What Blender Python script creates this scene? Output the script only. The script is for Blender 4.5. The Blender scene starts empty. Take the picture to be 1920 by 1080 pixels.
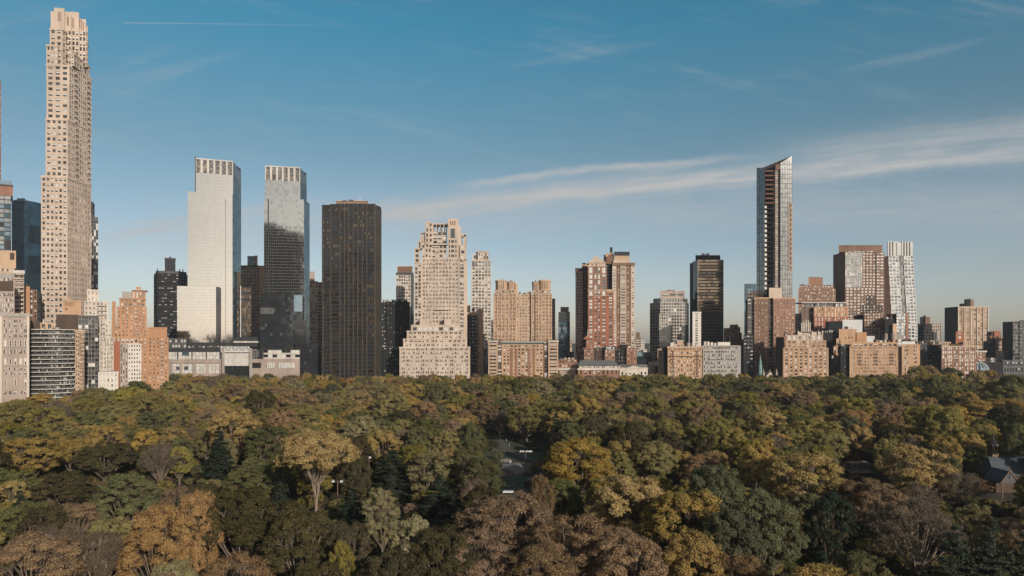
import bpy, bmesh, math, random
import numpy as np
from mathutils import Vector, Matrix
R = math.radians
scene = bpy.context.scene
COL = scene.collection
F = 1280.0            # focal length in pixels of the 1920 px wide photograph
HZ = 640.0            # pixel row of the horizon
CAMZ = 50.0           # camera height above the park in metres

# ---------------------------------------------------------------- camera
cam_d = bpy.data.cameras.new('camera')
cam = bpy.data.objects.new('camera', cam_d)
COL.objects.link(cam)
cam.location = (0, 0, CAMZ)
cam.rotation_euler = (R(90), 0, 0)
cam_d.sensor_width = 36
cam_d.lens = 36 * F / 1920
cam_d.shift_y = (HZ - 540) / 1920
cam_d.clip_start = 1
cam_d.clip_end = 30000
scene.camera = cam

# ---------------------------------------------------------------- light
SUN_AZ = R(30)        # to the right of straight behind the camera
SUN_EL = R(20)
sd = bpy.data.lights.new('sun', 'SUN')
sd.energy = 4.1
sd.angle = R(0.5)
sd.color = (1.0, 0.91, 0.81)
so = bpy.data.objects.new('sun', sd)
COL.objects.link(so)
sdir = Vector((math.sin(SUN_AZ) * math.cos(SUN_EL), -math.cos(SUN_AZ) * math.cos(SUN_EL), math.sin(SUN_EL)))
so.rotation_euler = sdir.to_track_quat('Z', 'Y').to_euler()
scene.view_settings.view_transform = 'Standard'
scene.view_settings.look = 'None'
scene.view_settings.exposure = 0.0
scene.view_settings.gamma = 1.0

w = bpy.data.worlds.new('World')
scene.world = w
w.use_nodes = True
nt = w.node_tree
nt.nodes.clear()
def N(t, **kw):
    n = nt.nodes.new(t)
    for k, v in kw.items():
        setattr(n, k, v)
    return n
def L(a, b):
    nt.links.new(a, b)
def M(op, a, b=None, c=None, clamp=False):
    n = N('ShaderNodeMath', operation=op, use_clamp=clamp)
    for i, v in enumerate((a, b, c)):
        if v is None:
            continue
        if isinstance(v, (int, float)):
            n.inputs[i].default_value = v
        else:
            L(v, n.inputs[i])
    return n.outputs[0]
sky = N('ShaderNodeTexSky', sky_type='NISHITA')
sky.sun_disc = False
sky.sun_elevation = SUN_EL
sky.sun_rotation = math.pi - SUN_AZ
sky.altitude = 50
sky.air_density = 1.0
sky.dust_density = 0.9
sky.ozone_density = 2.0
SKY_ROT = sky.sun_rotation
tc = N('ShaderNodeTexCoord')
sp = N('ShaderNodeSeparateXYZ')
L(tc.outputs['Generated'], sp.inputs[0])
gx, gy, gz = sp.outputs
yy = M('MAXIMUM', gy, 0.05)
cu = M('DIVIDE', gx, yy)
cv = M('DIVIDE', gz, yy)
front = M('MULTIPLY_ADD', gy, 4.0, -0.4, clamp=True)
def noise(scale, su, sv, skew=0.0, detail=4.0, rough=0.55, off=0.0, dist=0.0):
    c = N('ShaderNodeCombineXYZ')
    v2 = M('SUBTRACT', cv, M('MULTIPLY', cu, skew))
    L(M('MULTIPLY', cu, su), c.inputs[0])
    L(M('MULTIPLY', v2, sv), c.inputs[1])
    c.inputs[2].default_value = off
    n = N('ShaderNodeTexNoise')
    n.inputs['Scale'].default_value = scale
    n.inputs['Detail'].default_value = detail
    n.inputs['Roughness'].default_value = rough
    n.inputs['Distortion'].default_value = dist
    L(c.outputs[0], n.inputs['Vector'])
    return n.outputs['Fac']
def band(x0, y0, x1, y1, bow, sig_up, sig_dn, a0, a1):
    # soft streak of cloud along a line given in the photograph's pixels
    u0, v0, u1, v1 = (x0 - 960) / F, (HZ - y0) / F, (x1 - 960) / F, (HZ - y1) / F
    s = (v1 - v0) / (u1 - u0)
    line = M('MULTIPLY_ADD', M('SUBTRACT', cu, u0), s, v0)
    t = M('DIVIDE', M('SUBTRACT', cu, u0), u1 - u0)
    line = M('ADD', line, M('MULTIPLY', M('MULTIPLY', t, M('SUBTRACT', 1.0, t)), bow / F * 4))
    wob = M('MULTIPLY', M('SUBTRACT', noise(1.0, 5, 5, 0.1, 5, 0.65, off=x0 * .37), 0.5), 0.03)
    d = M('ADD', M('SUBTRACT', cv, line), wob)
    up = M('GREATER_THAN', d, 0)
    sig = M('ADD', M('MULTIPLY', up, (sig_up - sig_dn) / F), sig_dn / F)
    q = M('DIVIDE', d, sig)
    g = M('EXPONENT', M('MULTIPLY', M('MULTIPLY', q, q), -1.0))
    r = N('ShaderNodeMapRange', interpolation_type='SMOOTHERSTEP')
    L(cu, r.inputs[0])
    r.inputs[1].default_value = (a0 - 960) / F
    r.inputs[2].default_value = (a1 - 960) / F
    return M('MULTIPLY', g, r.outputs[0])
fine = noise(6.0, 1.6, 16, 0.11, 6, 0.62)
b1 = band(850, 348, 1330, 298, 5, 6, 9, 800, 960)
bfade = N('ShaderNodeMapRange', interpolation_type='SMOOTHSTEP')
L(cu, bfade.inputs[0])
bfade.inputs[1].default_value = (1480 - 960) / F
bfade.inputs[2].default_value = (1230 - 960) / F
b1 = M('MULTIPLY', b1, bfade.outputs[0])
b2 = band(640, 412, 1920, 292, 8, 21, 15, 420, 900)
b3 = band(1300, 306, 1920, 244, 0, 30, 22, 1300, 1700)
b4 = band(180, 450, 480, 402, 0, 20, 8, 100, 300)
b4f = N('ShaderNodeMapRange', interpolation_type='SMOOTHSTEP')
L(cu, b4f.inputs[0])
b4f.inputs[1].default_value = (640 - 960) / F
b4f.inputs[2].default_value = (420 - 960) / F
b4 = M('MULTIPLY', b4, b4f.outputs[0])
b5 = band(180, 470, 1300, 400, 10, 60, 40, 20, 500)
wis = N('ShaderNodeMapRange', interpolation_type='SMOOTHSTEP')
L(noise(2.6, 1.0, 7, 0.22, 6, 0.6, off=4.2), wis.inputs[0])
wis.inputs[1].default_value = 0.56
wis.inputs[2].default_value = 0.86
wis2 = N('ShaderNodeMapRange', interpolation_type='SMOOTHSTEP')
L(noise(3.4, 1.0, 9, -0.2, 5, 0.6, off=9.7), wis2.inputs[0])
wis2.inputs[1].default_value = 0.52
wis2.inputs[2].default_value = 0.9
mod = M('MULTIPLY_ADD', fine, 1.7, 0.02)
cl = M('MULTIPLY', M('ADD', M('ADD', M('MULTIPLY', b1, 0.66), M('MULTIPLY', b2, 0.80)), M('ADD', M('MULTIPLY', b3, 0.55), M('ADD', M('MULTIPLY', b4, 0.5), M('MULTIPLY', b5, 0.38)))), mod)
cl = M('ADD', cl, M('ADD', M('MULTIPLY', wis.outputs[0], 0.26), M('MULTIPLY', wis2.outputs[0], 0.3)))
# the thin contrail high on the left
ct_d = M('DIVIDE', M('SUBTRACT', cv, M('MULTIPLY_ADD', cu, -0.012, (HZ - 43) / F - 0.0065)), 0.0009)
ct = M('EXPONENT', M('MULTIPLY', M('MULTIPLY', ct_d, ct_d), -1.0))
c0 = M('GREATER_THAN', cu, (233 - 960) / F)
c1 = N('ShaderNodeMapRange')
L(cu, c1.inputs[0])
c1.inputs[1].default_value = (720 - 960) / F
c1.inputs[2].default_value = (240 - 960) / F
ct = M('MULTIPLY', M('MULTIPLY', ct, c0), M('MULTIPLY', c1.outputs[0], 0.32))
cl = M('MULTIPLY', M('ADD', cl, ct), front, clamp=True)
tint = N('ShaderNodeMix', data_type='RGBA', blend_type='MULTIPLY')
tint.inputs[0].default_value = 1.0
L(sky.outputs[0], tint.inputs[6])
ramp = N('ShaderNodeValToRGB')
els = ramp.color_ramp.elements
els[0].position = 0.0; els[0].color = (1.0, .95, 1.14, 1)
els[1].position = 1.0; els[1].color = (.8, .88, .9, 1)
for p_, c_ in ((.10, (1.10, .985, .97, 1)), (.26, (.78, .91, .81, 1)), (.42, (.37, 1.04, 1.0, 1)), (.56, (.52, .95, .95, 1)), (.7, (.75, .90, .90, 1))):
    e_ = els.new(p_); e_.color = c_
L(gz, ramp.inputs[0])
fw = N('ShaderNodeMapRange', interpolation_type='SMOOTHSTEP')
L(gy, fw.inputs[0])
fw.inputs[1].default_value = -.35
fw.inputs[2].default_value = .45
tm = N('ShaderNodeMix', data_type='RGBA')
L(fw.outputs[0], tm.inputs[0])
rb = N('ShaderNodeValToRGB')
rb.color_ramp.elements[0].position = 0.0; rb.color_ramp.elements[0].color = (.62, .62, .72, 1)
rb.color_ramp.elements[1].position = .3; rb.color_ramp.elements[1].color = (1.0, .93, .80, 1)
e_ = rb.color_ramp.elements.new(.09); e_.color = (.95, .90, .82, 1)
L(gz, rb.inputs[0])
L(rb.outputs[0], tm.inputs[6])
L(ramp.outputs[0], tm.inputs[7])
L(tm.outputs[2], tint.inputs[7])
hs = N('ShaderNodeHueSaturation')
L(M('MULTIPLY_ADD', fw.outputs[0], 0.58, 0.42), hs.inputs['Saturation'])
L(tint.outputs[2], hs.inputs['Color'])
mixc = N('ShaderNodeMix', data_type='RGBA')
L(cl, mixc.inputs[0])
L(hs.outputs[0], mixc.inputs[6])
mixc.inputs[7].default_value = (5.0, 5.05, 5.0, 1)
bg = N('ShaderNodeBackground')
L(mixc.outputs[2], bg.inputs[0])
bg.inputs[1].default_value = 0.10
wo = N('ShaderNodeOutputWorld')
L(bg.outputs[0], wo.inputs[0])

# ---------------------------------------------------------------- helpers
def tag(o, label=None, cat=None, group=None, kind=None):
    if label: o['label'] = label
    if cat: o['category'] = cat
    if group: o['group'] = group
    if kind: o['kind'] = kind
    return o
MATS = {}
def mat(name, rgb=(.5, .5, .5), rough=.85, metal=0.0, var=.12, scale=.08, streak=0.0, spec=.5, bump=0.0):
    if name in MATS:
        return MATS[name]
    m = bpy.data.materials.new(name)
    m.use_nodes = True
    t = m.node_tree
    b = t.nodes['Principled BSDF']
    b.inputs['Roughness'].default_value = rough
    b.inputs['Metallic'].default_value = metal
    b.inputs['Specular IOR Level'].default_value = spec
    tcn = t.nodes.new('ShaderNodeTexCoord')
    no = t.nodes.new('ShaderNodeTexNoise')
    no.inputs['Scale'].default_value = scale
    no.inputs['Detail'].default_value = 7
    no.inputs['Roughness'].default_value = .65
    mp = t.nodes.new('ShaderNodeMapping')
    mp.inputs['Scale'].default_value = (1, 1, 1 - streak)
    t.links.new(tcn.outputs['Object'], mp.inputs[0])
    t.links.new(mp.outputs[0], no.inputs['Vector'])
    cr = t.nodes.new('ShaderNodeValToRGB')
    cr.color_ramp.elements[0].position = .3
    cr.color_ramp.elements[1].position = .7
    lo = [max(0, c * (1 - var * 1.3)) for c in rgb]
    hi = [min(1, c * (1 + var)) for c in rgb]
    cr.color_ramp.elements[0].color = (*lo, 1)
    cr.color_ramp.elements[1].color = (*hi, 1)
    t.links.new(no.outputs['Fac'], cr.inputs[0])
    t.links.new(cr.outputs[0], b.inputs['Base Color'])
    if bump:
        n2 = t.nodes.new('ShaderNodeTexNoise')
        n2.inputs['Scale'].default_value = .35
        n2.inputs['Detail'].default_value = 3
        t.links.new(tcn.outputs['Object'], n2.inputs['Vector'])
        bp = t.nodes.new('ShaderNodeBump')
        bp.inputs['Strength'].default_value = 1
        bp.inputs['Distance'].default_value = bump
        t.links.new(n2.outputs['Fac'], bp.inputs['Height'])
        t.links.new(bp.outputs[0], b.inputs['Normal'])
    MATS[name] = m
    return m
# masonry
def W_(name, rgb, var=.20, scale=.11, streak=.7):
    return mat(name, rgb, .9, var=var, scale=scale, streak=streak, spec=.25)
LIME = W_('limestone', (.50, .395, .31)); LIME2 = W_('pale_limestone', (.56, .48, .40))
TAN = W_('tan_brick', (.46, .32, .215)); TAN2 = W_('warm_tan_brick', (.44, .275, .165))
ORANGE = W_('orange_brick', (.42, .23, .125)); RED = W_('red_brick', (.30, .118, .066), .12)
RUST = W_('rust_brick', (.27, .145, .094)); BROWN = W_('brown_brick', (.20, .12, .078))
DKBROWN = W_('dark_brown_brick', (.085, .058, .042)); BLACKB = W_('black_and_shaded_brick', (.022, .021, .020))  # near black brick; also paints walls that stand in shade
GREY = W_('grey_stone', (.33, .295, .26)); GREYP = W_('rosy_grey_stone', (.36, .285, .235))
WHITE = W_('white_masonry', (.62, .56, .49), .08); PALE = W_('pale_concrete', (.52, .475, .42))
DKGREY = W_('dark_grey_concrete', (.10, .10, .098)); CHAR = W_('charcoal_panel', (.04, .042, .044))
ROOF = mat('tar_roof', (.10, .095, .09), .95); SLATE = mat('grey_slate', (.13, .135, .13), .7, scale=.6)
TERRA = W_('terracotta_tile', (.36, .16, .09)); COPPER = mat('green_copper', (.16, .27, .27), .7)
METALW = mat('white_metal', (.62, .61, .58), .5); METALD = mat('dark_metal', (.05, .05, .05), .5)
BRONZE = mat('bronze_metal', (.045, .035, .026), .5, var=.25); BRONZEP = mat('bronze_pier', (.075, .058, .042), .5, var=.2)
RUSTY = mat('rusty_netting', (.12, .052, .034), .9)
# glass
G_DARK = mat('dark_glass', (.018, .022, .026), .06, spec=.8, var=.3)
G_MID = mat('grey_glass', (.16, .165, .16), .12, metal=.6, var=.3, scale=.3)
G_BLIND = mat('pale_blind', (.60, .57, .52), .4, var=.18, scale=.4)
G_SILVER = mat('silver_glass', (.66, .62, .56), .05, metal=1, var=.07, scale=.25, bump=.004)
G_SILVERL = mat('mid_silver_glass', (.455, .43, .395), .06, metal=1, var=.04, scale=.25, bump=.004); G_STEEL = mat('steel_glass', (.20, .20, .195), .12, metal=.8, var=.25, scale=.2, bump=.02)
G_SILVER2 = mat('dull_silver_glass', (.56, .52, .47), .08, metal=1, var=.1, scale=.25, bump=.006)
G_TEAL = mat('teal_glass', (.10, .16, .19), .12, metal=.85, var=.25, bump=.01)
G_NAVY = mat('navy_glass', (.022, .050, .078), .25, metal=.25, var=.4)
G_BRONZE = mat('bronze_glass', (.095, .070, .048), .07, metal=.9, var=.2, scale=.3, bump=.01)
G_BRONZE2 = mat('lit_bronze_glass', (.22, .165, .115), .1, metal=.85, var=.25, scale=.3)  # lighter bronze copy; sunlight is put into its colour
G_BLACK = mat('black_glass', (.045, .045, .045), .06, metal=.5, var=.4, bump=.01)
G_PALE = mat('pale_glass', (.42, .42, .40), .10, metal=.8, var=.2, scale=.2, bump=.02)
G_BLUE = mat('pale_blue_glass', (.28, .36, .42), .1, metal=.8, var=.2, bump=.02)
FRAME = mat('window_frame', (.17, .15, .13), .6)
FRAMED = mat('dark_window_frame', (.06, .055, .05), .5)

class MB:
    def __init__(s, o=(0, 0, 0)):
        s.v = []; s.f = []; s.m = []; s.ms = []; s.o = o
    def mi(s, m):
        if m not in s.ms:
            s.ms.append(m)
        return s.ms.index(m)
    def face(s, pts, m):
        i = len(s.v)
        s.v.extend([(p[0] - s.o[0], p[1] - s.o[1], p[2] - s.o[2]) for p in pts])
        s.f.append(tuple(range(i, i + len(pts))))
        s.m.append(s.mi(m))
    def box(s, x0, x1, y0, y1, z0, z1, m):
        s.hexa([(x0, y0), (x1, y0), (x1, y1), (x0, y1)], z0, z1, m)
    def hexa(s, poly, z0, z1, m, top=None, zs=None, bottom=True):
        n = len(poly)
        top = top or poly
        zt = zs or [z1] * n
        for i in range(n):
            j = (i + 1) % n
            s.face([(*poly[i], z0), (*poly[j], z0), (*top[j], zt[j]), (*top[i], zt[i])], m)
        s.face([(*top[i], zt[i]) for i in range(n)], m)
        if bottom:
            s.face([(*poly[i], z0) for i in reversed(range(n))], m)
    def tube(s, p0, p1, r0, r1, m, n=8, cap=True):
        p0 = Vector(p0); p1 = Vector(p1)
        d = (p1 - p0).normalized()
        a = d.orthogonal().normalized(); b = d.cross(a)
        A = [p0 + (a * math.cos(k * 2 * math.pi / n) + b * math.sin(k * 2 * math.pi / n)) * r0 for k in range(n)]
        B = [p1 + (a * math.cos(k * 2 * math.pi / n) + b * math.sin(k * 2 * math.pi / n)) * r1 for k in range(n)]
        for k in range(n):
            j = (k + 1) % n
            s.face([A[k], A[j], B[j], B[k]], m)
        if cap:
            s.face(list(reversed(A)), m); s.face(B, m)
    def obj(s, name, parent=None, loc=None):
        me = bpy.data.meshes.new(name)
        me.from_pydata(s.v, [], s.f)
        for m in s.ms:
            me.materials.append(m)
        me.polygons.foreach_set('material_index', s.m)
        me.update()
        o = bpy.data.objects.new(name, me)
        COL.objects.link(o)
        if parent: o.parent = parent
        if loc: o.location = loc
        return o
def empty(name, loc):
    o = bpy.data.objects.new(name, None)
    o.location = loc
    o.empty_display_size = 2
    COL.objects.link(o)
    return o
CUR = [None]      # (X0, D0, angle, last x offset) while a turned building is under construction
def px2x(px, D):
    p = (px - 960) / F
    if CUR[0]:
        X0, D0, a = CUR[0]
        d = D - D0
        return X0 + (p * (D0 + d * math.cos(a)) - X0 + d * math.sin(a)) / (math.cos(a) - p * math.sin(a))
    return p * D
def py2z(py, D):
    if CUR[0]:
        D = CUR[0][1] + (D - CUR[0][1]) * math.cos(CUR[0][2])
    return CAMZ + (HZ - py) / F * D

# ---------------------------------------------------------------- facade styles
def P(n, fp, pat=((.22, .78),), v=(.24, .78), mix=(.45, .3, .25), d=.35, wall=None, m=.02, bal=None, bald=1.3, balm=None,
      piers=None, band=None, fr=None, vfull=False):
    return dict(k='P', n=n, fp=fp, pat=pat, v=v, mix=mix, d=d, wall=wall, m=m, bal=bal, bald=bald, balm=balm, piers=piers, band=band, fr=fr or FRAME)
def C(n, fp, glass, p=None, mull=None, sp=None, spf=.35, mw=.12, mh=.12, tilt=.0015, mv=True, mhz=True, bal=None, bald=1.3, balm=None, proud=.12, m=0.0, rowb=.25):
    return dict(k='C', rowb=rowb, n=n, fp=fp, glass=glass, p=p, mull=mull or FRAMED, sp=sp, spf=spf, mw=mw, mh=mh, tilt=tilt, mv=mv, mhz=mhz, bal=bal, bald=bald, balm=balm, proud=proud, m=m)
WM = {}
def window_mesh(w_, h, var, fr):
    key = (round(w_, 1), round(h, 1), var, fr.name)
    if key in WM:
        return WM[key]
    w_, h = max(.4, key[0]), max(.4, key[1])
    b = MB()
    glass = {0: G_DARK, 1: G_DARK, 2: G_MID, 3: G_BLIND, 4: G_MID}[var]
    b.face([(-w_ / 2, 0, 0), (w_ / 2, 0, 0), (w_ / 2, 0, h), (-w_ / 2, 0, h)], glass)
    t = .09
    def bar(x0, x1, z0, z1):
        b.face([(x0, -t, z0), (x1, -t, z0), (x1, -t, z1), (x0, -t, z1)], fr)
        b.face([(x0, 0.0, z0), (x0, -t, z0), (x0, -t, z1), (x0, 0.0, z1)], fr)
        b.face([(x1, -t, z0), (x1, 0.0, z0), (x1, 0.0, z1), (x1, -t, z1)], fr)
        b.face([(x0, -t, z0), (x0, 0.0, z0), (x1, 0.0, z0), (x1, -t, z0)], fr)
    bar(-w_ / 2, -w_ / 2 + .1, 0, h); bar(w_ / 2 - .1, w_ / 2, 0, h)
    bar(-w_ / 2 + .1, w_ / 2 - .1, h * .48, h * .48 + .1)
    if w_ > 1.9:
        bar(-.05, .05, 0, h * .48)
        bar(-.05, .05, h * .48 + .1, h)
    if var in (1, 4):
        b.face([(-w_ / 2 + .1, -.03, h * .52), (w_ / 2 - .1, -.03, h * .52), (w_ / 2 - .1, -.03, h), (-w_ / 2 + .1, -.03, h)], G_BLIND)
    WM[key] = b
    b.mesh = None
    return b

NWIN = [0]
class Bld:
    def __init__(s, name, label, cat, D, x, wall, seed=0, group=None, fine=True, maxw=100, rot=0):
        s.D = D; s.wall = wall
        CUR[0] = None
        s.o = (px2x(x, D), D, 0)
        s.root = empty(name, s.o)
        s.root.rotation_euler = (0, 0, R(rot))
        a = R(rot)
        if rot: CUR[0] = (s.o[0], D, a)
        s.cam = (s.o[0] - s.o[0] * math.cos(a) - D * math.sin(a), D + s.o[0] * math.sin(a) - D * math.cos(a))
        tag(s.root, label, cat, group)
        s.W = MB(s.o); s.G = MB(s.o); s.MU = MB(s.o); s.CO = MB(s.o)
        s.win = []; s.extra = {}; s.bals = []
        s.r = random.Random(int(x * 7 + D) + seed)
        s.fine = fine; s.maxw = maxw
    def part(s, name):
        # a fresh mesh for one part; several parts may share a kind name
        b = MB(s.o)
        s.extra.setdefault(name, []).append(b)
        return b
    def Y(s, dD): return s.D + dD
    def wallface(s, o, u, Wd, z0, z1, st, wall, dep_front=True):
        ux, uy = u; nx, ny = uy, -ux
        def pt(a, z, off=0.0):
            return (o[0] + ux * a + nx * off, o[1] + uy * a + ny * off, z)
        def quad(mb, a0, a1, za, zb, m, off=0.0):
            if a1 - a0 > 1e-3 and zb - za > 1e-3:
                mb.face([pt(a0, za, off), pt(a1, za, off), pt(a1, zb, off), pt(a0, zb, off)], m)
        def bx(mb, a0, a1, za, zb, o0, o1, m):
            p = [pt(a0, 0, o1)[:2], pt(a1, 0, o1)[:2], pt(a1, 0, o0)[:2], pt(a0, 0, o0)[:2]]
            mb.hexa(p, za, zb, m)
        if st is None:
            quad(s.W, 0, Wd, z0, z1, wall)
            return
        sc = s.D / F
        fh = st['fp'] * sc
        zlow = max(z0, 9.0)
        nf = max(1, int(round((z1 - zlow) / fh)))
        if (z1 - zlow) < fh * .6:
            quad(s.W, 0, Wd, z0, z1, wall)
            return
        if z0 >= 9.0:
            fh = (z1 - z0) / nf
        zb = z1 - nf * fh
        r = s.r
        if st['k'] == 'P':
            wl = st['wall'] or wall
            if zb > z0 + 1e-3:
                quad(s.W, 0, Wd, z0, zb, wl)
            mg = st['m'] * Wd
            bw = (Wd - 2 * mg) / st['n']
            cols = []
            for i in range(st['n']):
                for (a, b) in st['pat']:
                    cols.append((mg + bw * (i + a), mg + bw * (i + b)))
            colbias = [r.random() for _ in cols]
            mx = st['mix']; d = st['d']
            for k in range(nf):
                za = zb + k * fh; zw0 = za + fh * st['v'][0]; zw1 = za + fh * st['v'][1]; zt = za + fh
                quad(s.W, 0, Wd, za, zw0, wl); quad(s.W, 0, Wd, zw1, zt, wl)
                prev = 0.0
                rowb = r.random()
                for ci, (a0, a1) in enumerate(cols):
                    quad(s.W, prev, a0, zw0, zw1, wl)
                    prev = a1
                    s.W.face([pt(a0, zw0), pt(a0, zw0, -d), pt(a0, zw1, -d), pt(a0, zw1)], wl)
                    s.W.face([pt(a1, zw0, -d), pt(a1, zw0), pt(a1, zw1), pt(a1, zw1, -d)], wl)
                    s.W.face([pt(a0, zw0, -d), pt(a0, zw0), pt(a1, zw0), pt(a1, zw0, -d)], wl)
                    s.W.face([pt(a0, zw1), pt(a0, zw1, -d), pt(a1, zw1, -d), pt(a1, zw1)], wl)
                    q = (r.random() * 2 + colbias[ci] * .5 + rowb * .6) / 3.1
                    var = (0 if q < mx[0] * .7 else 1) if q < mx[0] else ((2 if r.random() < .6 else 4) if q < mx[0] + mx[1] else 3)
                    s.win.append((pt((a0 + a1) / 2, zw0, -d), math.atan2(uy, ux), a1 - a0, zw1 - zw0, var, st['fr'],
                                  (a1 - a0) * (zw1 - zw0) * (1.0 if abs(ux) > .5 else .3)))
                quad(s.W, prev, Wd, zw0, zw1, wl)
            if st['piers']:
                pm, pwid, prd = st['piers']
                for i in range(st['n'] + 1):
                    a = mg + bw * i
                    bx(s.CO, max(0, a - pwid / 2), min(Wd, a + pwid / 2), zb, z1, -.05, prd, pm)
            if st['band']:
                bm, every, hh = st['band']
                for k in range(0, nf, every):
                    bx(s.CO, 0, Wd, zb + k * fh, zb + k * fh + hh, -.05, .18, bm)
        else:
            if zb > z0 + 1e-3:
                quad(s.G, 0, Wd, z0, zb, st['sp'] or st['glass'][0])
            n = st['n']; bw = Wd / n
            gl = st['glass']; pr = st['p'] or [1.0 / len(gl)] * len(gl)
            for k in range(nf):
                za = zb + k * fh; zt = za + fh
                zs = za + fh * st['spf'] if st['sp'] else za
                if st['sp']:
                    quad(s.G, 0, Wd, za, zs, st['sp'])
                rb = r.random()
                for i in range(n):
                    x = r.random() * (1 - st['rowb']) + rb * st['rowb']; acc = 0; g = gl[-1]
                    for gg, p_ in zip(gl, pr):
                        acc += p_
                        if x < acc:
                            g = gg; break
                    t = st['tilt'] * bw
                    j = [-.02 + r.uniform(-t, t) for _ in range(2)]
                    s.G.face([pt(i * bw, zs, j[0]), pt((i + 1) * bw, zs, j[1]), pt((i + 1) * bw, zt, j[1]), pt(i * bw, zt, j[0])], g)
            pz = st['proud']
            if st['mv']:
                for i in range(n + 1):
                    a = i * bw; hw = st['mw'] / 2
                    bx(s.MU, max(0, a - hw), min(Wd, a + hw), z0, z1, -.05, pz, st['mull'])
            if st['mhz']:
                for k in range(nf + 1):
                    za = zb + k * fh
                    bx(s.MU, 0, Wd, max(za - st['mh'] / 2, z0), min(za + st['mh'] / 2, z1), -.05, pz * .8, st['mull'])
        if st['bal']:
            bm = st['balm'] or wall
            for (a0, a1) in st['bal']:
                for k in range(nf):
                    za = zb + k * fh
                    bb = MB(s.o)
                    bx(bb, a0 * Wd, a1 * Wd, za - .12, za + .14, -.02, st['bald'], bm)
                    bx(bb, a0 * Wd, a1 * Wd, za + .9, za + 1.0, st['bald'] - .08, st['bald'] - .02, bm)
                    nb = max(2, int((a1 - a0) * Wd / 1.2))
                    for q in range(nb + 1):
                        aa = (a0 + (a1 - a0) * q / nb) * Wd
                        bx(bb, aa - .04, aa + .04, za + .14, za + .9, st['bald'] - .07, st['bald'] - .03, bm)
                    s.bals.append(bb)
    def blk(s, x0, x1, yt, yb=None, dD=0, dep=30, f=None, sd=None, wall=None, corn=None, chl=0, chr_=0, cd=None, roofm=None, poly=None, st4=None, other=None):
        """One block given by its front's pixel box at its own distance; f front facade, sd the facade of its sides."""
        wall = wall or s.wall
        D = s.D + dD
        if poly is None:
            X0, X1 = px2x(x0, D), px2x(x1, D)
            cl, cr_ = chl * D / F, chr_ * D / F
            c = cd if cd is not None else 4.0
            poly = []
            if chl: poly += [(X0, D + c), (X0 + cl, D)]
            else: poly += [(X0, D)]
            if chr_: poly += [(X1 - cr_, D), (X1, D + c)]
            else: poly += [(X1, D)]
            # the flanks follow the line of sight or run straight back, whichever hides them
            Xb0, Xb1 = X0, X1
            def seen(x, sgn):
                return sgn * (s.cam[0] - x) > 0
            if seen(X0, -1): Xb0 = px2x(x0, D + dep) + .15
            if seen(X1, 1): Xb1 = px2x(x1, D + dep) - .15
            poly += [(Xb1, D + dep), (Xb0, D + dep)]
        z1 = py2z(yt, D)
        z0 = py2z(yb, D) if yb is not None else 0.0
        z0 = max(z0, 0.0)
        n = len(poly)
        for i in range(n):
            a, b = poly[i], poly[(i + 1) % n]
            dx, dy = b[0] - a[0], b[1] - a[1]
            Wd = math.hypot(dx, dy)
            if Wd < 1e-3: continue
            u = (dx / Wd, dy / Wd)
            nrm = (u[1], -u[0])
            mid = ((a[0] + b[0]) / 2, (a[1] + b[1]) / 2)
            if st4 and st4[i] is not None:
                st = st4[i]
            elif nrm[1] < -.9: st = f
            elif nrm[0] * (s.cam[0] - mid[0]) + nrm[1] * (s.cam[1] - mid[1]) > 0: st = sd     # faces the camera
            else: st = None
            s.wallface(a, u, Wd, z0, z1, st, wall)
        s.W.face([(*p, z1) for p in poly], roofm or ROOF)
        if corn:
            cm, ch, cp = corn
            cx = sum(p[0] for p in poly) / n; cy = sum(p[1] for p in poly) / n
            out = []
            for p in poly:
                out.append((p[0] + math.copysign(cp, p[0] - cx), p[1] + math.copysign(cp, p[1] - cy)))
            s.CO.hexa(out, z1 - ch, z1 + .25, cm)
        for nm, at_ in (('glass_wall', 'G'), ('mullion', 'MU'), ('cornice', 'CO')):
            mb = getattr(s, at_)
            if mb.f:
                s.extra.setdefault(nm, []).append(mb); setattr(s, at_, MB(s.o))
        return poly, z0, z1
    def bx(s, name, x0, x1, yt, yb, dD, dep, m):
        b = s.part(name)
        D = s.D + dD
        b.box(px2x(x0, D), px2x(x1, D), D, D + dep, py2z(yb, D), py2z(yt, D), m)
        return b
    def pyramid(s, name, x0, x1, ya, yb, dD, dep, m, ridge=0.0):
        b = s.part(name); D = s.D + dD
        X0, X1 = px2x(x0, D), px2x(x1, D); z0, z1 = py2z(yb, D), py2z(ya, D)
        cx, cy = (X0 + X1) / 2, D + dep / 2
        rw = (X1 - X0) / 2 * ridge; rd = 0.02
        top = [(cx - rw - .01, cy - rd), (cx + rw + .01, cy - rd), (cx + rw + .01, cy + rd), (cx - rw - .01, cy + rd)]
        b.hexa([(X0, D), (X1, D), (X1, D + dep), (X0, D + dep)], z0, z1, m, top=top)
    def tank(s, xc, yb, yt, wpx, dD, m=None):
        D = s.D + dD; b = s.part('water_tank')
        x = px2x(xc, D); y = D + 3; r = wpx / 2 * D / F
        z0, z1 = py2z(yb, D), py2z(yt, D); h = z1 - z0
        m = m or BROWN
        for a in range(4):
            q = math.pi / 4 + a * math.pi / 2
            b.tube((x + r * .8 * math.cos(q), y + r * .8 * math.sin(q), z0), (x + r * .8 * math.cos(q), y + r * .8 * math.sin(q), z0 + h * .3), .12, .12, METALD, 5)
        b.tube((x, y, z0 + h * .28), (x, y, z0 + h * .78), r * .95, r, m, 14)
        b.tube((x, y, z0 + h * .78), (x, y, z1), r * 1.08, .1, m, 14)
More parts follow.
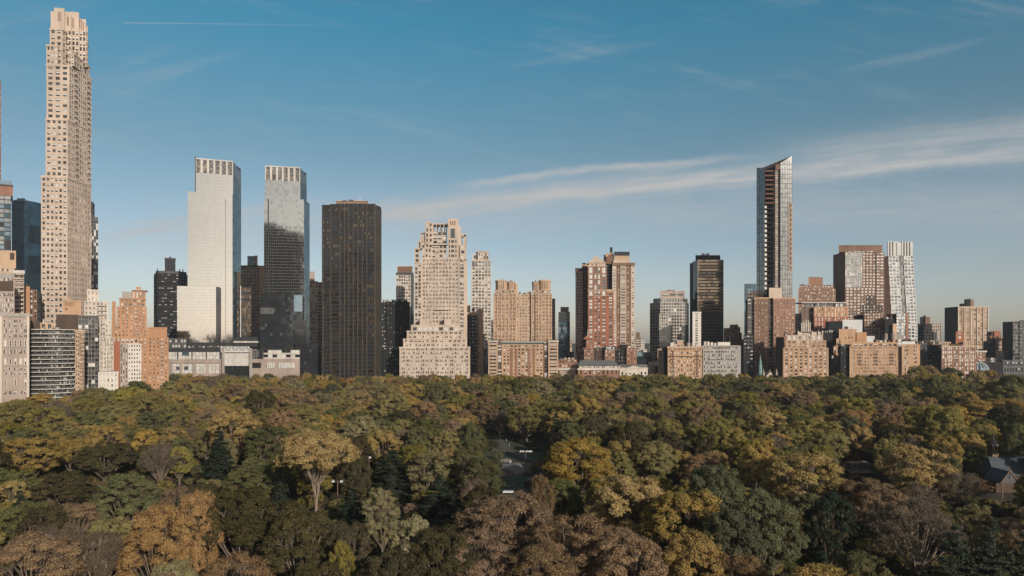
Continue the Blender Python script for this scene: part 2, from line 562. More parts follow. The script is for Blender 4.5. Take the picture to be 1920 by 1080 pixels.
    def mast(s, xc, yb, yt, dD=0, r=.15, m=None):
        b = s.part('antenna'); D = s.D + dD
        b.tube((px2x(xc, D), D + 4, py2z(yb, D)), (px2x(xc, D), D + 4, py2z(yt, D)), r, r * .5, m or METALD, 5)
    def clutter(s, x0, x1, y, dD, dep=8, n=5, hmax=5, ms=None):
        """Plant rooms, vents, bulkheads on a roof: one part each."""
        D = s.D + dD
        for i in range(n):
            w_ = s.r.uniform(.25, .9) * (x1 - x0) / n
            xa = x0 + (x1 - x0) * (i + s.r.uniform(.0, .3)) / n
            h = s.r.uniform(.35, 1) * hmax
            s.bx('roof_house', xa, xa + w_, y - h, y + .2, dD + s.r.uniform(0, 3), dep * s.r.uniform(.5, 1), s.r.choice(ms or [TAN, PALE, BROWN, GREY, DKGREY]))
    def done(s):
        rt = s.root
        CUR[0] = None
        for mb, nm in ((s.W, 'wall'), (s.G, 'glass_wall'), (s.MU, 'mullion'), (s.CO, 'cornice')):
            if mb.f: mb.obj(nm, rt)
        for nm, lst in s.extra.items():
            for b in lst: b.obj(nm, rt)
        bl = s.bals
        for b in bl[:100]: b.obj('balcony', rt)
        if len(bl) > 100:
            c = MB()
            for b in bl[100:]:
                o = len(c.v); c.v += b.v; c.f += [tuple(i + o for i in f_) for f_ in b.f]
                c.m += [c.mi(b.ms[k]) for k in b.m]
            tag(c.obj('balcony', rt), kind='stuff')
        pxa = (F / s.D) ** 2
        ws = sorted(s.win, key=lambda q: -q[6])
        ind = [q for q in ws[:s.maxw] if q[6] * pxa > 13] if s.fine else []
        rest = ws[len(ind):]
        for (p, a, w_, h, var, fr, ar) in ind:
            b = window_mesh(w_, h, var, fr)
            if b.mesh is None:
                me = bpy.data.meshes.new('window')
                me.from_pydata(b.v, [], b.f)
                for m in b.ms: me.materials.append(m)
                me.polygons.foreach_set('material_index', b.m)
                b.mesh = me
            o = bpy.data.objects.new('window', b.mesh)
            COL.objects.link(o)
            o.parent = rt
            o.location = (p[0] - s.o[0], p[1] - s.o[1], p[2])
            o.rotation_euler = (0, 0, a)
            NWIN[0] += 1
        if rest:
            c = MB()
            for (p, a, w_, h, var, fr, ar) in rest:
                b = window_mesh(w_, h, var, fr)
                ca, sa = math.cos(a), math.sin(a)
                px_, py_ = p[0] - s.o[0], p[1] - s.o[1]
                if ar * pxa < 5:
                    vs, fs, msx = b.v[:4], b.f[:1], b.m[:1]
                else:
                    vs, fs, msx = b.v, b.f, b.m
                o = len(c.v)
                c.v += [(px_ + v[0] * ca - v[1] * sa, py_ + v[0] * sa + v[1] * ca, p[2] + v[2]) for v in vs]
                c.f += [tuple(i + o for i in f_) for f_ in fs]
                c.m += [c.mi(b.ms[k]) for k in msx]
            o = c.obj('window', rt)
            if len(ind) or len(rest) > 1:
                tag(o, kind='stuff')
        return rt
# ---------------------------------------------------------------- the buildings, from the left of the photograph to its right
AP = 'apartment_tower'; OF = 'office_tower'; AB = 'apartment_building'; GT = 'glass_tower'
CB = 'building'; CT = 'tower'
ST3 = ((.08, .4), (.58, .92))

def left_side():
    b = Bld(AP, 'brown supertall tower cut by the photo edge, only a sliver showing', CT, 640, -14, BROWN, fine=False, rot=24)
    b.blk(-40, 2, 150, dep=26, f=P(10, 9, v=(.2, .85)), sd=P(6, 9)); b.done()

    b = Bld(GT, 'glass tower with brown roof band beside the dark blue faceted tower', CT, 560, 0, BROWN, rot=24)
    g = C(5, 8.5, [G_BLUE, G_TEAL, G_PALE, G_BLACK], [.3, .25, .2, .25], mull=BRONZE, mw=.5, mh=.25, sp=G_BLACK, spf=.2, tilt=.003)
    b.blk(-45, 21, 366, dep=24, f=g, sd=P(3, 8.5, wall=RUST), wall=BROWN)
    b.blk(-45, 24, 348, 366, dD=-.6, dep=26, wall=RUST)
    b.blk(-45, 24.6, 345, 348, dD=-1, dep=27, wall=DKBROWN)
    b.bx('glass_railing', -45, 22, 337, 345, 1, .15, G_BLUE); b.done()

    # dark blue faceted tower: slanting facets with a diagonal grid
    b = Bld('faceted_glass_tower', 'dark blue faceted glass tower with slanting grid lines', CT, 800, 44, CHAR)
    D = b.D
    prof = [(376, 58), (392, 61), (421, 65), (455, 58), (478, 62), (512, 56), (560, 52)]
    fr = b.part('glass_skin'); gr = b.part('grid_frame')
    for i in range(len(prof) - 1):
        (ya, xa), (yb_, xb) = prof[i], prof[i + 1]
        za, zb = py2z(ya, D), py2z(yb_, D)
        A0 = (px2x(22, D), D, za); A1 = (px2x(xa - 7, D), D, za); A2 = (px2x(xa, D), D + 10, za); A3 = (px2x(xa, D), D + 34, za)
        B0 = (px2x(22, D), D, zb); B1 = (px2x(xb - 7, D), D, zb); B2 = (px2x(xb, D), D + 10, zb); B3 = (px2x(xb, D), D + 34, zb)
        for k in range(6):
            f0, f1 = k / 6, (k + 1) / 6
            q = lambda P0, P1, t: tuple(P0[j] + (P1[j] - P0[j]) * t for j in range(3))
            fr.face([q(B0, B1, f0), q(B0, B1, f1), q(A0, A1, f1), q(A0, A1, f0)], G_NAVY)
        fr.face([B1, B2, A2, A1], G_TEAL); fr.face([B2, B3, A3, A2], G_NAVY)
        gr.tube(A0, (A1[0], A1[1] - .3, A1[2] - 3.4), .3, .3, G_TEAL, 5)
        gr.tube((A1[0], A1[1] - .2, A1[2]), (B1[0], B1[1] - .2, B1[2]), .3, .3, G_TEAL, 5)
    for (xa, ya, xb, yb_) in ((30, 377, 26, 410), (46, 380, 28, 455), (58, 386, 42, 470), (64, 420, 48, 500), (60, 478, 50, 535), (40, 455, 30, 535), (25, 377, 60, 387)):
        gr.tube((px2x(xa, D), D - .2, py2z(ya, D)), (px2x(xb, D), D - .2, py2z(yb_, D)), .28, .28, G_TEAL, 5)
    fr.face([(px2x(22, D), D, py2z(374.5, D)), (px2x(51, D), D, py2z(376, D)), (px2x(58, D), D + 10, py2z(378, D)), (px2x(58, D), D + 34, py2z(378, D)), (px2x(22, D), D + 34, py2z(374, D))], ROOF)
    cr = b.part('roof_crane')
    cr.tube((px2x(35, D), D + 5, py2z(378, D)), (px2x(35, D), D + 5, py2z(371, D)), .5, .5, METALD, 6)
    cr.box(px2x(27, D), px2x(41, D), D + 4, D + 6, py2z(373, D), py2z(370.5, D), DKGREY)
    cr.box(px2x(36, D), px2x(45, D), D + 4.3, D + 5.7, py2z(375.5, D), py2z(373.8, D), DKGREY)
    b.done()

    b = Bld(OF, 'black office slab squeezed between the blue faceted tower and the tall limestone tower', CT, 850, 67, BLACKB, fine=False)
    b.blk(58, 90, 450, dep=30, f=P(5, 6, mix=(.7, .2, .1)), corn=(BROWN, 3, .5)); b.done()

    b = Bld(AP, 'beige balcony apartment tower with a plain boxy penthouse above the grey stone hotel', CT, 470, 22, TAN, rot=26)
    b.blk(-50, 30, 470, 503, dD=3, dep=22, wall=TAN)
    b.bx('louvre', 18.5, 27, 474, 487, 2.8, .5, DKBROWN)
    b.blk(-50, 27, 503, dD=1, dep=25, f=P(8, 8, pat=ST3, mix=(.2, .4, .4)), wall=TAN)
    b.blk(27, 45, 507, dD=0, dep=25, f=P(2, 8, pat=((.08, .92),), v=(.35, .9), mix=(.7, .2, .1), bal=[(0, 1)], balm=PALE), wall=TAN, corn=(PALE, 2.0, .6))
    b.done()
    b = Bld(AB, 'dull brown stone block with paired windows rising over the grey hotel roof', CB, 440, 8, GREYP, rot=26)
    b.blk(-40, 27, 519, dep=20, f=P(8, 9.5, pat=((.1, .42), (.58, .9)), v=(.15, .75), mix=(.2, .3, .5)), wall=GREYP)
    b.bx('ornate_parapet', -40, 27, 512, 519, 1, 3, GREY)
    b.blk(-40, 25, 527, 545, dD=-.5, dep=4, wall=DKBROWN)
    b.done()
    b = Bld(AB, 'narrow sunlit ochre brick block between balcony tower and dark glass strip', CB, 485, 58, TAN2, rot=26)
    b.blk(44, 56, 537, dep=20, wall=ORANGE)
    b.blk(55, 70, 543, dD=3, dep=20, f=P(2, 9, pat=((.25, .75),), v=(.1, .75), mix=(.8, .1, .1)), wall=BROWN)
    b.blk(69.5, 76, 548, dD=6, dep=20, f=C(2, 8, [G_TEAL, G_BLACK]), wall=CHAR)
    b.tank(49, 537, 531, 2, 4, METALW)
    b.done()

    # grey stone hotel in front
    b = Bld('stone_hotel', 'rosy grey stone hotel with tall arched windows at the photo edge', CB, 405, 28, GREYP, rot=26)
    D = b.D
    b.blk(-60, 55, 588, dep=26, f=None, sd=P(3, 11), wall=GREYP, corn=(GREY, 1.6, .5))
    pil = b.part('pilaster'); arch = b.part('arched_surround')
    pil.box(px2x(51, D), px2x(55, D), D - .5, D + .2, 0, py2z(590, D), LIME2)
    pil.box(px2x(-3, D), px2x(4, D), D - .5, D + .2, 0, py2z(590, D), LIME2)
    rows = [(600, 604, 0), (607, 612.5, 0), (617, 623, 0), (628, 632, 0), (639, 649, 1), (656, 663, 0), (673, 683, 1), (690, 694, 0), (698, 702, 0), (712, 722, 2), (733, 739, 0)]
    for (ya, yb_, k) in rows:
        for xc in (-20, -10, 10, 19.5, 29, 39, 48):
            if k == 2 and xc in (19.5, 39): continue
            hw = 1.4 if k == 0 else 1.5
            offs = (-1.4, 1.4) if k == 0 else (0,)
            for of in offs:
                ww = 2 * (hw - .45) if k == 0 else 2.6
                b.win.append(((px2x(xc + of, D), D - .04, py2z(yb_, D)), 0.0, ww * D / F, (yb_ - ya) * D / F, b.r.choice((0, 1, 2, 3, 3)), LIME2 if k else FRAME, 5.0))
            if k:
                x0, x1 = px2x(xc - 2.6, D), px2x(xc + 2.6, D)
                zt, zb = py2z(ya, D), py2z(yb_ + 1, D)
                arch.box(x0, x0 + .4, D - .25, D + .1, zb, zt, LIME2); arch.box(x1 - .4, x1, D - .25, D + .1, zb, zt, LIME2)
                xm = (x0 + x1) / 2; rr = (x1 - x0) / 2
                for q in range(6):
                    a0, a1 = math.pi * q / 6, math.pi * (q + 1) / 6
                    pts = [(xm + rr * math.cos(a0), zt + rr * math.sin(a0)), (xm + rr * math.cos(a1), zt + rr * math.sin(a1)),
                           (xm + (rr - .4) * math.cos(a1), zt + (rr - .4) * math.sin(a1)), (xm + (rr - .4) * math.cos(a0), zt + (rr - .4) * math.sin(a0))]
                    arch.face([(p[0], D - .25, p[1]) for p in reversed(pts)], LIME2)
                    arch.face([(pts[0][0], D - .25, pts[0][1]), (pts[0][0], D, pts[0][1]), (pts[1][0], D, pts[1][1]), (pts[1][0], D - .25, pts[1][1])], LIME2)
                    arch.face([(p[0], D - .02, p[1]) for p in ((xm, zt), pts[3], pts[2])], G_DARK)
    for yy_ in (594, 650.5, 686):
        b.CO.box(px2x(-60, D), px2x(51, D), D - .35, D - .003, py2z(yy_ + .6, D), py2z(yy_ - .6, D), GREY)
    b.done()

    # curved balcony block
    b = Bld(AB, 'wide apartment block with long curved balconies one above another, beside the grey hotel', CB, 425, 98, TAN, rot=24)
    D = b.D
    XA, XB = px2x(54, D), px2x(141, D)
    n = 14
    def bow(t): return -5.5 * math.sin(math.pi * (.12 + .88 * t)) + 2.2
    pts = [(XA + (XB - XA) * i / n, D + bow(i / n)) for i in range(n + 1)]
    zt = py2z(618, D)
    poly = pts + [(XB, D + 26), (XA, D + 26)]
    for i in range(n):
        a, c = pts[i], pts[i + 1]
        u = Vector((c[0] - a[0], c[1] - a[1])); Wd = u.length; u /= Wd
        b.wallface(a, (u.x, u.y), Wd, 0, zt, P(1, 7.9, pat=((.06, .48), (.54, .96)), v=(.12, .9), mix=(.6, .2, .2), m=0, d=.3, fr=FRAMED), CHAR)
    b.W.face([(XB, D + 2, 0), (XB, D + 26, 0), (XB, D + 26, zt), (XB, D + 2, zt)], TAN)
    b.W.face([(*p, zt) for p in poly], ROOF)
    fl = 7.9 * D / F
    k = 0
    z = zt
    while z > 9:
        sl = MB(b.o)
        out = [(p[0], p[1] - 2.2) for p in pts]
        strip = out + [(p[0], p[1] + .05) for p in reversed(pts)]
        sl.hexa(strip, z - .24, z + .24, PALE)
        if k:
            for i in range(n):
                a, c = out[i], out[i + 1]
                sl.hexa([(a[0], a[1] + .05), (c[0], c[1] + .05), (c[0], c[1] + .1), (a[0], a[1] + .1)], z + .85, z + .97, FRAME)
        b.bals.append(sl); z -= fl; k += 1
    b.blk(141, 158, 619, dD=-1, dep=26, f=P(2, 7.9, pat=((.12, .38), (.6, .9)), v=(.1, .6), bal=[(.5, 1)], mix=(.5, .3, .2)), wall=TAN, corn=(TAN, 1, .4))
    b.blk(56, 75, 603, 618, dD=6, dep=14, wall=DKBROWN); b.blk(75, 99, 605, 618, dD=8, dep=10, f=P(2, 11), wall=TAN)
    b.clutter(80, 110, 616, 4, n=4, hmax=3)
    b.mast(79, 605, 598, 5, .5, METALW)
    b.done()

    b = Bld(GT, 'dark glass block with thin white slab edges and a plain brown wall, behind curved balconies', CB, 470, 150, BROWN, rot=24)
    b.blk(105, 147, 590, dep=24, wall=DKBROWN)
    b.blk(147, 184, 592, dD=-1, dep=28, f=C(6, 8, [G_BLACK, G_MID, G_BLIND, G_DARK], [.3, .3, .12, .28], mull=PALE, mw=.12, mh=.1, bal=[(0, 1)], bald=1.0, balm=GREY, tilt=.003),
          wall=CHAR, corn=(DKGREY, 1, .4))
    b.done()

    b = Bld(AB, 'small ochre cube with narrow slots in front of the tall limestone tower', CB, 490, 135, ORANGE, rot=24)
    b.blk(118, 152, 564, dep=16, f=None, wall=TAN2, corn=(TAN2, 1, .3))
    for i in range(5):
        b.bx('slot', 122 + i * 3.6, 123 + i * 3.6, 566, 574, -.1, .3, DKBROWN)
    b.bx('slot', 123, 126, 578, 582, -.1, .3, DKBROWN)
    b.blk(126, 133, 559, 564, dD=4, dep=8, wall=TAN2)
    b.done()

    # the tall limestone tower
    b = Bld(AP, 'towering pale limestone tower with stepped crown, tallest of the skyline', CT, 525, 125, LIME, rot=14)
    w3 = ((.16, .80),)
    mixA = (.36, .38, .26)
    # front face spans the left part, a canted face turns to the right
    def tier(xl, xm, xr, yt, yb_, dD, fp, nl, nr, bal=None):
        D = b.D + dD
        pl = [(px2x(xl, D), D), (px2x(xm, D), D - 1.5), (px2x(xr, D + 24), D + 24), (px2x(xr, D + 24) - 6, D + 40), (px2x(xl, D), D + 40)]
        fl_ = P(nl, fp, pat=((.2, .78),), v=(.25, .78), mix=mixA)
        fr_ = P(nr, fp, pat=((.12, .46), (.6, .9)), v=(.2, .8), mix=(.45, .35, .2), bal=bal, bald=1.6, balm=WHITE)
        b.blk(0, 0, yt, yb_, dD=dD, poly=pl, st4=[fl_, fr_, None, None, None], corn=(LIME, 1.2, .35))
    tier(77, 128, 171, 333, None, 0, 10.2, 6, 7)
    tier(85.5, 128.5, 171, 225, 333, 1.2, 10.4, 4, 6, bal=[(.3, .38), (.82, .9)])
    tier(87, 131, 171.5, 124, 225, 2.0, 10.4, 3, 5, bal=[(.2, .32), (.78, .9)])
    tier(87, 110, 122, 88, 124, 2.6, 10.4, 3, 2)
    tier(93.5, 118, 165, 57, 124, 4.2, 10.4, 2, 5, bal=[(.1, .2)])
    tier(128, 140, 168, 100, 124, 3.0, 10.4, 2, 3)
    # crown
    D = b.D
    def crown(x0, x1, yt, yb_, dD, dep, slots, skew=0):
        b.blk(x0, x1, yt, yb_, dD=dD, dep=dep)
        if dD >= 8: b.blk(x0, x1, yb_, 123.9, dD=dD, dep=dep, f=P(2, 10, pat=((.2, .8),), v=(.12, .85), mix=(.6, .25, .15)))
        for (sx, w_, ya, yc) in slots:
            b.bx('crown_slot', sx, sx + w_, ya, yc, dD - .12, .3, BROWN)
    crown(95, 102, 25, 57, 9, 20, [])
    crown(101.5, 121, 17, 57, 5, 22, [(109, 1.2, 24, 42), (111.4, 1.2, 24, 42), (113.6, .8, 24, 42)])
    crown(121, 134, 22.5, 57, 8, 14, [(126, 2.5, 32, 48)])
    crown(134, 148, 22, 57, 12, 8, [(136, 2, 34, 52)])
    crown(148, 161, 34, 57, 16, 6, [(149, 1.2, 34.6, 52), (152, 1.2, 35, 54), (155.5, 1.2, 36, 56)])
    crown(161, 164.5, 46, 57, 20, 4, [])
    b.mast(110.5, 17, 13.5, 10, .12, METALW)
    cr = b.part('roof_crane')
    cr.tube((px2x(140, D), D + 16, py2z(18.5, D)), (px2x(148, D), D + 16, py2z(23.5, D)), .35, .35, METALW, 6)
    cr.tube((px2x(143, D), D + 16, py2z(20, D)), (px2x(143, D), D + 16, py2z(23, D)), .3, .3, METALW, 6)
    b.bx('roof_house', 78, 105, 331, 333, 3, 10, LIME)
    b.done()

    b = Bld(GT, 'slim dark glass tower with pale stripes peeking out behind the tall limestone tower', CT, 900, 174, DKGREY, fine=False)
    b.blk(160, 174, 378, dep=20, f=C(4, 6, [G_BLACK, G_BLIND, G_MID], [.5, .2, .3], mull=GREY, tilt=.004))
    b.blk(160, 184, 407, dD=-2, dep=20, f=C(6, 6, [G_BLACK, G_BLIND, G_MID], [.5, .2, .3], mull=PALE, mw=.3, tilt=.004)); b.done()

    b = Bld(AB, 'white stepped prewar tower with narrow window strips beside the orange brick tower', CB, 495, 185, LIME2, rot=24)
    nar = P(4, 8.5, pat=((.2, .42), (.58, .8)), v=(.06, .86), mix=(.3, .4, .3))
    b.blk(163, 185, 544, 566, dD=6, dep=16, f=P(3, 10, pat=((.35, .6),)), corn=(LIME2, 1, .3))
    b.blk(158, 203, 565.5, 600, dD=3, dep=24, f=P(6, 9, pat=((.25, .6),), bal=[(.55, .95)], balm=GREY), corn=(LIME2, .8, .3))
    b.blk(187, 208, 599, 632, dD=1, dep=24, f=P(4, 8, pat=((.3, .7),), bal=[(.1, .5)], balm=PALE))
    b.blk(157, 188, 600, dD=2, dep=24, f=P(5, 9))
    b.blk(187, 213, 632, dD=0, dep=26, f=nar, sd=P(4, 8.5))
    b.done()
    b = Bld(AB, 'low white annex with square openings peeping over the trees below the stepped tower', CB, 478, 204, WHITE, rot=24)
    b.blk(184, 222, 698, dep=14, f=P(5, 10, pat=((.3, .65),), mix=(.2, .3, .5)), corn=(WHITE, .8, .3)); b.done()

    b = Bld(AB, 'white apartment house with a bare red brick side wall below the orange tower', CB, 500, 240, WHITE, rot=24)
    b.blk(213, 225, 640, dD=2, dep=20, wall=RED)
    b.blk(225, 240, 645, dD=1, dep=20, f=P(3, 8, pat=((.2, .62),), v=(.05, .85), mix=(.5, .2, .3)), wall=GREYP)
    b.blk(240, 265, 645, dD=0, dep=22, f=P(5, 7.6, pat=((.22, .7),), v=(.25, .8), mix=(.5, .25, .25)), wall=WHITE, corn=(WHITE, .6, .4))
    b.blk(226, 260, 634, 645, dD=4, dep=14, f=P(4, 10), wall=TAN)
    b.clutter(214, 240, 640, 5, n=4, hmax=8, ms=[DKBROWN, PALE, TAN]); b.done()

    b = Bld(AP, 'orange brick stepped apartment tower with rooftop pavilion', CT, 535, 260, ORANGE, rot=24)
    ow = P(7, 7.2, pat=((.25, .62),), v=(.3, .75), mix=(.4, .25, .35), bal=[(.62, .7)], balm=PALE)
    b.blk(210, 217, 566, dD=4, dep=20)
    b.blk(219, 275, 575, 618, dD=2, dep=26, f=ow, sd=P(4, 7))
    b.blk(224, 273, 560, 575, dD=4, dep=22, f=P(6, 8), corn=(ORANGE, .8, .3))
    b.blk(247, 273, 546, 560, dD=6, dep=18, f=P(4, 14, pat=((.3, .7),), v=(.1, .9), mix=(.2, .3, .5)))
    b.bx('canopy_roof', 246, 273.5, 543, 544.5, 5, 20, PALE)
    b.blk(255, 264, 538, 546, dD=9, dep=8)
    b.bx('roof_house', 229, 247, 547.5, 560, 5, 10, GREY)
    b.blk(213, 277, 618, dD=1, dep=28, f=P(9, 7.2, pat=((.25, .65),), v=(.3, .75), mix=(.45, .25, .3), bal=[(.7, .78)], balm=PALE))
    b.blk(277, 313, 614, 632, dD=1, dep=24, f=None, corn=(ORANGE, .8, .3))
    b.blk(277, 316, 632, dD=0, dep=26, f=P(5, 7.2, pat=((.3, .65),), v=(.3, .72), mix=(.4, .25, .35), bal=[(.62, .8)], balm=PALE), sd=P(5, 7.2))
    b.clutter(214, 244, 618, 3, n=6, hmax=7, ms=[DKBROWN, PALE, GREY]); b.done()

    # dark octagonal tower
    b = Bld(AP, 'near black octagonal apartment tower with a square box on its roof', CT, 760, 317, BLACKB, rot=16)
    b.blk(285, 349, 513, dep=34, chl=10, chr_=12, cd=9, f=P(7, 6.2, pat=((.1, .9),), v=(.3, .7), mix=(.85, .12, .03), fr=FRAMED, band=(DKGREY, 2, .25)),
          sd=P(3, 6.2, pat=((.2, .8),), mix=(.85, .1, .05), fr=FRAMED, bal=[(.2, .9)], balm=CHAR))
    b.blk(288, 347, 508, 513, dD=1, dep=32, chl=10, chr_=12, cd=9, wall=DKGREY)
    b.blk(309, 329, 484, 508, dD=10, dep=14, wall=CHAR, corn=(DKGREY, 1.2, .4))
    for x in (294, 336, 342): b.bx('vent_stack', x, x + 1.4, 504, 509, 4, 1.5, CHAR)
    b.bx('vent_stack', 317, 320, 481.5, 484, 14, 2, CHAR)
    b.done()

def twins():
    fin = METALW
    sil = dict(mull=GREY, mw=.05, mh=.11, proud=.04, tilt=.0018)
    for (nm, xs, tops, lab) in (
        ('L', (366, 437, 452, 352), (299, 362), 'broad silver glass twin tower with ribbed crown, shining evenly to its base'),
        ('R', (497, 563, 574, 495), (312, 373), 'silver glass twin tower whose lower half mirrors dark buildings')):
        left = nm == 'L'
        b = Bld(GT, lab, CT, 670 if left else 668, (xs[0] + xs[1]) / 2, G_TEAL, rot=20 if left else 11)
        g = C(22 if left else 19, 5.6, [G_SILVERL if left else G_SILVER, G_SILVERL if left else G_SILVER2], [.75, .25], **sil)
        gs = C(9, 5.6, [G_TEAL, G_NAVY], [.7, .3], mull=G_TEAL, mw=.1, mh=.2, proud=.05, tilt=.002)  # side glass tinted teal; the sky reflection is put into its colour
        yt, yk = tops
        D = b.D
        def pg(xl, xm, xr, dd, dep):   # front, chamfer to the right
            return [(px2x(xl, D + dd), D + dd), (px2x(xm, D + dd), D + dd), (px2x(xr, D + dd + (26 if left else 20)), D + dd + (26 if left else 20)), (px2x(xr, D + dd + (26 if left else 20)) - 8, D + dd + dep), (px2x(xl, D + dd), D + dd + dep)]
        # the crown: open ribs with dark louvres between
        pl = pg(xs[0], xs[1], xs[2] if left else 575, 0, 34)
        b.blk(0, 0, yt + 27, yk, poly=pl, st4=[g, gs, None, None, None])
        z0, z1 = py2z(yt + 27, D), py2z(yt + 2, D)
        b.blk(0, 0, yt + 2.5, yt + 27, poly=[(pl[0][0] + .6, D + 1.4), (pl[1][0] - .3, D + 1.4), (pl[2][0] - .3, pl[2][1] - 1), (pl[3][0] - .3, pl[3][1] - 1), (pl[4][0] + .6, pl[4][1] - 1)],
              st4=[C(24, 1.6, [DKGREY, GREY], [.5, .5], mull=DKGREY, mw=.1, mh=.1), None, None, None, None], wall=CHAR)
        nf = 6
        wd = (pl[1][0] - pl[0][0])
        for i in range(nf + 1):
            f_ = b.part('crown_fin')
            xa = pl[0][0] + wd * i / nf
            w2 = .95
            f_.box(max(pl[0][0], xa - w2), min(pl[1][0], xa + w2), D + .02, D + 1.38, z0 + .01, z1, PALE)
        b.CO.box(pl[0][0], pl[1][0], D - .15, D + 1.5, z1, z1 + 1.1, PALE)
        # the chamfered side rises with the crown
        sc_ = b.part('crown_screen')
        q0, q1 = pl[1], pl[2]
        sc_.face([(q0[0], q0[1], z0), (q1[0], q1[1], z0), (q1[0], q1[1], z1 - 4), (q0[0], q0[1], z1 + 1.0)], G_TEAL)
        sc_.face([(q0[0] - .4, q0[1] + .4, z1 + 1.0), (q1[0] - .4, q1[1], z1 - 4), (q1[0] - .4, q1[1], z0), (q0[0] - .4, q0[1] + .4, z0)], G_TEAL)
        if left:
            b.bx('corner_fin', 365.3, 367.2, 296.5, 362, -.4, 3, DKGREY)
            b.blk(0, 0, 362, poly=pg(352, 436, 452, -.6, 36), st4=[g, gs, None, None, None])
            b.bx('expansion_joint', 422.6, 423.3, 372, 652, -.85, .3, DKGREY)
            for i in range(5): b.bx('crown_seam', xs[0] + 12 * (i + 1) - .2, xs[0] + 12 * (i + 1) + .1, 327, 350, -.1, .15, GREY)
            b.done()
            # low mirror box in front
            b = Bld(GT, 'low silver mirror glass box standing in front of the broad twin tower', CB, 655, 370, CHAR, rot=21)
            b.blk(332, 405, 537, dep=20, f=C(17, 5.6, [G_SILVERL, G_SILVERL], [.7, .3], mull=DKGREY, mw=.06, mh=.08, proud=.04, tilt=.004))
            b.blk(405, 412.5, 537, dD=.8, dep=22, f=C(3, 5.6, [G_BLACK, G_BLACK]), sd=C(5, 5.6, [G_BLACK]))
            b.done()
            b = Bld(GT, 'low bronze glass wing with one white vertical fin, right of the broad twin tower', CB, 690, 455, CHAR, rot=16)
            br = C(10, 5.6, [G_BRONZE, G_BRONZE2, G_BLACK], [.55, .2, .25], mull=FRAMED, mw=.1, mh=.2, tilt=.006)
            b.blk(438, 471, 539, dep=30, f=br, sd=br)
            b.blk(437, 452, 510, 540, dD=2, dep=24, f=br)
            b.bx('white_fin', 450.6, 451.8, 536, 632, -.6, .6, METALW)
            for yy_ in (547, 559): b.bx('dark_band', 438.2, 470.5, yy_, yy_ + 5, -.15, .3, CHAR)
            b.done()
        else:
            b.blk(0, 0, 373, poly=pg(495, 570, 580.5, -.8, 36), st4=[g, gs, None, None, None])
            b.bx('expansion_joint', 502, 504, 374, 560, -1.1, .3, CHAR)
            b.done()
            dk = C(14, 5.6, [G_BLACK, G_DARK, G_MID], [.6, .32, .08], mull=CHAR, mw=.1, mh=.14, tilt=.006)
            b = Bld(GT, 'black glass base blocks stepping down below the mirroring twin tower', CB, 640, 535, CHAR, rot=12)
            b.blk(488, 568, 551, dep=20, f=dk, sd=dk)
            b.blk(487, 553, 590, dD=-5, dep=5, f=dk, sd=dk)
            b.blk(553, 575, 600, dD=-6, dep=24, f=dk, sd=dk)
            b.blk(553, 601, 644, dD=-9, dep=26, f=dk, sd=dk)
            b.bx('pale_glass_patch', 551, 567, 553, 584, -.35, .3, G_BLUE)  # bluish reflection painted as a patch of blue glass
            b.bx('pale_glass_patch', 488.5, 513, 577, 589, -.35, .3, G_PALE)
            b.done()
    # red and brown tower between the twins
    b = Bld(AP, 'brown and red brick tower with balconies between the silver glass twins', CT, 800, 472, RUST, fine=False)
    b.blk(448, 484, 498, dep=26, f=P(7, 6, pat=((.15, .8),), mix=(.5, .15, .35)), wall=BROWN, corn=(DKBROWN, 1.5, .5))
    b.blk(484, 494, 498, dD=1, dep=26, f=P(3, 6, pat=((.2, .8),), mix=(.3, .2, .5)), wall=ORANGE)
    b.blk(464, 478, 480, 498, dD=8, dep=10, f=C(4, 5, [G_TEAL, G_DARK], mull=DKBROWN), wall=CHAR)
    b.blk(478, 483, 479, 498, dD=9, dep=8, wall=ORANGE)
    b.mast(459, 498, 493, 4)
    b.done()
    # podium
    b = Bld('shopping_podium', 'low stone and glass shopping podium with a white truss, under the silver twin towers', 'building', 630, 440, GREY)
    gl = C(14, 8, [G_BLUE, G_PALE, G_MID], [.4, .35, .25], mull=CHAR, mw=.12, mh=.12, tilt=.002)
    b.blk(316, 418, 660, 673.5, dep=30, f=C(16, 6.5, [G_BLIND, PALE, G_BLUE], [.45, .45, .1], mull=DKGREY, mw=.15))
    b.blk(316, 418, 653, 660, dD=2, dep=26, wall=CHAR)
    b.blk(316, 419, 673.5, 681, dD=-1, dep=30, wall=GREYP)
    b.blk(316, 419, 681, 700, dD=0, dep=30, f=C(14, 6, [G_BLIND, PALE, G_BLUE], [.46, .46, .08], mull=DKGREY, mw=.15))
    b.blk(316, 419, 700, dD=-1, dep=30, wall=GREYP)
    for x in (316, 336, 361, 386, 411): b.bx('pier', x, x + 5, 681, 699.9, -.8, 1.2, GREYP)
    for x in (332, 359, 386, 412): b.bx('pier', x, x + 1.5, 660.2, 673.4, -.6, 1, CHAR)
    b.blk(316, 350, 634, 653, dD=8, dep=18, f=P(6, 9, pat=((.1, .85),), v=(.2, .7), mix=(.1, .3, .6)), wall=DKGREY)
    b.blk(350, 420, 642, 653, dD=14, dep=12, f=P(10, 11, pat=((.2, .8),), v=(.1, .4), mix=(.5, .2, .3)), wall=CHAR)
    # truss
    t = b.part('white_truss'); D = b.D
    xa, xb = px2x(418, D), px2x(470, D); za, zb = py2z(659.5, D), py2z(650.5, D)
    t.box(xa, xb, D - 4.3, D - 3.7, za - .35, za + .35, METALW); t.box(xa, xb, D - 4.3, D - 3.7, zb - .35, zb + .35, METALW)
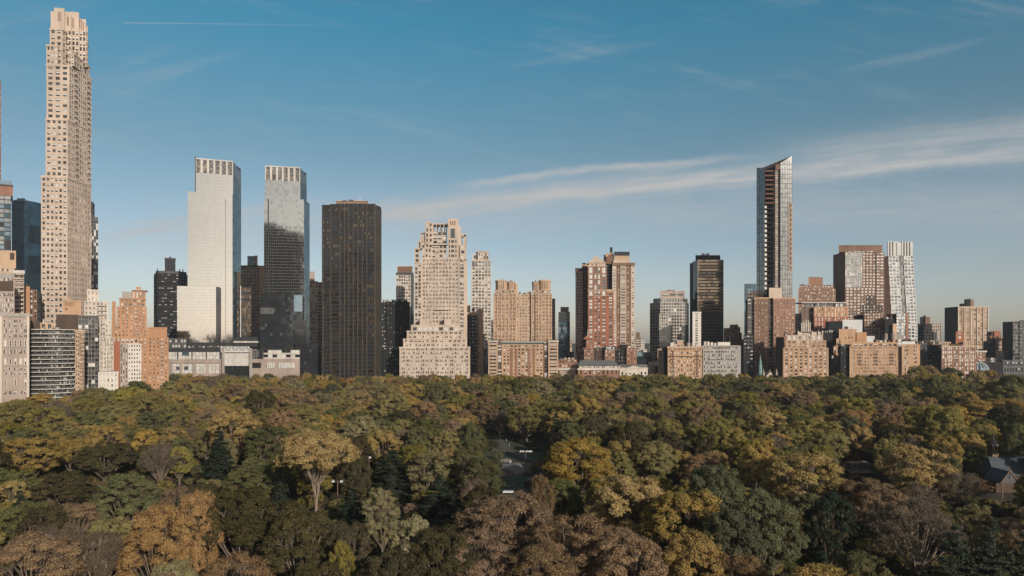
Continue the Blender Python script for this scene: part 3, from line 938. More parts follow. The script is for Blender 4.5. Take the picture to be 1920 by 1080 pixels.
    for i in range(9):
        xc = xa + (xb - xa) * i / 8
        t.box(xc - .25, xc + .25, D - 4.25, D - 3.75, za + .35, zb - .35, METALW)
        if i < 8:
            xn = xa + (xb - xa) * (i + 1) / 8
            p = ((xc, D - 4, za), (xn, D - 4, zb)) if i % 2 else ((xc, D - 4, zb), (xn, D - 4, za))
            t.tube(*p, .28, .28, METALW, 5)
    b.blk(420, 468, 650, 686, dD=-2, dep=24, f=C(24, 3.3, [G_BLIND, PALE], [.6, .4], mull=PALE, mw=.08, mh=.08), wall=PALE)
    b.blk(420, 468, 686, dD=-1, dep=24, f=C(12, 5, [G_BLACK, G_DARK], mull=CHAR), wall=CHAR)
    b.blk(416, 421, 653, dD=-5, dep=20, wall=GREY); b.blk(467.5, 473, 653, dD=-5, dep=20, wall=GREY)
    b.blk(470, 494, 657, 673, dD=1, dep=26, f=C(4, 5, [G_BLACK, G_MID], mull=PALE), wall=CHAR)
    b.blk(494, 562, 656, 673, dD=0, dep=26, f=C(8, 8, [G_BLIND, G_BLACK, PALE], mull=GREY, sp=PALE, spf=.35), wall=CHAR)
    b.blk(470, 562, 673, dD=-1.5, dep=28, wall=GREYP)
    for (x0, x1, m_) in ((472, 489, G_BLACK), (500, 514, G_BLIND), (522, 552, G_BLIND)):
        b.bx('shop_window', x0, x1, 680, 690, -1.8, .4, m_)
        for k in range(int((x1 - x0) / 3.5)): b.bx('glazing_bar', x0 + 3.5 * k, x0 + 3.5 * k + .4, 680, 690, -2.0, .5, CHAR)
    b.bx('parapet', 494, 562, 654.5, 656, -.6, 1, CHAR)
    b.blk(437, 487, 632, 650, dD=8, dep=18, f=None, wall=CHAR)
    b.bx('white_band', 437.5, 486.5, 639.5, 642.5, 7.5, .6, PALE)
    b.done()
    for i in range(17):
        D = 634
        t = empty('potted_shrub', (px2x([362, 375, 391, 402, 410, 497, 503, 509, 515, 520, 526, 531, 536, 545, 551, 556, 372][i], D), D + .2 * i, py2z(655 if i > 4 and i < 16 else 653, D)))
        tag(t, 'small russet potted shrub on the podium roof terrace beneath the silver towers', 'shrub', 'potted shrubs on the podium roof')
        rr = random.Random(i); f_ = MB(); s_ = MB()
        for q in range(60):
            d = Vector((rr.gauss(0, 1), rr.gauss(0, 1), abs(rr.gauss(0, 1)))).normalized() * rr.uniform(.5, 1.2) + Vector((0, 0, .7))
            e = Vector((rr.gauss(0, 1), rr.gauss(0, 1), rr.gauss(0, 1))).normalized() * .3; g_ = d.orthogonal().normalized() * .3
            f_.face([d - e, d - g_, d + e, d + g_], LEAFM)
        f_.obj('foliage', t); s_.tube((0, 0, 0), (0, 0, .8), .06, .04, DKBROWN, 5); s_.obj('stem', t)

    b = Bld(AP, 'beige apartment tower in the gap behind black glass and the bronze slab tower', CT, 780, 592, TAN, fine=False, rot=10)
    b.blk(575, 596, 527, dep=26, f=P(4, 6.2, pat=((.15, .8),), mix=(.3, .3, .4)), wall=TAN)
    b.blk(596, 606, 529, dD=3, dep=24, f=C(2, 6.2, [G_PALE, G_MID, G_DARK], mull=GREY, sp=TAN, spf=.3))
    b.blk(581, 590, 509, 527, dD=8, dep=10, wall=GREYP); b.done()

def middle():
    # bronze slab tower
    b = Bld(OF, 'tall dark bronze slab tower with vertical piers, right of the silver twins', CT, 625, 655, BRONZE)
    D = b.D
    gb = lambda n: C(n, 7.6, [G_BRONZE, G_BRONZE2, G_BLACK, G_DARK], [.2, .10, .36, .34], mull=BLACKB, mw=.1, mh=.1, sp=W_('dull_bronze_spandrel', (.040, .030, .022)), spf=.34, tilt=.007, proud=.06, rowb=.7)
    cols = [(605, 620, 4, 384), (620, 637, 4, 382.5), (637, 645.5, 2, 382), (645.5, 653.5, 2, 382), (653.5, 662, 2, 382), (662, 670.5, 2, 382), (670.5, 679, 2, 382), (679, 687.5, 2, 382), (687.5, 703, 5, 382)]
    for (xa, xb, n, yt) in cols:
        b.blk(xa, xb, yt, dep=30, f=gb(n), wall=BRONZE)
        b.bx('black_strip', xa - 1.5, xa - .61, yt + .5, 735, -.25, .3, BLACKB)  # narrow black strip left of each pier
        b.bx('pier', xa - .6, xa + .6, yt - .5, 735, -.9, 1.0, BRONZEP)
    b.bx('pier', 702, 703.6, 381.5, 735, -.9, 1.0, BRONZEP)
    pl = [(px2x(703.6, D), D), (px2x(714, D + 10) , D + 10), (px2x(714, D + 10) - 5, D + 30), (px2x(703.6, D), D + 30)]
    b.blk(0, 0, 384, poly=pl, wall=BRONZE, st4=[C(5, 7.6, [BRONZE, FRAMED], [.7, .3], mull=BRONZE, mw=.5, mh=.1), None, None, None])
    b.blk(630, 690, 376.5, 382, dD=6, dep=18, wall=BROWN)
    b.bx('roof_rail', 605, 704, 380.2, 380.6, .5, .1, PALE)
    b.clutter(632, 690, 376.5, 8, n=6, hmax=2, ms=[PALE, DKBROWN])
    for x in (672.5, 674): b.mast(x, 377, 364, 8, .1, METALW)
    b.done()

    b = Bld(AB, 'white gridded apartment tower with brown roof box behind the stepped limestone tower', CT, 800, 758, WHITE)
    b.blk(742.5, 770, 516, dep=24, f=P(6, 6, pat=((.18, .82),), v=(.2, .8), mix=(.4, .3, .3)), wall=LIME2)
    b.blk(770, 776, 516, dD=.5, dep=24, f=C(2, 6, [G_PALE, G_BLUE], mull=GREY)); b.blk(742.5, 775.5, 511, 516, dD=1, dep=24, f=C(8, 5, [G_BLUE, G_PALE]))
    b.blk(745, 773, 498.5, 511, dD=4, dep=16, wall=BROWN, corn=(PALE, .8, .4)); b.done()

    b = Bld(AB, 'shaded dark brick apartment block hiding behind the bronze slab, water tanks on its roof', CB, 700, 740, BLACKB, fine=False)
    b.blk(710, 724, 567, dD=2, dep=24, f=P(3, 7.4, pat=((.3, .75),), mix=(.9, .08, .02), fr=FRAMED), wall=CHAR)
    b.blk(724, 766, 566, dD=0, dep=30, chr_=12, cd=8, f=P(5, 9, pat=((.4, .6),), mix=(.7, .1, .2), fr=FRAMED), wall=BLACKB, corn=(BLACKB, 1, .5))  # near black walls carry the shade over dark brick
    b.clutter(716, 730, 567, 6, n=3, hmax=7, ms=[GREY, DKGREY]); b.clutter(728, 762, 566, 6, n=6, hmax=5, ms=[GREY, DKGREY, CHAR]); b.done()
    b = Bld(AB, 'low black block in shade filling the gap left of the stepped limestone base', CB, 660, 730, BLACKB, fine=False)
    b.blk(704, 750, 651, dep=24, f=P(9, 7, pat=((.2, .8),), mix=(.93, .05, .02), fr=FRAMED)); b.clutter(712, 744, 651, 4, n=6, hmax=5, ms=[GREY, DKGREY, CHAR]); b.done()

    # limestone tower with stepped base
    b = Bld(AP, 'limestone tower with colonnade crown above a wide stepped base', CT, 655, 825, LIME)
    cen = P(11, 7.2, pat=((.2, .46), (.56, .82)), v=(.2, .8), mix=(.34, .4, .26))
    b.blk(790, 861, 484, dD=0, dep=34, f=cen)
    b.blk(777, 790, 493, dD=-.8, dep=34, f=P(2, 7.2, pat=((.2, .85),), v=(.15, .85), mix=(.35, .4, .25)), corn=(LIME, .6, .3))
    b.blk(861, 871, 485, dD=-.8, dep=34, f=P(1, 7.2, pat=((.15, .48), (.52, .85)), v=(.15, .85), mix=(.35, .4, .25)), corn=(LIME, .6, .3))
    b.blk(871, 876, 487, dD=5, dep=30, sd=P(4, 7.2), wall=LIME)
    b.blk(777, 787, 466, 493, dD=1.5, dep=20, f=P(1, 9, pat=((.2, .8),)), corn=(LIME, .5, .3))
    b.blk(791, 809, 465, 484, dD=1, dep=20, f=P(3, 8), corn=(LIME, .5, .3))
    b.blk(809, 838, 459, 484, dD=2, dep=22, f=P(4, 8, pat=((.15, .85),)), wall=LIME)
    b.bx('terrace_slab', 808, 839, 456.5, 458.8, 0, 5, LIME2)
    b.blk(797, 811, 417, 465, dD=4, dep=16, f=P(2, 9.5, pat=((.3, .75),)))
    b.blk(799, 809, 415.5, 417, dD=5, dep=14)
    b.blk(811, 838, 434.5, 459, dD=4.5, dep=18, f=P(3, 9, pat=((.1, .9),), v=(.25, .9), mix=(.3, .5, .2)))
    for x in (811, 817.5, 824.5, 831.5, 836.5): b.bx('column', x, x + 1.6, 421, 434.5, 4.6, 1.2, LIME)
    for x in (812, 819, 826, 833): b.bx('column', x, x + 1.6, 421, 434.5, 16, 1.2, LIME)
    b.bx('entablature', 811, 838, 418.5, 421, 4.4, 16, LIME)
    b.blk(783, 797, 453, 466, dD=5, dep=12, f=P(2, 12, pat=((.3, .7),), v=(.1, .9)), corn=(LIME, .5, .3))
    b.blk(788, 797, 441, 453, dD=6, dep=10, wall=LIME); b.bx('open_frame', 788.5, 796.5, 436, 437, 6, 8, LIME)
    for x in (788.5, 792, 796): b.bx('column', x, x + 1, 437, 441, 6, 1, LIME)
    b.blk(840, 860, 411.5, 484, dD=.8, dep=18, f=None)
    b.blk(841.5, 858.5, 409.8, 411.5, dD=1.6, dep=15)
    for x in (844.2, 848, 852): b.bx('crown_slot', x, x + 1.8, 414, 422, .6, .4, BROWN)
    b.bx('tall_window', 845, 853, 428.5, 446, .6, .5, G_MID)
    for y in (450, 459.5, 468, 477):
        for (x0, x1) in ((842, 843.6), (846, 851.5), (854, 855.8)): b.bx('crown_window', x0, x1, y, y + 5, .62, .4, G_DARK if x0 != 846 else G_MID)
    b.blk(860, 863.5, 424, 484, dD=3, dep=12)
    # arch piece on the right shoulder
    b.bx('arch_pier', 863.5, 865, 440, 459, 3, 8, LIME); b.bx('arch_pier', 869.5, 874, 440, 459, 3, 8, LIME); b.bx('arch_head', 864, 873, 438.2, 443.5, 3, 8, LIME)
    b.blk(862, 874.5, 459, 486, dD=1, dep=20, f=P(1, 8, pat=((.2, .7),)))
    b.bx('terrace_slab', 814, 842, 579.5, 580.7, -2, 3, LIME2)
    # base
    bw = P(14, 7, pat=((.14, .4), (.52, .8)), v=(.25, .8), mix=(.4, .25, .35))
    b.blk(749, 881.5, 651, dD=-26, dep=24, f=bw, sd=P(4, 7), corn=(LIME2, .7, .4))
    b.blk(756, 875, 635.5, 651, dD=-22, dep=22, f=P(14, 7.5, pat=((.2, .45), (.55, .8)), mix=(.5, .2, .3)), corn=(LIME, .6, .3))
    b.blk(763, 869, 620.5, 635.5, dD=-18, dep=20, f=P(12, 7.4, pat=((.2, .45), (.55, .8)), mix=(.55, .2, .25)), corn=(LIME, .6, .3))
    b.blk(771, 863, 609, 620.5, dD=-14, dep=18, f=P(9, 11, pat=((.12, .88),), v=(.08, .6), mix=(.1, .2, .7)))
    b.blk(785, 804, 598.5, 609, dD=-10, dep=8, chl=2, chr_=2, cd=2); b.blk(831, 848, 597.5, 609, dD=-10, dep=8, chl=2, chr_=2, cd=2)
    b.done()

    b = Bld(AB, 'slender pale stone tower with square crown, next right of the colonnade crown tower', CT, 780, 902, LIME2)
    b.blk(884, 921, 488, dep=28, f=P(6, 6.2, pat=((.16, .8),), v=(.18, .82), mix=(.42, .35, .23), piers=(LIME2, .6, .35)), sd=P(4, 6.2), corn=(LIME, 1, .4))
    b.blk(886, 896, 476, 488, dD=4, dep=16, f=P(1, 12)); b.blk(896, 906, 473.5, 488, dD=.3, dep=16, f=P(2, 7)); b.blk(906, 916, 472, 488, dD=3, dep=18, f=P(3, 14, pat=((.2, .8),), v=(.15, .85), wall=TAN))
    b.blk(892, 916, 471, 473, dD=6, dep=14, wall=TAN)
    for (x0, x1) in ((884.5, 894), (908.5, 920)): b.bx('louvre', x0, x1, 489, 500, -.2, .4, G_PALE)
    b.blk(905, 917, 654, dD=-60, dep=30, f=C(3, 7, [G_PALE, G_BLUE, G_DARK], mull=PALE), wall=GREY)
    b.done()
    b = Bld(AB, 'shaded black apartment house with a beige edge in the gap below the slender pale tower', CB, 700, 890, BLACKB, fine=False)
    b.blk(873, 895, 586, dep=24, f=P(4, 6.6, pat=((.2, .8),), mix=(.8, .12, .08), fr=FRAMED), wall=BLACKB, corn=(TAN, 3, .3))  # tan top band paints the sunlit edge of the shaded house
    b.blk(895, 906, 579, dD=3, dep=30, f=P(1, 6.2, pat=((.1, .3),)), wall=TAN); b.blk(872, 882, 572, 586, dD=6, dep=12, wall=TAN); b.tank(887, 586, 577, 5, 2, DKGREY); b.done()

    # twin-towered tan building
    b = Bld(AB, 'tan twin-towered prewar apartment building with paired rounded crowns', CB, 645, 981, TAN)
    D = b.D
    tw = P(6, 6.4, pat=((.22, .44), (.56, .78)), v=(.22, .8), mix=(.5, .25, .25), wall=TAN2, piers=(TAN, .9, .35))
    b.blk(925, 968, 550, 640, dD=0, dep=26, f=tw, sd=P(3, 6.4)); b.blk(996, 1035, 550, 640, dD=0, dep=26, f=tw, sd=P(3, 6.4))
    b.blk(968, 996, 551, 640, dD=2, dep=20, f=P(5, 5.6, pat=((.15, .6),), v=(.25, .7), mix=(.45, .25, .3)), wall=TAN)
    b.bx('dark_strip', 1002.5, 1004, 550, 640, -.5, .3, DKBROWN)  # dark vertical strip down the right tower
    for (x0, x1) in ((926, 968), (996, 1034)):
        b.blk(x0 + 2, x1 - 2, 544, 550, dD=1, dep=22, f=P(6, 6, pat=((.1, .8),), mix=(.4, .3, .3)), corn=(TAN, .5, .3))
    for (x0, x1) in ((929, 951), (951, 966), (998, 1011), (1010, 1033)):
        dk_ = x0 in (998,)
        pw = x1 - x0
        b.blk(x0, x1, 526 + (2.5 if x0 in (951, 998) else 0), 544, dD=2 + (2 if x0 == 951 else 0), dep=16, chl=pw * .22, chr_=pw * .22, cd=4, wall=TAN,
              f=P(3, 16, pat=((.3, .6),), v=(.12, .88), mix=(.9, .1, 0), wall=TAN, d=.5) if not dk_ else P(1, 2.4, pat=((.1, .9),), mix=(.9, .1, 0), wall=TAN), sd=None, corn=(TAN, .9, .35))
        b.blk(x0 + 4, x1 - 5, 524 + (2 if x0 in (951, 998) else 0), 526.5, dD=4, dep=10)
    b.blk(966, 971, 532, 551, dD=5, dep=10, wall=TAN)
    wg = P(1, 6.4, pat=((.12, .88),), v=(.35, .78), mix=(.6, .2, .2))
    b.blk(915.5, 933, 639, dD=-10, dep=26, f=wg, corn=(LIME2, 1.0, .4)); b.blk(1028, 1046.5, 639, dD=-10, dep=26, f=wg, sd=P(3, 6.4), corn=(LIME2, 1.0, .4))
    b.blk(933, 941, 640, dD=-8, dep=24, f=P(1, 6.4, pat=((.1, .9),), v=(.1, .85), wall=BROWN)); b.blk(1020, 1028, 640, dD=-8, dep=24, f=P(1, 6.4, pat=((.1, .9),), v=(.1, .85), wall=BROWN))
    b.blk(941, 1020, 646, dD=-7, dep=22, f=P(11, 6.4, pat=((.2, .75),), v=(.25, .75), mix=(.5, .2, .3), wall=TAN2, band=(TAN, 1, .7)), wall=TAN, corn=(TAN, .6, .3))
    for x in (957, 966, 990, 999): b.bx('pier', x, x + 4, 653, 735, -7.5, .7, RUST)
    for (x0, x1, y) in ((915, 940, 636.6), (1024, 1046, 636.6), (941, 1020, 643), (955, 1010, 650)):
        b.bx('terrace_hedge', x0, x1, y, y + 2.2, -6, 1.5, HEDGEM)
    b.clutter(972, 996, 551, 4, n=3, hmax=5, ms=[DKBROWN, TAN]); b.mast(935, 525, 521, 6); b.mast(943, 525, 520.5, 8); b.done()
    b = Bld(AP, 'dark slab tower peeping out behind the tan twin-towered building', CT, 800, 1036, DKBROWN, fine=False)
    b.blk(1022, 1041, 562, dep=20, f=P(5, 6, mix=(.8, .1, .1), fr=FRAMED)); b.blk(1022, 1041.5, 560, 562, dD=-.5, dep=21, wall=BROWN); b.done()
    b = Bld(AP, 'small dark tower top between the slender pale tower and tan twin towers', CT, 900, 922, CHAR, fine=False)
    b.blk(914, 926, 600, dep=20, f=P(3, 6, mix=(.8, .1, .1), fr=FRAMED)); b.done()

    b = Bld(GT, 'slim blue grey glass tower with white slab edges and a brown roof box', CT, 820, 1058, CHAR)
    b.blk(1047, 1068.6, 603, dep=22, f=C(5, 5.2, [G_BLUE, G_TEAL, G_BLACK], [.3, .4, .3], mull=GREY, mw=.3, mh=.2))
    b.blk(1047, 1068.6, 585, 603, dD=-.3, dep=22, f=C(5, 4.5, [G_DARK, G_MID], mull=DKGREY, sp=WHITE, spf=.45)); b.blk(1051, 1066.5, 575.5, 585, dD=5, dep=12, wall=GREYP)
    b.blk(1047, 1076, 660, 676, dD=-20, dep=20, f=C(6, 5, [G_BLUE, G_TEAL], mull=GREY)); b.done()
    b = Bld(AB, 'thin pale brown sliver of a tower right of the slim blue glass tower', CT, 1100, 1070, TAN, fine=False)
    b.blk(1064, 1072.5, 637, dep=20, f=P(3, 5)); b.done()
    b = Bld(AB, 'low red brick house with a white canopy, between tan twins and red gabled tower', CB, 660, 1058, RED)
    b.blk(1047, 1082, 674, dep=16, f=P(6, 8), wall=RUST); b.bx('roof_edge', 1046, 1084, 690, 694, -3, 3, PALE); b.blk(1049, 1080, 694, dD=-2, dep=3, wall=GREYP); b.clutter(1050, 1078, 674, 3, n=4, hmax=4); b.done()

def centre_right():
    b = Bld(AP, 'brown tower with dark recessed strip, left of the pyramid roofed red tower', CT, 760, 1090, BROWN)
    b.blk(1079, 1093, 503, dep=30, f=P(3, 5.4, pat=((.12, .8),), mix=(.5, .2, .3), bal=[(.1, .9)], bald=.6, balm=TAN2), sd=P(5, 5.4, mix=(.9, .1, 0)), wall=RUST, corn=(DKBROWN, 2.5, .4))
    b.blk(1093, 1106, 501, dD=3, dep=28, f=P(2, 5.4, pat=((.3, .7),), mix=(.5, .3, .2)), wall=DKBROWN, corn=(DKBROWN, 2, .4))
    b.blk(1091, 1104, 494, 501, dD=8, dep=12, wall=TAN); b.blk(1092, 1099, 493, 495, dD=7, dep=10, wall=CHAR); b.done()

    b = Bld(AP, 'red brick tower under a pale stone pyramid roof', CT, 735, 1125, RED)
    D = b.D
    rw = lambda n, wl, vv=(.15, .86): P(n, 6.1, pat=((.14, .86),), v=vv, mix=(.3, .35, .35), wall=wl, fr=FRAME)
    segs = [(1102.5, 1113.5, 1), (1113.5, 1120, 1), (1120, 1127, 1), (1127, 1137.8, 1)]
    for (xa, xb, n) in segs:
        b.blk(xa, xb, 545, 555, dD=0, dep=26, f=P(1, 7, pat=((.2, .8),), v=(.1, .9), mix=(.2, .4, .4)), wall=RUST)
        b.blk(xa, xb, 555, dD=0, dep=26, f=P(1, 6.1, pat=((.2, .78),), v=(.15, .8), mix=(.35, .3, .35)), wall=RED)
        b.blk(xa, xb, 513, 543.5, dD=.6, dep=25, f=P(1, 10.2, pat=((.2, .8),), v=(.08, .85), mix=(.15, .45, .4)), wall=RUST)
        b.blk(xa, xb, 500, 513, dD=.6, dep=25, f=P(1, 12, pat=((.2, .8),), v=(.08, .9), mix=(.1, .3, .6)), wall=RUST)
    b.blk(1137.8, 1150.5, 543, dD=1, dep=24, f=P(1, 6.1, pat=((.3, .8),), v=(.15, .8), mix=(.3, .35, .35)), sd=None, wall=RED, corn=(TAN, 2.5, .3))
    b.bx('stone_band', 1101.5, 1151, 554.2, 555.2, -.5, 1, TAN); b.bx('stone_band', 1102, 1138, 499.2, 500.2, -.3, 1, TAN); b.bx('stone_band', 1102, 1138, 513, 513.8, -.2, 1, TAN)
    b.bx('stone_band', 1102, 1138.3, 543.4, 545, -.2, 1, TAN)
    b.blk(1104, 1136, 492.5, 500, dD=1.5, dep=22, f=P(8, 7, pat=((.25, .7),), v=(.2, .75), mix=(.1, .2, .7)), wall=TAN)
    b.pyramid('pyramid_roof', 1103.5, 1136.5, 476, 492.5, 1, 23, LIME)
    b.done()

    b = Bld(AP, 'striped beige and brown balcony tower with a dark flat topped roof house', CT, 750, 1168, LIME)
    D = b.D
    for (xa, xb, st, wl) in ((1148.5, 1155.5, P(1, 5.3, pat=((.2, .8),), v=(.25, .75), mix=(.35, .3, .35)), LIME), (1155.5, 1163, P(1, 5.3, pat=((.5, .72),), mix=(.3, .2, .5)), BROWN),
                             (1163, 1174, P(1, 5.3, pat=((.1, .9),), v=(.3, .78), mix=(.55, .2, .25), bal=[(0, 1)], bald=.7, balm=LIME2), LIME), (1174, 1183, P(1, 5.3, pat=((.3, .5),), mix=(.3, .2, .5)), BROWN),
                             (1183, 1190, P(1, 5.3, pat=((.25, .8),), v=(.3, .75), mix=(.45, .25, .3)), LIME)):
        b.blk(xa, xb, 498, dD=0 if wl is LIME else .6, dep=28, f=st, wall=wl)
    b.blk(1148, 1190.5, 492.5, 498, dD=-.8, dep=30, wall=BROWN)
    b.blk(1137, 1148, 495, dD=10, dep=20, wall=BLACKB, f=P(1, 6, pat=((.1, .4),), mix=(.8, .1, .1)))
    b.blk(1150, 1182, 488, 492.5, dD=4, dep=18, wall=LIME); b.blk(1152, 1180, 479, 488, dD=5, dep=16, wall=TAN); b.blk(1151.5, 1180.5, 472, 479, dD=4.5, dep=17, wall=CHAR)
    b.blk(1133, 1152, 477, 495, dD=7, dep=14, chl=4, chr_=3, cd=4, wall=BROWN); b.blk(1135, 1141, 474.5, 481, dD=6.5, dep=8, wall=TAN); b.blk(1142, 1150, 473.5, 478, dD=8, dep=8, wall=TAN)
    b.blk(1144, 1148.6, 463.5, 475, dD=9, dep=5, wall=BLACKB, chl=1, chr_=1, cd=1)
    b.done()

    # brick club building with the rooftop letters
    b = Bld('club_building', 'dark red brick club building with a tiled square turret and white rooftop letters', 'building', 665, 1140, DKBROWN)
    b.blk(1095, 1113, 655, dep=16, f=P(3, 7, mix=(.5, .2, .3)), wall=RUST); b.pyramid('tiled_roof', 1093.5, 1114, 651, 655, -.6, 17, TERRA, ridge=.8)
    b.blk(1099, 1112, 636, 655, dD=3, dep=10, f=P(2, 9, pat=((.4, .6),)), wall=RUST); b.pyramid('tiled_roof', 1093.8, 1112.6, 628, 636, 1.5, 13, TERRA)
    b.mast(1103, 630, 617.5, 3, .35, METALW)
    b.blk(1113, 1134, 652, dD=3, dep=16, f=P(4, 7, pat=((.35, .6),), mix=(.5, .2, .3)), wall=DKBROWN)
    b.blk(1134, 1153, 655.5, dD=-1, dep=16, f=P(3, 6.5, pat=((.25, .7),), mix=(.4, .2, .4)), wall=RUST, corn=(RUST, .6, .3))
    b.blk(1134, 1153.5, 649.3, 655.5, dD=-.4, dep=10, wall=BLACKB)
    b.blk(1153, 1175, 653, dD=3, dep=16, f=P(4, 7, pat=((.35, .6),), mix=(.5, .2, .3)), wall=BLACKB)
    b.pyramid('tiled_roof', 1153, 1171, 649, 653, 3, 16, TERRA, ridge=.5)
    b.blk(1175, 1194, 652.5, dD=0, dep=18, f=P(3, 5.8, pat=((.35, .6),), mix=(.4, .2, .4)), wall=RUST, corn=(RUST, .7, .3))
    D = b.D
    tk = b.part('round_tank'); xm = px2x(1171, D); tk.tube((xm - 4, D + 5, py2z(650.5, D)), (xm + 3.2, D + 5, py2z(650.5, D)), 2.4, 2.4, BLACKB, 14)
    b.clutter(1113, 1134, 651.5, 5, n=4, hmax=2, ms=[PALE, GREY]); b.clutter(1176, 1192, 652, 5, n=4, hmax=3, ms=[PALE, WHITE])
    # letters
    Ls = {'Y': [((0, 1), (.5, .5)), ((1, 1), (.5, .5)), ((.5, .5), (.5, 0))], 'M': [((0, 0), (0, 1)), ((0, 1), (.5, .35)), ((.5, .35), (1, 1)), ((1, 1), (1, 0))],
          'C': [((1, .85), (.5, 1)), ((.5, 1), (0, .7)), ((0, .7), (0, .3)), ((0, .3), (.5, 0)), ((.5, 0), (1, .15))], 'A': [((0, 0), (.5, 1)), ((.5, 1), (1, 0)), ((.22, .38), (.78, .38))]}
    h = 4.9 * D / F
    for i, ch in enumerate('YMCA'):
        g_ = b.part('rooftop_letter'); x0 = px2x(1135.6 + i * 4.3, D); wd = 3.3 * D / F; z0 = py2z(655.2, D)
        for (p, q) in Ls[ch]:
            dx, dz = (q[0] - p[0]) * wd, (q[1] - p[1]) * h
            Lq = math.hypot(dx, dz); nx, nz = -dz / Lq * .27, dx / Lq * .27
            ax, az, bx_, bz = x0 + p[0] * wd, z0 + p[1] * h, x0 + q[0] * wd, z0 + q[1] * h
            y0, y1 = D - 1.6, D - 1.3
            pts = [(ax + nx, az + nz), (ax - nx, az - nz), (bx_ - nx, bz - nz), (bx_ + nx, bz + nz)]
            g_.face([(p_[0], y0, p_[1]) for p_ in pts], METALW); g_.face([(p_[0], y1, p_[1]) for p_ in reversed(pts)], METALW)
            for k in range(4):
                a_, c_ = pts[k], pts[(k + 1) % 4]
                g_.face([(a_[0], y0, a_[1]), (a_[0], y1, a_[1]), (c_[0], y1, c_[1]), (c_[0], y0, c_[1])], METALW)
    b.done()

    b = Bld('meeting_hall', 'long low hall with grey slate roof, pale cornice and pedimented stone front', 'building', 640, 1150, LIME2)
    D = b.D
    b.blk(1084, 1162, 690.5, dep=22, f=P(9, 12, pat=((.3, .65),), v=(.1, .6), mix=(.4, .3, .3)), wall=RUST, sd=P(2, 12))
    b.CO.box(px2x(1083, D), px2x(1162, D), D - .8, D + 1, py2z(694, D), py2z(690.3, D), LIME2)
    b.blk(1086, 1162, 685.5, 690.5, dD=1.2, dep=20, f=P(20, 5, pat=((.2, .8),), v=(.15, .8), mix=(.2, .3, .5)), wall=LIME2)
    b.pyramid('slate_roof', 1084, 1161, 676, 685.5, 0, 22, SLATE, ridge=.83)
    b.blk(1162, 1214.5, 690, dD=-1, dep=22, f=P(7, 16, pat=((.3, .75),), v=(.25, .55), mix=(.6, .2, .2)), wall=LIME2, corn=(LIME2, .8, .4))
    b.blk(1163, 1214, 684, 690, dD=4, dep=16, f=C(16, 6, [G_BLUE, G_MID, G_DARK], mull=PALE, mw=.25), wall=GREY)
    pd = b.part('pediment'); xa, xb, xm = px2x(1172, D), px2x(1205, D), px2x(1188.5, D); z0, z1 = py2z(690, D), py2z(685.8, D)
    pd.hexa([(xa, D - 1.8), (xb, D - 1.8), (xb, D - .6), (xa, D - .6)], z0, z1, LIME2, top=[(xm - .1, D - 1.8), (xm + .1, D - 1.8), (xm + .1, D - .6), (xm - .1, D - .6)])
    b.done()

    # far small ones
    b = Bld(AB, 'distant beige balcony block with a brown roof box, right of the striped tower', CB, 1000, 1197, LIME, fine=False)
    b.blk(1189, 1202, 634, dep=20, f=P(3, 4.6, pat=((.05, .95),), v=(.4, .9), mix=(.7, .2, .1))); b.blk(1192, 1200, 623, 634, dD=4, dep=12, wall=BROWN); b.done()
    b = Bld(AB, 'distant white flats behind the green grey office block', CB, 1150, 1206, WHITE, fine=False)
    b.blk(1200, 1208.5, 638, dep=20, f=P(3, 4)); b.blk(1206, 1213, 655, dD=-20, dep=20, f=P(3, 4)); b.done()
    b = Bld(AB, 'distant low pale block beside the gridded chamfered tower', CB, 1050, 1220, WHITE, fine=False)
    b.blk(1214, 1228, 653, dep=20, f=P(4, 5), wall=PALE); b.clutter(1214, 1226, 653, 4, n=3, hmax=4); b.done()
    b = Bld(OF, 'low green grey office block in the gap behind the pedimented hall', CB, 800, 1212, COPPER, fine=False)
    b.blk(1192, 1230, 661, dep=20, f=C(7, 12, [COPPER, DKGREY], mull=DKGREY), wall=COPPER); b.blk(1192, 1236, 668, dD=-6, dep=8, f=C(9, 10, [G_BLACK, G_TEAL], mull=DKGREY)); b.done()
    b = Bld(AB, 'little stone and concrete house standing over the trees left of the brown balcony block', CB, 690, 1232, GREY, fine=False)
    b.blk(1216, 1240, 679, dep=14, wall=PALE); b.blk(1220, 1229, 682, dD=-4, dep=4, wall=GREYP); b.blk(1228, 1243, 686, dD=-6, dep=6, wall=BLACKB)
    b.blk(1233, 1242, 654, dD=4, dep=10, wall=TAN, f=P(1, 9, pat=((.3, .6),))); b.done()

    b = Bld(AP, 'pale gridded glass tower with chamfered corners and stacked roof boxes', CT, 780, 1262, GREY)
    gr = lambda n: C(n, 5.8, [G_STEEL, G_MID, G_DARK, G_BLIND], [.4, .3, .15, .15], mull=LIME2, mw=.5, mh=.75, tilt=.004, proud=.1)
    gd = C(4, 5.8, [G_BLACK, G_MID], [.7, .3], mull=GREY, mw=.5, mh=.6)
    b.blk(1224, 1298, 567, dD=2, dep=34, chl=14, chr_=14, cd=16, f=gr(9), sd=gd)
    b.blk(1229, 1294, 559, 567, dD=3, dep=32, chl=10, chr_=14, cd=12, f=gr(8), sd=gd)
    b.blk(1236, 1252, 588, dD=-.5, dep=10, f=gr(4), wall=LIME2)
    b.blk(1238, 1284, 545.5, 559, dD=8, dep=20, f=P(3, 14, pat=((.1, .9),), v=(.35, .6), mix=(.9, .1, 0), d=.2), wall=GREYP); b.clutter(1252, 1272, 545.5, 12, n=2, hmax=4, ms=[DKGREY, BROWN])
    b.done()
    b = Bld(AB, 'narrow white slab with one column of dark windows, before the dark bronze tower', CB, 730, 1306, WHITE)
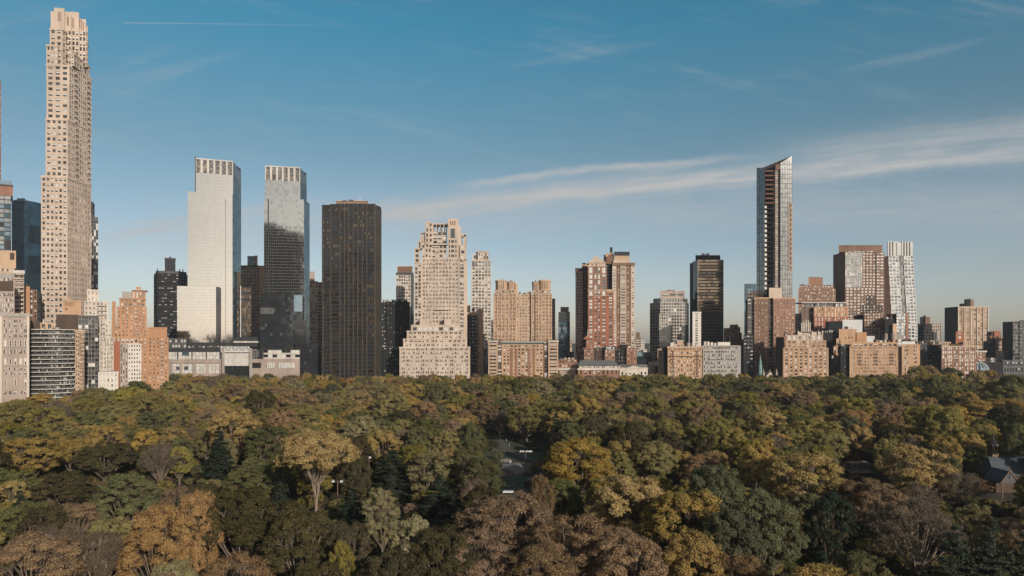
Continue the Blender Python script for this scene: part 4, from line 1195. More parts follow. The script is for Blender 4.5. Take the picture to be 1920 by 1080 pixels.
    b.blk(1298.5, 1314.5, 585, dep=20, f=P(1, 4.6, pat=((.32, .62),), v=(.15, .8), mix=(.8, .1, .1)), wall=WHITE, corn=(WHITE, 1.5, .3)); b.done()
    b = Bld(OF, 'dark bronze glass tower with two white water tanks on top', CT, 780, 1328, BLACKB)
    bz = C(10, 5.7, [G_BRONZE2, G_BRONZE, G_BLACK], [.5, .3, .2], mull=FRAMED, mw=.1, mh=.1, sp=W_('lit_bronze_spandrel', (.20, .135, .09)), spf=.38, tilt=.006, rowb=.6)
    b.blk(1308, 1356.5, 487, 584, dep=34, f=bz, wall=CHAR); b.blk(1308, 1356.5, 584, dep=34, f=C(10, 5.7, [G_BLACK, G_BRONZE], [.8, .2], mull=FRAMED, sp=BRONZE, spf=.25), wall=CHAR)  # upper storeys coloured as sunlit bronze, lower ones blackened as shade
    D = b.D
    b.blk(0, 0, 488, poly=[(px2x(1299, D + 14), D + 14), (px2x(1308, D), D + .5), (px2x(1308, D), D + 34), (px2x(1299, D + 34) + .1, D + 34)], st4=[C(4, 5.7, [G_BLACK]), None, None, C(3, 5.7, [G_BLUE, G_TEAL], mull=GREY)])
    b.blk(1304, 1350.5, 478.5, 487, dD=5, dep=20, wall=BLACKB)
    for x in (1323.2, 1331.6):
        t_ = b.part('water_tank'); xx = px2x(x, D); t_.tube((xx, D + 10, py2z(479, D)), (xx, D + 10, py2z(474.5, D)), 2.2, 2.2, WHITE, 14); t_.tube((xx, D + 10, py2z(474.5, D)), (xx, D + 10, py2z(472, D)), 2.3, .3, WHITE, 14)
    b.done()
    b = Bld(AB, 'stepped brown brick block with domed attic, right of the dark bronze tower', CB, 740, 1375, RUST)
    b.blk(1357, 1372, 615, dep=20, f=P(3, 6), wall=BROWN); b.blk(1366, 1391, 624, dD=-1, dep=20, f=P(5, 6, pat=((.2, .8),), mix=(.5, .2, .3)), wall=BROWN); b.blk(1368, 1388, 613, 624, dD=1, dep=16, f=P(4, 6), wall=RUST)
    b.blk(1370, 1386, 608.5, 613, dD=3, dep=12, chl=3, chr_=3, cd=3, wall=RUST); b.blk(1384, 1395, 636, dD=-3, dep=18, f=P(2, 5), wall=BROWN); b.mast(1383, 609, 604, 5); b.done()

    b = Bld(AB, 'brown brick apartment house with two columns of iron balconies above the trees', CB, 640, 1284, TAN2)
    b.blk(1252, 1316.5, 650, dep=24, f=P(11, 7.9, pat=((.22, .68),), v=(.25, .78), mix=(.3, .3, .4), bal=[(.08, .2), (.79, .91)], balm=DKBROWN, bald=1.1), wall=TAN2, corn=(TAN, 1.6, .7), sd=P(3, 8))
    b.blk(1241, 1252, 650, dD=5, dep=20, wall=BLACKB); b.bx('cornice_band', 1252, 1316.5, 668, 669, -.8, .8, DKBROWN)  # left side coloured black for its shade
    b.blk(1234, 1242, 657, dD=14, dep=10, wall=TAN)
    b.clutter(1256, 1312, 650, 6, n=7, hmax=8, ms=[TAN, PALE, GREY, LIME]); b.bx('roof_house', 1270, 1281, 638, 650, 10, 6, TAN); b.bx('roof_slab', 1269, 1282, 638, 640, 9.4, 7, PALE); b.done()
    b = Bld(AB, 'grey limestone apartment house with white roof sheds beside the brown balcony block', CB, 642, 1352, GREY)
    b.blk(1318, 1384, 648, dep=24, f=P(10, 7.2, pat=((.12, .42), (.54, .84)), v=(.2, .8), mix=(.4, .3, .3)), wall=GREY, corn=(GREY, 1.2, .6)); b.blk(1384, 1389, 648, dD=2, dep=24, wall=W_('light_grey_render', (.30, .29, .275)))
    for y in (657, 692): b.bx('stone_band', 1318, 1384, y, y + .8, -.3, .4, PALE)
    b.clutter(1320, 1345, 648, 5, n=4, hmax=8, ms=[WHITE, PALE, METALW]); b.bx('roof_house', 1346, 1369, 641.5, 648, 5, 8, WHITE); b.done()

def right_side():
    WHITE = MATS['white_masonry']
    b = Bld(OF, 'flat blue grey glass slab behind the brown twin-slab block', CT, 860, 1408, CHAR)
    b.blk(1395.5, 1422, 532, dep=20, f=C(5, 9, [G_TEAL, G_NAVY], [.5, .5], mull=G_TEAL, mw=.2, mh=.2)); b.done()

    # supertall glass tower with notched corner
    b = Bld(GT, 'slim glass supertall with sloping notched crown and a column of balconies', CT, 700, 1452, CHAR)
    D = b.D
    sil = C(6, 9.0, [G_STEEL, G_BLUE, G_STEEL], [.5, .25, .25], mull=BROWN, mw=.16, mh=.3, tilt=.003, proud=.15)
    XR = px2x(1485, D)
    # left canted face
    A = (px2x(1419, D + 16), D + 16); B_ = (px2x(1434.5, D), D + 1)
    zl, zm, zr = py2z(307, D), py2z(317, D), py2z(292, D)
    fl_ = b.part('glass_wall'); lm = b.part('mullion')
    nfl = 26; zb0 = 5.0
    fh = 9.0 * D / F
    def canted(A, B_, za_, zb_, n, mats, skew):
        u = Vector((B_[0] - A[0], B_[1] - A[1], 0)); Lq = u.length; u /= Lq; nv = Vector((u.y, -u.x, 0))
        z = zb0
        while z < max(za_, zb_):
            z2 = z + fh
            for i in range(n):
                f0, f1 = i / n, (i + 1) / n
                t0, t1 = za_ + (zb_ - za_) * f0, za_ + (zb_ - za_) * f1
                p0 = Vector((*A, 0)) + u * Lq * f0; p1 = Vector((*A, 0)) + u * Lq * f1
                a, c, d, e = min(z, t0), min(z, t1), min(z2, t1), min(z2, t0)
                if d - c + e - a < .02: continue
                fl_.face([(p0.x, p0.y, a), (p1.x, p1.y, c), (p1.x, p1.y, d), (p0.x, p0.y, e)], b.r.choice(mats))
            if z < min(za_, zb_) - .5:
                p0 = Vector((*A, z)) + nv * .15; p1 = Vector((*B_, z)) + nv * .15
                lm.tube(p0, p1, .16, .16, DKBROWN, 4, False)
            z = z2
        for i in range(n + 1):
            f0 = i / n; p = Vector((*A, 0)) + u * Lq * f0 + nv * .1; t = za_ + (zb_ - za_) * f0
            lm.tube((p.x, p.y, zb0), (p.x, p.y, t), .12, .12, DKBROWN, 4, False)
    canted(A, B_, zl, zm, 3, [G_MID, G_STEEL, G_STEEL], 0)
    C0 = (px2x(1449.5, D), D + .2); C1 = (px2x(1485, D), D)
    canted((px2x(1463, D), D - .3), C1, py2z(306, D), zr, 5, [G_STEEL, G_STEEL, G_STEEL, G_MID], 0)
    canted((px2x(1449.5, D), D + 2.2), (px2x(1463, D), D + 2.2), py2z(313, D), py2z(306, D), 2, [G_DARK, G_MID, G_STEEL], 0)
    # sides, back and the notch wall between
    Bb = (px2x(1434.5, D), D + 8); Cc = (px2x(1449.5, D), D + 8)
    sw = b.part('side_wall')
    XB = D + 30
    sw.face([(*B_, 5), (*Bb, 5), (*Bb, zm), (*B_, zm)], G_DARK)
    sw.face([(*Bb, 5), (*Cc, 5), (*Cc, zm - 1), (*Bb, zm)], G_BLACK)
    sw.face([(*Cc, 5), (C0[0], C0[1], 5), (C0[0], C0[1], py2z(313, D)), (*Cc, zm - 1)], G_MID)
    sw.face([(px2x(1463, D), D - .3, 5), (px2x(1463, D), D - .3, py2z(306, D)), (px2x(1463, D), D + 2.2, py2z(306, D)), (px2x(1463, D), D + 2.2, 5)], PALE)
    sw.face([(*C1, 5), (XR, XB, 5), (XR, XB, zr - 8), (*C1, zr)], G_TEAL)
    AX = px2x(1419.4, XB)
    sw.face([(XR, XB, 5), (AX, XB, 5), (AX, XB, zl), (XR, XB, zr - 8)], G_TEAL)
    sw.face([(AX, XB, 5), (*A, 5), (*A, zl), (AX, XB, zl)], G_TEAL)
    rf = b.part('sloping_roof')
    mid = (px2x(1444, D), D + 20, py2z(305, D))
    for tri in (((*A, zl), (*B_, zm), mid), ((*B_, zm), (px2x(1449.5, D), D + 2.2, py2z(313, D)), mid), ((px2x(1449.5, D), D + 2.2, py2z(313, D)), (*C1, zr), mid), ((*C1, zr), (XR, XB, zr - 8), mid), ((XR, XB, zr - 8), (AX, XB, zl), mid), ((AX, XB, zl), (*A, zl), mid)):
        rf.face(tri, DKBROWN)
    # balconies in the notch
    z = py2z(318, D) - 2; k = 0
    while z > py2z(560, D):
        bb = MB(b.o)
        up = k < 8
        bb.box(px2x(1434.8, D), px2x(1449, D), D + (0.4 if up else 1.6), D + 8, z - .35, z + .25, RUSTY if up else CHAR)
        if up:
            bb.box(px2x(1434.3, D), px2x(1450, D), D - .2, D + .35, z - .2, z + 1.5, RUSTY)
        else:
            bb.box(px2x(1435.5, D), px2x(1440, D), D + 3.5, D + 7.8, z + .3, z + 3.4, WHITE)
        b.bals.append(bb)
        z -= 9.0 * D / F / (1.0 if not up else 1.05); k += 1
    # construction hoist on the seam
    ho = b.part('construction_hoist')
    for x in (1452.5, 1458.5):
        ho.tube((px2x(x, D), D - .2, 40), (px2x(x, D), D - .2, py2z(316, D)), .2, .2, DKBROWN, 4)
    z = 60
    while z < py2z(318, D):
        ho.box(px2x(1451.5, D), px2x(1459.5, D), D - .8, D + 1.6, z, z + .5, BROWN); ho.box(px2x(1453, D), px2x(1457.5, D), D - .9, D + .2, z + 1.4, z + 3.2, GREY if b.r.random() < .6 else LIME)
        z += fh * .5 if z > 1e9 else fh * .5
    ho.box(px2x(1453, D), px2x(1461, D), D - 2, D + 1, py2z(319, D), py2z(310, D), BROWN)
    ho.box(px2x(1456, D), px2x(1458, D), D - 1, D, py2z(310, D), py2z(305, D), RUSTY)
    z = py2z(382, D)
    for k in range(14):
        bb = MB(b.o)
        bb.box(px2x(1478.5, D), px2x(1485.6, D), D - 1.1, D - .2, z - .2, z + .15, PALE)
        bb.box(px2x(1478.6, D), px2x(1485.5, D), D - .3, D - .1, z - 4.4, z - .25, TAN2)
        bb.box(px2x(1480.2, D), px2x(1483.8, D), D - .38, D - .29, z - 3.4, z - .8, G_DARK)
        b.bals.append(bb)
        z -= 9.0 * D / F
    b.done()

    b = Bld(AP, 'brown brick twin-slab block with dark balcony shafts, directly below the slim supertall', CT, 690, 1445, BROWN)
    bw = P(5, 6.6, pat=((.25, .7),), v=(.3, .7), mix=(.35, .35, .3))
    b.blk(1401, 1414, 560, dD=5, dep=26, f=P(1, 6.6, pat=((.1, .9),), v=(.2, .9), mix=(.9, .05, .05), fr=FRAMED, bal=[(0, 1)], bald=1.2, balm=GREY), wall=DKBROWN)
    b.blk(1414, 1441, 558, dD=2, dep=28, f=P(4, 6.6, pat=((.3, .6),), v=(.3, .7), mix=(.4, .2, .4)), wall=BROWN, corn=(TAN2, 1.2, .3))
    b.blk(1441, 1450, 559, dD=4, dep=28, f=P(1, 6.6, pat=((.1, .9),), v=(.2, .9), mix=(.9, .05, .05), fr=FRAMED, bal=[(0, 1)], bald=1.2, balm=GREY), wall=DKBROWN)
    b.blk(1450, 1491, 559, dD=0, dep=30, f=P(7, 6.6, pat=((.22, .66),), v=(.28, .72), mix=(.35, .35, .3)), wall=RUST, corn=(TAN2, 1.2, .3))
    b.blk(1442, 1466, 539.5, 559, dD=4, dep=14, wall=LIME)
    b.blk(1401, 1420, 545.5, 558, dD=10, dep=12, f=P(3, 6), wall=DKBROWN); b.clutter(1466, 1486, 559, 5, n=4, hmax=3, ms=[PALE, GREY]); b.done()
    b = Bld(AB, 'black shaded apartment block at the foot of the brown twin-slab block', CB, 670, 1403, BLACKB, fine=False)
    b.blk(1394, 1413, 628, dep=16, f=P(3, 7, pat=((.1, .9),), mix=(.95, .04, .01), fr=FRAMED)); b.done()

    # church
    b = Bld('stone_church', 'small stone church with a gable, two pinnacles and a green spire over the treetops', 'church', 625, 1444, LIME)
    D = b.D
    b.blk(1436, 1451.5, 706, dep=26, wall=LIME)
    g_ = b.part('gable'); xa, xb, xm = px2x(1434.5, D), px2x(1453, D), px2x(1443.8, D); z0, z1 = py2z(708, D), py2z(696.5, D)
    g_.hexa([(xa, D - .5), (xb, D - .5), (xb, D + 1), (xa, D + 1)], z0, z1, LIME, top=[(xm - .05, D - .5), (xm + .05, D - .5), (xm + .05, D + 1), (xm - .05, D + 1)])
    g_.tube((xm, D - .7, py2z(706, D)), (xm, D - .45, py2z(706, D)), 1.6, 1.6, GREYP, 12); g_.tube((xm, D - .8, py2z(706, D)), (xm, D - .72, py2z(706, D)), 1.0, 1.0, DKBROWN, 12)
    rf = b.part('roof'); rf.hexa([(xa + .5, D + 1), (xb - .5, D + 1), (xb - .5, D + 26), (xa + .5, D + 26)], z0, z1 - .5, SLATE, top=[(xm - .05, D + 1), (xm + .05, D + 1), (xm + .05, D + 26), (xm - .05, D + 26)])
    cr = b.part('cross'); cr.box(xm - .12, xm + .12, D - .1, D + .1, z1, z1 + 1.8, LIME); cr.box(xm - .5, xm + .5, D - .09, D + .09, z1 + 1.0, z1 + 1.25, LIME)
    for x in (1431.7, 1456):
        p_ = b.part('pinnacle'); xx = px2x(x, D); p_.tube((xx, D, 0), (xx, D, py2z(702, D)), 1.0, 1.0, LIME, 6); p_.tube((xx, D, py2z(702, D)), (xx, D, py2z(691, D)), 1.15, .08, GREYP, 6)
    s_ = b.part('spire'); xx = px2x(1434.5, D); s_.tube((xx, D + 12, 15), (xx, D + 12, py2z(689, D)), 1.8, 1.7, COPPER, 8); s_.tube((xx, D + 12, py2z(689, D)), (xx, D + 12, py2z(664.5, D)), 1.7, .05, COPPER, 8)
    b.done()

    # tan art deco block
    b = Bld(AB, 'tan art deco apartment block with stepped top and a fluted stone crown', CB, 635, 1510, TAN2)
    dw = lambda n: P(n, 6.6, pat=((.28, .78),), v=(.22, .75), mix=(.4, .25, .35), piers=(TAN, .6, .25))
    b.blk(1468, 1553.5, 652, dep=26, f=dw(9), corn=None, sd=P(3, 6.6)); b.blk(1473, 1549, 638, 652, dD=2, dep=22, f=dw(8)); b.blk(1475, 1543, 628, 638, dD=4, dep=20, f=P(7, 9, pat=((.2, .7),), v=(.2, .8), mix=(.2, .3, .5), piers=(LIME, .5, .3)), wall=LIME)
    b.blk(1496, 1543, 622.5, 628, dD=5, dep=16, wall=LIME)
    for x in (1473, 1484, 1496, 1522, 1534, 1541.5): b.bx('finial', x, x + 1.5, 620 if x > 1490 else 625, 629, 3.6, 1.5, LIME2)
    b.blk(1504, 1519.5, 606, 624, dD=5, dep=10, wall=LIME2)
    for i, (x, y) in enumerate(((1503.5, 605), (1507, 601.5), (1511.3, 599.5), (1515.5, 600.5), (1519, 604))): b.bx('crown_fin', x - .8, x + .8, y, 622, 4.2, 1.4, LIME2)
    b.bx('crown_window', 1510, 1513, 613, 621, 4.6, .5, G_MID)
    b.blk(1463, 1470, 632, dD=12, dep=20, wall=DKBROWN); b.clutter(1474, 1496, 628, 8, n=3, hmax=5, ms=[DKBROWN, BROWN]); b.done()

    b = Bld(AP, 'reddish brown apartment tower with a square roof box behind the canopy roofed block', CT, 800, 1530, RUST)
    b.blk(1497, 1567, 541, dep=34, f=P(13, 6, pat=((.25, .75),), v=(.2, .85), mix=(.6, .2, .2), bal=[(.38, .5)], bald=.8, balm=BROWN), wall=RUST, sd=P(4, 6, mix=(.9, .1, 0)))
    b.blk(1499, 1564, 535, 541, dD=2, dep=28, f=P(12, 6), wall=RUST); b.blk(1516, 1542.5, 520, 535, dD=8, dep=16, wall=RUST); b.clutter(1518, 1540, 520, 10, n=3, hmax=2, ms=[BROWN]); b.clutter(1503, 1560, 535, 6, n=5, hmax=2); b.done()
    b = Bld(AB, 'white balconied slab wedged low between brown block and canopy roofed block', CB, 760, 1496, WHITE, fine=False)
    b.blk(1489, 1503, 588, dep=16, f=P(2, 5, pat=((.05, .95),), v=(.45, .95), mix=(.7, .2, .1)), wall=WHITE); b.done()
    b = Bld(AB, 'orange brown brick block under a flat white canopy roof', CB, 730, 1550, RUST)
    tw = lambda n: P(n, 8.4, pat=((.32, .68),), v=(.1, .82), mix=(.35, .1, .55))
    b.blk(1526, 1590, 575, 594, dep=26, f=tw(10), wall=ORANGE, sd=P(4, 8.4, mix=(.9, .1, 0))); b.blk(1526, 1590, 594, dep=26, f=tw(10), wall=RED)
    b.blk(1503, 1526, 576, dD=5, dep=22, f=P(3, 9, pat=((.3, .7),), v=(.05, .9), mix=(.8, .1, .1)), wall=BROWN)
    b.bx('canopy_roof', 1502, 1589, 566.5, 568.2, 2, 22, PALE); b.blk(1508, 1584, 568.2, 575.5, dD=8, dep=12, f=C(18, 7, [G_DARK, G_MID, G_PALE], mull=PALE, mw=.25), wall=DKGREY)
    for x in (1534, 1571): b.bx('canopy_post', x, x + 1.6, 568, 575, 3, 1.2, PALE)
    b.done()

    RBR = W_('rust_brown_brick', (.205, .115, .075))
    b = Bld(AP, 'rust brown gridded tower with a pale glass inset and dark left flank', CT, 790, 1615, RBR)
    gw = lambda n: P(n, 5.6, pat=((.18, .82),), v=(.25, .8), mix=(.1, .25, .65), wall=RBR)
    b.blk(1585, 1643, 539, dep=30, f=gw(8)); b.blk(1617, 1643, 473, 539, dD=0, dep=30, f=gw(4))
    b.blk(1585, 1617, 473, 539, dD=-.6, dep=30, f=C(9, 5.6, [G_STEEL, G_MID, PALE], [.62, .18, .2], mull=LIME2, mw=.12, mh=.3, tilt=.004), wall=TAN)
    b.blk(1643, 1658, 472.5, dD=-.8, dep=28, f=P(2, 5.6, pat=((.08, .92),), v=(.3, .78), mix=(.05, .35, .6)))
    D = b.D
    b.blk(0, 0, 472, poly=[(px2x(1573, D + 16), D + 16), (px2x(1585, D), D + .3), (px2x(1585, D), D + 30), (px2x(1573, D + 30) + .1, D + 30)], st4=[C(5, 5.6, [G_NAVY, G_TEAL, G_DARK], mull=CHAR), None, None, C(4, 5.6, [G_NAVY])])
    b.blk(1573, 1654, 460, 472.5, dD=3, dep=24, wall=BROWN, corn=(BROWN, .8, .3)); b.clutter(1590, 1640, 472, .6, n=6, hmax=1.5, dep=2, ms=[METALW, PALE]); b.tank(1599, 472, 458, 3, 1, METALW); b.mast(1638, 460, 457, 8)
    b.done()

    # white tiered tower, each tier leaning out a little
    b = Bld(AP, 'white gridded tower with flaring tiers and a dark blue left side', CT, 800, 1690, WHITE)
    D = b.D
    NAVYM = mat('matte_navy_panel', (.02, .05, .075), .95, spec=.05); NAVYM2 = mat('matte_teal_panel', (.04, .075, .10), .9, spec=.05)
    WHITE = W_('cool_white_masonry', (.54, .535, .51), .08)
    tiers = [(479.5, 498, 1666, 1712.5), (498, 516.5, 1667, 1713.5), (516.5, 535, 1668, 1714.5), (535, 553.5, 1669, 1716), (553.5, 572, 1670, 1717.3), (572, 591, 1671, 1718.6), (591, 609, 1672, 1719.6), (609, None, 1673, 1720.5)]
    for (ya, yb_, xa, xb) in tiers:
        mid_ = xa + (xb - xa) * .43
        pw = P(3, 6.1, pat=((.14, .84),), v=(.2, .85), mix=(.3, .5, .2), wall=WHITE)
        b.blk(xa, mid_ - .5, ya, yb_, dD=0, dep=28, f=pw); b.blk(mid_ - .5, mid_ + 8.3, ya, yb_, dD=.8, dep=27, f=C(3, 6.1, [G_MID, G_DARK, G_STEEL], mull=GREY))
        b.blk(mid_ + 8.3, xb - 5, ya, yb_, dD=0, dep=28, f=P(2, 6.1, pat=((.14, .84),), v=(.2, .85), mix=(.3, .5, .2), wall=WHITE)); b.blk(xb - 5, xb, ya, yb_, dD=.5, dep=28, f=P(1, 6.1, pat=((.1, .8),), v=(.2, .85), mix=(.4, .4, .2), wall=WHITE))
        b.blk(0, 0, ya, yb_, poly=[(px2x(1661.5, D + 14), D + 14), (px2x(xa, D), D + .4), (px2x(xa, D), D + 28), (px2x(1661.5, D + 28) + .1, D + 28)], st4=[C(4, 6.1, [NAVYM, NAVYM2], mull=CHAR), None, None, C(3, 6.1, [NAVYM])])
    b.blk(1664, 1711.5, 454, 479.5, dD=3, dep=22, wall=PALE)
    for i in range(9):
        if i in (3, 4): continue
        b.bx('crown_fin', 1664.5 + i * 5.3, 1666.5 + i * 5.3, 452.5, 479.4, 1.6, 1.3, WHITE)
    b.bx('crown_panel', 1682, 1690, 455, 479, 2.2, .7, WHITE)
    cr = b.part('roof_crane'); cr.tube((px2x(1676, D), D + 12, py2z(449.5, D)), (px2x(1694, D), D + 12, py2z(451, D)), .5, .5, METALW, 6); cr.tube((px2x(1690, D), D + 12, py2z(450, D)), (px2x(1690, D), D + 12, py2z(455, D)), .7, .7, METALW, 6)
    b.done()

    b = Bld(AB, 'dark brown ziggurat apartment block with lit windows, before the rust gridded tower', CB, 735, 1634, DKBROWN)
    zz = lambda n: P(n, 5.4, pat=((.2, .8),), v=(.3, .8), mix=(.2, .2, .6))
    b.blk(1620, 1657.5, 587, dD=0, dep=28, f=zz(7), wall=BROWN); b.blk(1608, 1620, 590, dD=8, dep=22, wall=BLACKB); b.blk(1612, 1655, 572, 587, dD=4, dep=22, f=P(7, 5, pat=((.25, .75),), mix=(.5, .2, .3)), wall=DKBROWN)  # black left block paints the shaded flank
    b.blk(1623, 1640, 553.5, 572, dD=8, dep=12, f=P(2, 9, pat=((.3, .6),)), wall=DKBROWN); b.done()

    b = Bld(AB, 'tan stepped blank walled block topped by a white box behind the long beige block', CB, 685, 1598, TAN2)
    b.blk(1580, 1617, 599.5, 628, dD=14, dep=20, wall=WHITE); b.blk(0, 0, 602, 628, dD=14, poly=[(px2x(1564, 699), 711), (px2x(1580, 699), 699.2), (px2x(1580, 699), 719), (px2x(1564, 699), 719)], wall=DKGREY)  # dark grey side puts the white box's shade into colour
    b.bx('louvre', 1583.5, 1590.5, 612, 617, 13.6, .5, DKBROWN); b.bx('louvre', 1596, 1598, 614, 615.5, 13.6, .5, DKBROWN)
    b.blk(1573, 1606, 617, dD=6, dep=20, wall=TAN2); b.blk(1606, 1625, 623, dD=5, dep=20, wall=ORANGE); b.blk(1625, 1640, 630, dD=6, dep=14, wall=WHITE)
    st = P(3, 14, pat=((.2, .55),), v=(.02, .85), mix=(.6, .2, .2))
    b.blk(1568, 1577, 634.5, dD=3, dep=14, f=P(2, 14, pat=((.3, .7),), v=(.05, .85))); b.blk(1563, 1575, 649, dD=1, dep=14, f=P(2, 14, pat=((.25, .7),), v=(.05, .85), mix=(.9, .1, 0))); b.blk(1558.5, 1576, 666, dD=-1, dep=14, f=P(3, 13, pat=((.25, .7),), v=(.02, .9), mix=(.9, .1, 0)), wall=DKBROWN)
    b.blk(1543, 1573, 623, dD=12, dep=14, wall=BLACKB); b.clutter(1543, 1562, 623, 14, n=5, hmax=5, ms=[PALE, GREY, METALW]); b.clutter(1584, 1600, 634, 3, n=3, hmax=3); b.done()

    b = Bld(AB, 'long beige apartment block with many small windows and iron fire escapes', CB, 625, 1642, TAN2)
    b.blk(1593, 1691, 650, dep=24, f=P(16, 6.2, pat=((.16, .38), (.6, .82)), v=(.2, .78), mix=(.3, .2, .5)), wall=TAN2, corn=(TAN2, .8, .4))
    b.blk(1598, 1684, 641.5, 650, dD=4, dep=16, f=P(9, 9, pat=((.25, .85),), v=(.1, .65), mix=(.85, .1, .05)), wall=TAN2); b.blk(1576, 1593, 649, dD=3, dep=22, f=P(3, 9, pat=((.4, .65),), mix=(.95, .05, 0), fr=FRAMED), wall=BLACKB)  # black side block carries the painted shade of the left flank
    b.bx('stone_band', 1593, 1691, 675.2, 675.9, -.25, .4, LIME)
    for x in (1608.5, 1638.5, 1668.5):
        fe = b.part('fire_escape'); D = b.D
        for k in range(4):
            z = py2z(664 + k * 6.2, D); fe.box(px2x(x, D), px2x(x + 7.5, D), D - 1.3, D - .05, z - .08, z + .08, DKBROWN); fe.box(px2x(x, D), px2x(x + 7.5, D), D - 1.3, D - 1.22, z + .9, z + 1.0, DKBROWN)
            for q in range(6): fe.box(px2x(x + q * 1.45, D), px2x(x + q * 1.45 + .15, D), D - 1.29, D - 1.23, z + .08, z + .9, DKBROWN)
            if k < 3: fe.tube((px2x(x + 1, D), D - .8, z - 6.2 * D / F), (px2x(x + 6, D), D - .8, z), .1, .1, DKBROWN, 4)
    b.clutter(1576, 1598, 649, 6, n=4, hmax=5, ms=[DKBROWN, GREY]); b.clutter(1640, 1690, 641.5, 8, n=6, hmax=6, ms=[TAN2, PALE, BROWN]); b.tank(1664, 641, 624, 7, 12, GREYP); b.tank(1678, 641, 622, 8, 14, GREYP); b.done()
    b = Bld(AB, 'plain beige block with two columns of wide windows beside the long beige block', CB, 622, 1708, TAN2)
    b.blk(1691, 1725, 646, dep=24, f=P(2, 7.2, pat=((.3, .46), (.5, .66)), v=(.2, .75), mix=(.5, .2, .3)), wall=TAN2, corn=(TAN2, 1, .3)); b.blk(1692, 1716, 640, 646, dD=5, dep=14, wall=WHITE)
    for y in (660, 666.5): b.bx('stone_band', 1691, 1725, y, y + .6, -.2, .4, LIME)
    b.clutter(1694, 1720, 640, 8, n=4, hmax=4, ms=[GREY, DKBROWN]); b.done()

    b = Bld(GT, 'messy glass front with red brick edge at the foot of the white flaring tower', CB, 715, 1682, CHAR)
    b.blk(1659, 1676, 598, dep=20, wall=BLACKB); b.blk(1670, 1682, 588, dD=4, dep=20, f=P(2, 7), wall=DKBROWN); b.blk(1681, 1699, 588, dD=0, dep=20, f=C(4, 6, [G_STEEL, G_MID, G_BLIND, G_BLUE], mull=GREY, sp=GREY, spf=.35, tilt=.01), wall=CHAR)
    b.blk(1698.5, 1703.5, 587.5, dD=-.5, dep=20, wall=RUST); b.blk(1674, 1681, 607, dD=-4, dep=8, wall=TAN); b.clutter(1662, 1676, 598, 4, n=3, hmax=5, ms=[GREY, PALE]); b.done()

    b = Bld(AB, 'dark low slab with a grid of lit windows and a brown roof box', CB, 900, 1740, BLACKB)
    b.blk(1716, 1732, 607, dD=4, dep=24, f=P(4, 5.6, pat=((.2, .8),), mix=(.85, .1, .05), fr=FRAMED), wall=BLACKB); b.blk(1732, 1764, 607, dD=0, dep=28, f=P(8, 5.6, pat=((.18, .82),), v=(.2, .8), mix=(.1, .2, .7)), wall=BROWN)  # left part given black walls in place of shade
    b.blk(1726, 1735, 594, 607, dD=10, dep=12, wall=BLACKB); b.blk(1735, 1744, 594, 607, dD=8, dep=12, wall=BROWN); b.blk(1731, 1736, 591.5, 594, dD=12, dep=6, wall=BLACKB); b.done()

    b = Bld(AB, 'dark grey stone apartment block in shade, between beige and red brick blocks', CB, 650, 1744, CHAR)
    b.blk(1725, 1740, 644, dep=22, f=P(4, 9, pat=((.3, .7),), v=(.08, .85), mix=(.8, .18, .02), fr=FRAMED), wall=DKGREY, corn=(DKGREY, .8, .4)); b.blk(1740, 1766, 647, dD=2, dep=22, f=P(4, 6.5, mix=(.9, .08, .02), fr=FRAMED), wall=BLACKB)  # shade put into the dark grey and black wall colours
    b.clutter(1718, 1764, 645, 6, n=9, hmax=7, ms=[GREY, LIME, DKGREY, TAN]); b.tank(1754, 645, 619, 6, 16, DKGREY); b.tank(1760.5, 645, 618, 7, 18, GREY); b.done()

    b = Bld(AB, 'red brick apartment house with white trimmed windows and a roof box holding an arched niche', CB, 620, 1798, RUST)
    b.blk(1765.5, 1830.5, 649, dep=24, f=P(6, 7.6, pat=((.12, .42), (.5, .8)), v=(.2, .8), mix=(.25, .2, .55), fr=METALW), wall=RUST, corn=(TAN, 1.0, .5))
    for x in (1767, 1776, 1817, 1828): b.bx('stone_strip', x, x + 1.2, 650.5, 671, -.25, .4, LIME)
    b.bx('stone_band', 1765.5, 1830.5, 670.5, 672.2, -.3, .5, LIME)
    b.blk(1767, 1783, 641, 649, dD=4, dep=12, f=P(3, 8), wall=TAN); b.blk(1806, 1826, 640, 649, dD=4, dep=12, f=P(5, 8, pat=((.3, .7),)), wall=TAN); b.blk(1783, 1806, 645, 649, dD=3, dep=12, wall=DKBROWN)
    b.blk(1792, 1807, 622, 649, dD=8, dep=10, wall=RED); D = b.D + 8; n_ = b.part('arched_niche')
    xa, xb = px2x(1796.5, D), px2x(1802, D); n_.box(xa, xb, D - .15, D + .1, py2z(635, D), py2z(627, D), LIME); n_.tube(((xa + xb) / 2, D - .15, py2z(627, D)), ((xa + xb) / 2, D + .1, py2z(627, D)), (xb - xa) / 2, (xb - xa) / 2, LIME, 16)
    b.done()

    b = Bld(AP, 'beige brown balcony slab tower with a blank dark flank, alone against the sky', CT, 830, 1820, LIME)
    b.blk(1796.5, 1853.5, 575, dep=26, f=P(8, 4.3, pat=((.15, .82),), v=(.3, .85), mix=(.35, .2, .45), bal=[(.1, .22), (.3, .44), (.54, .68), (.77, .9)], bald=.9, balm=TAN, wall=TAN2), wall=LIME, corn=(LIME, 1.2, .4))
    D = b.D; b.blk(0, 0, 575, poly=[(px2x(1786, D + 16), D + 16), (px2x(1796.5, D), D + .4), (px2x(1796.5, D), D + 26), (px2x(1786, D + 26) + .1, D + 26)], wall=BLACKB, st4=[P(3, 4.6, pat=((.4, .55),), mix=(.7, .2, .1)), None, None, None])  # black flank; its shade is put into the wall colour
    for x in (1797, 1808.5, 1820.5, 1832.5, 1844, 1852.5): b.bx('pier', x - .3, x + 1.0, 575.5, 660, -.9, 1.0, LIME2)
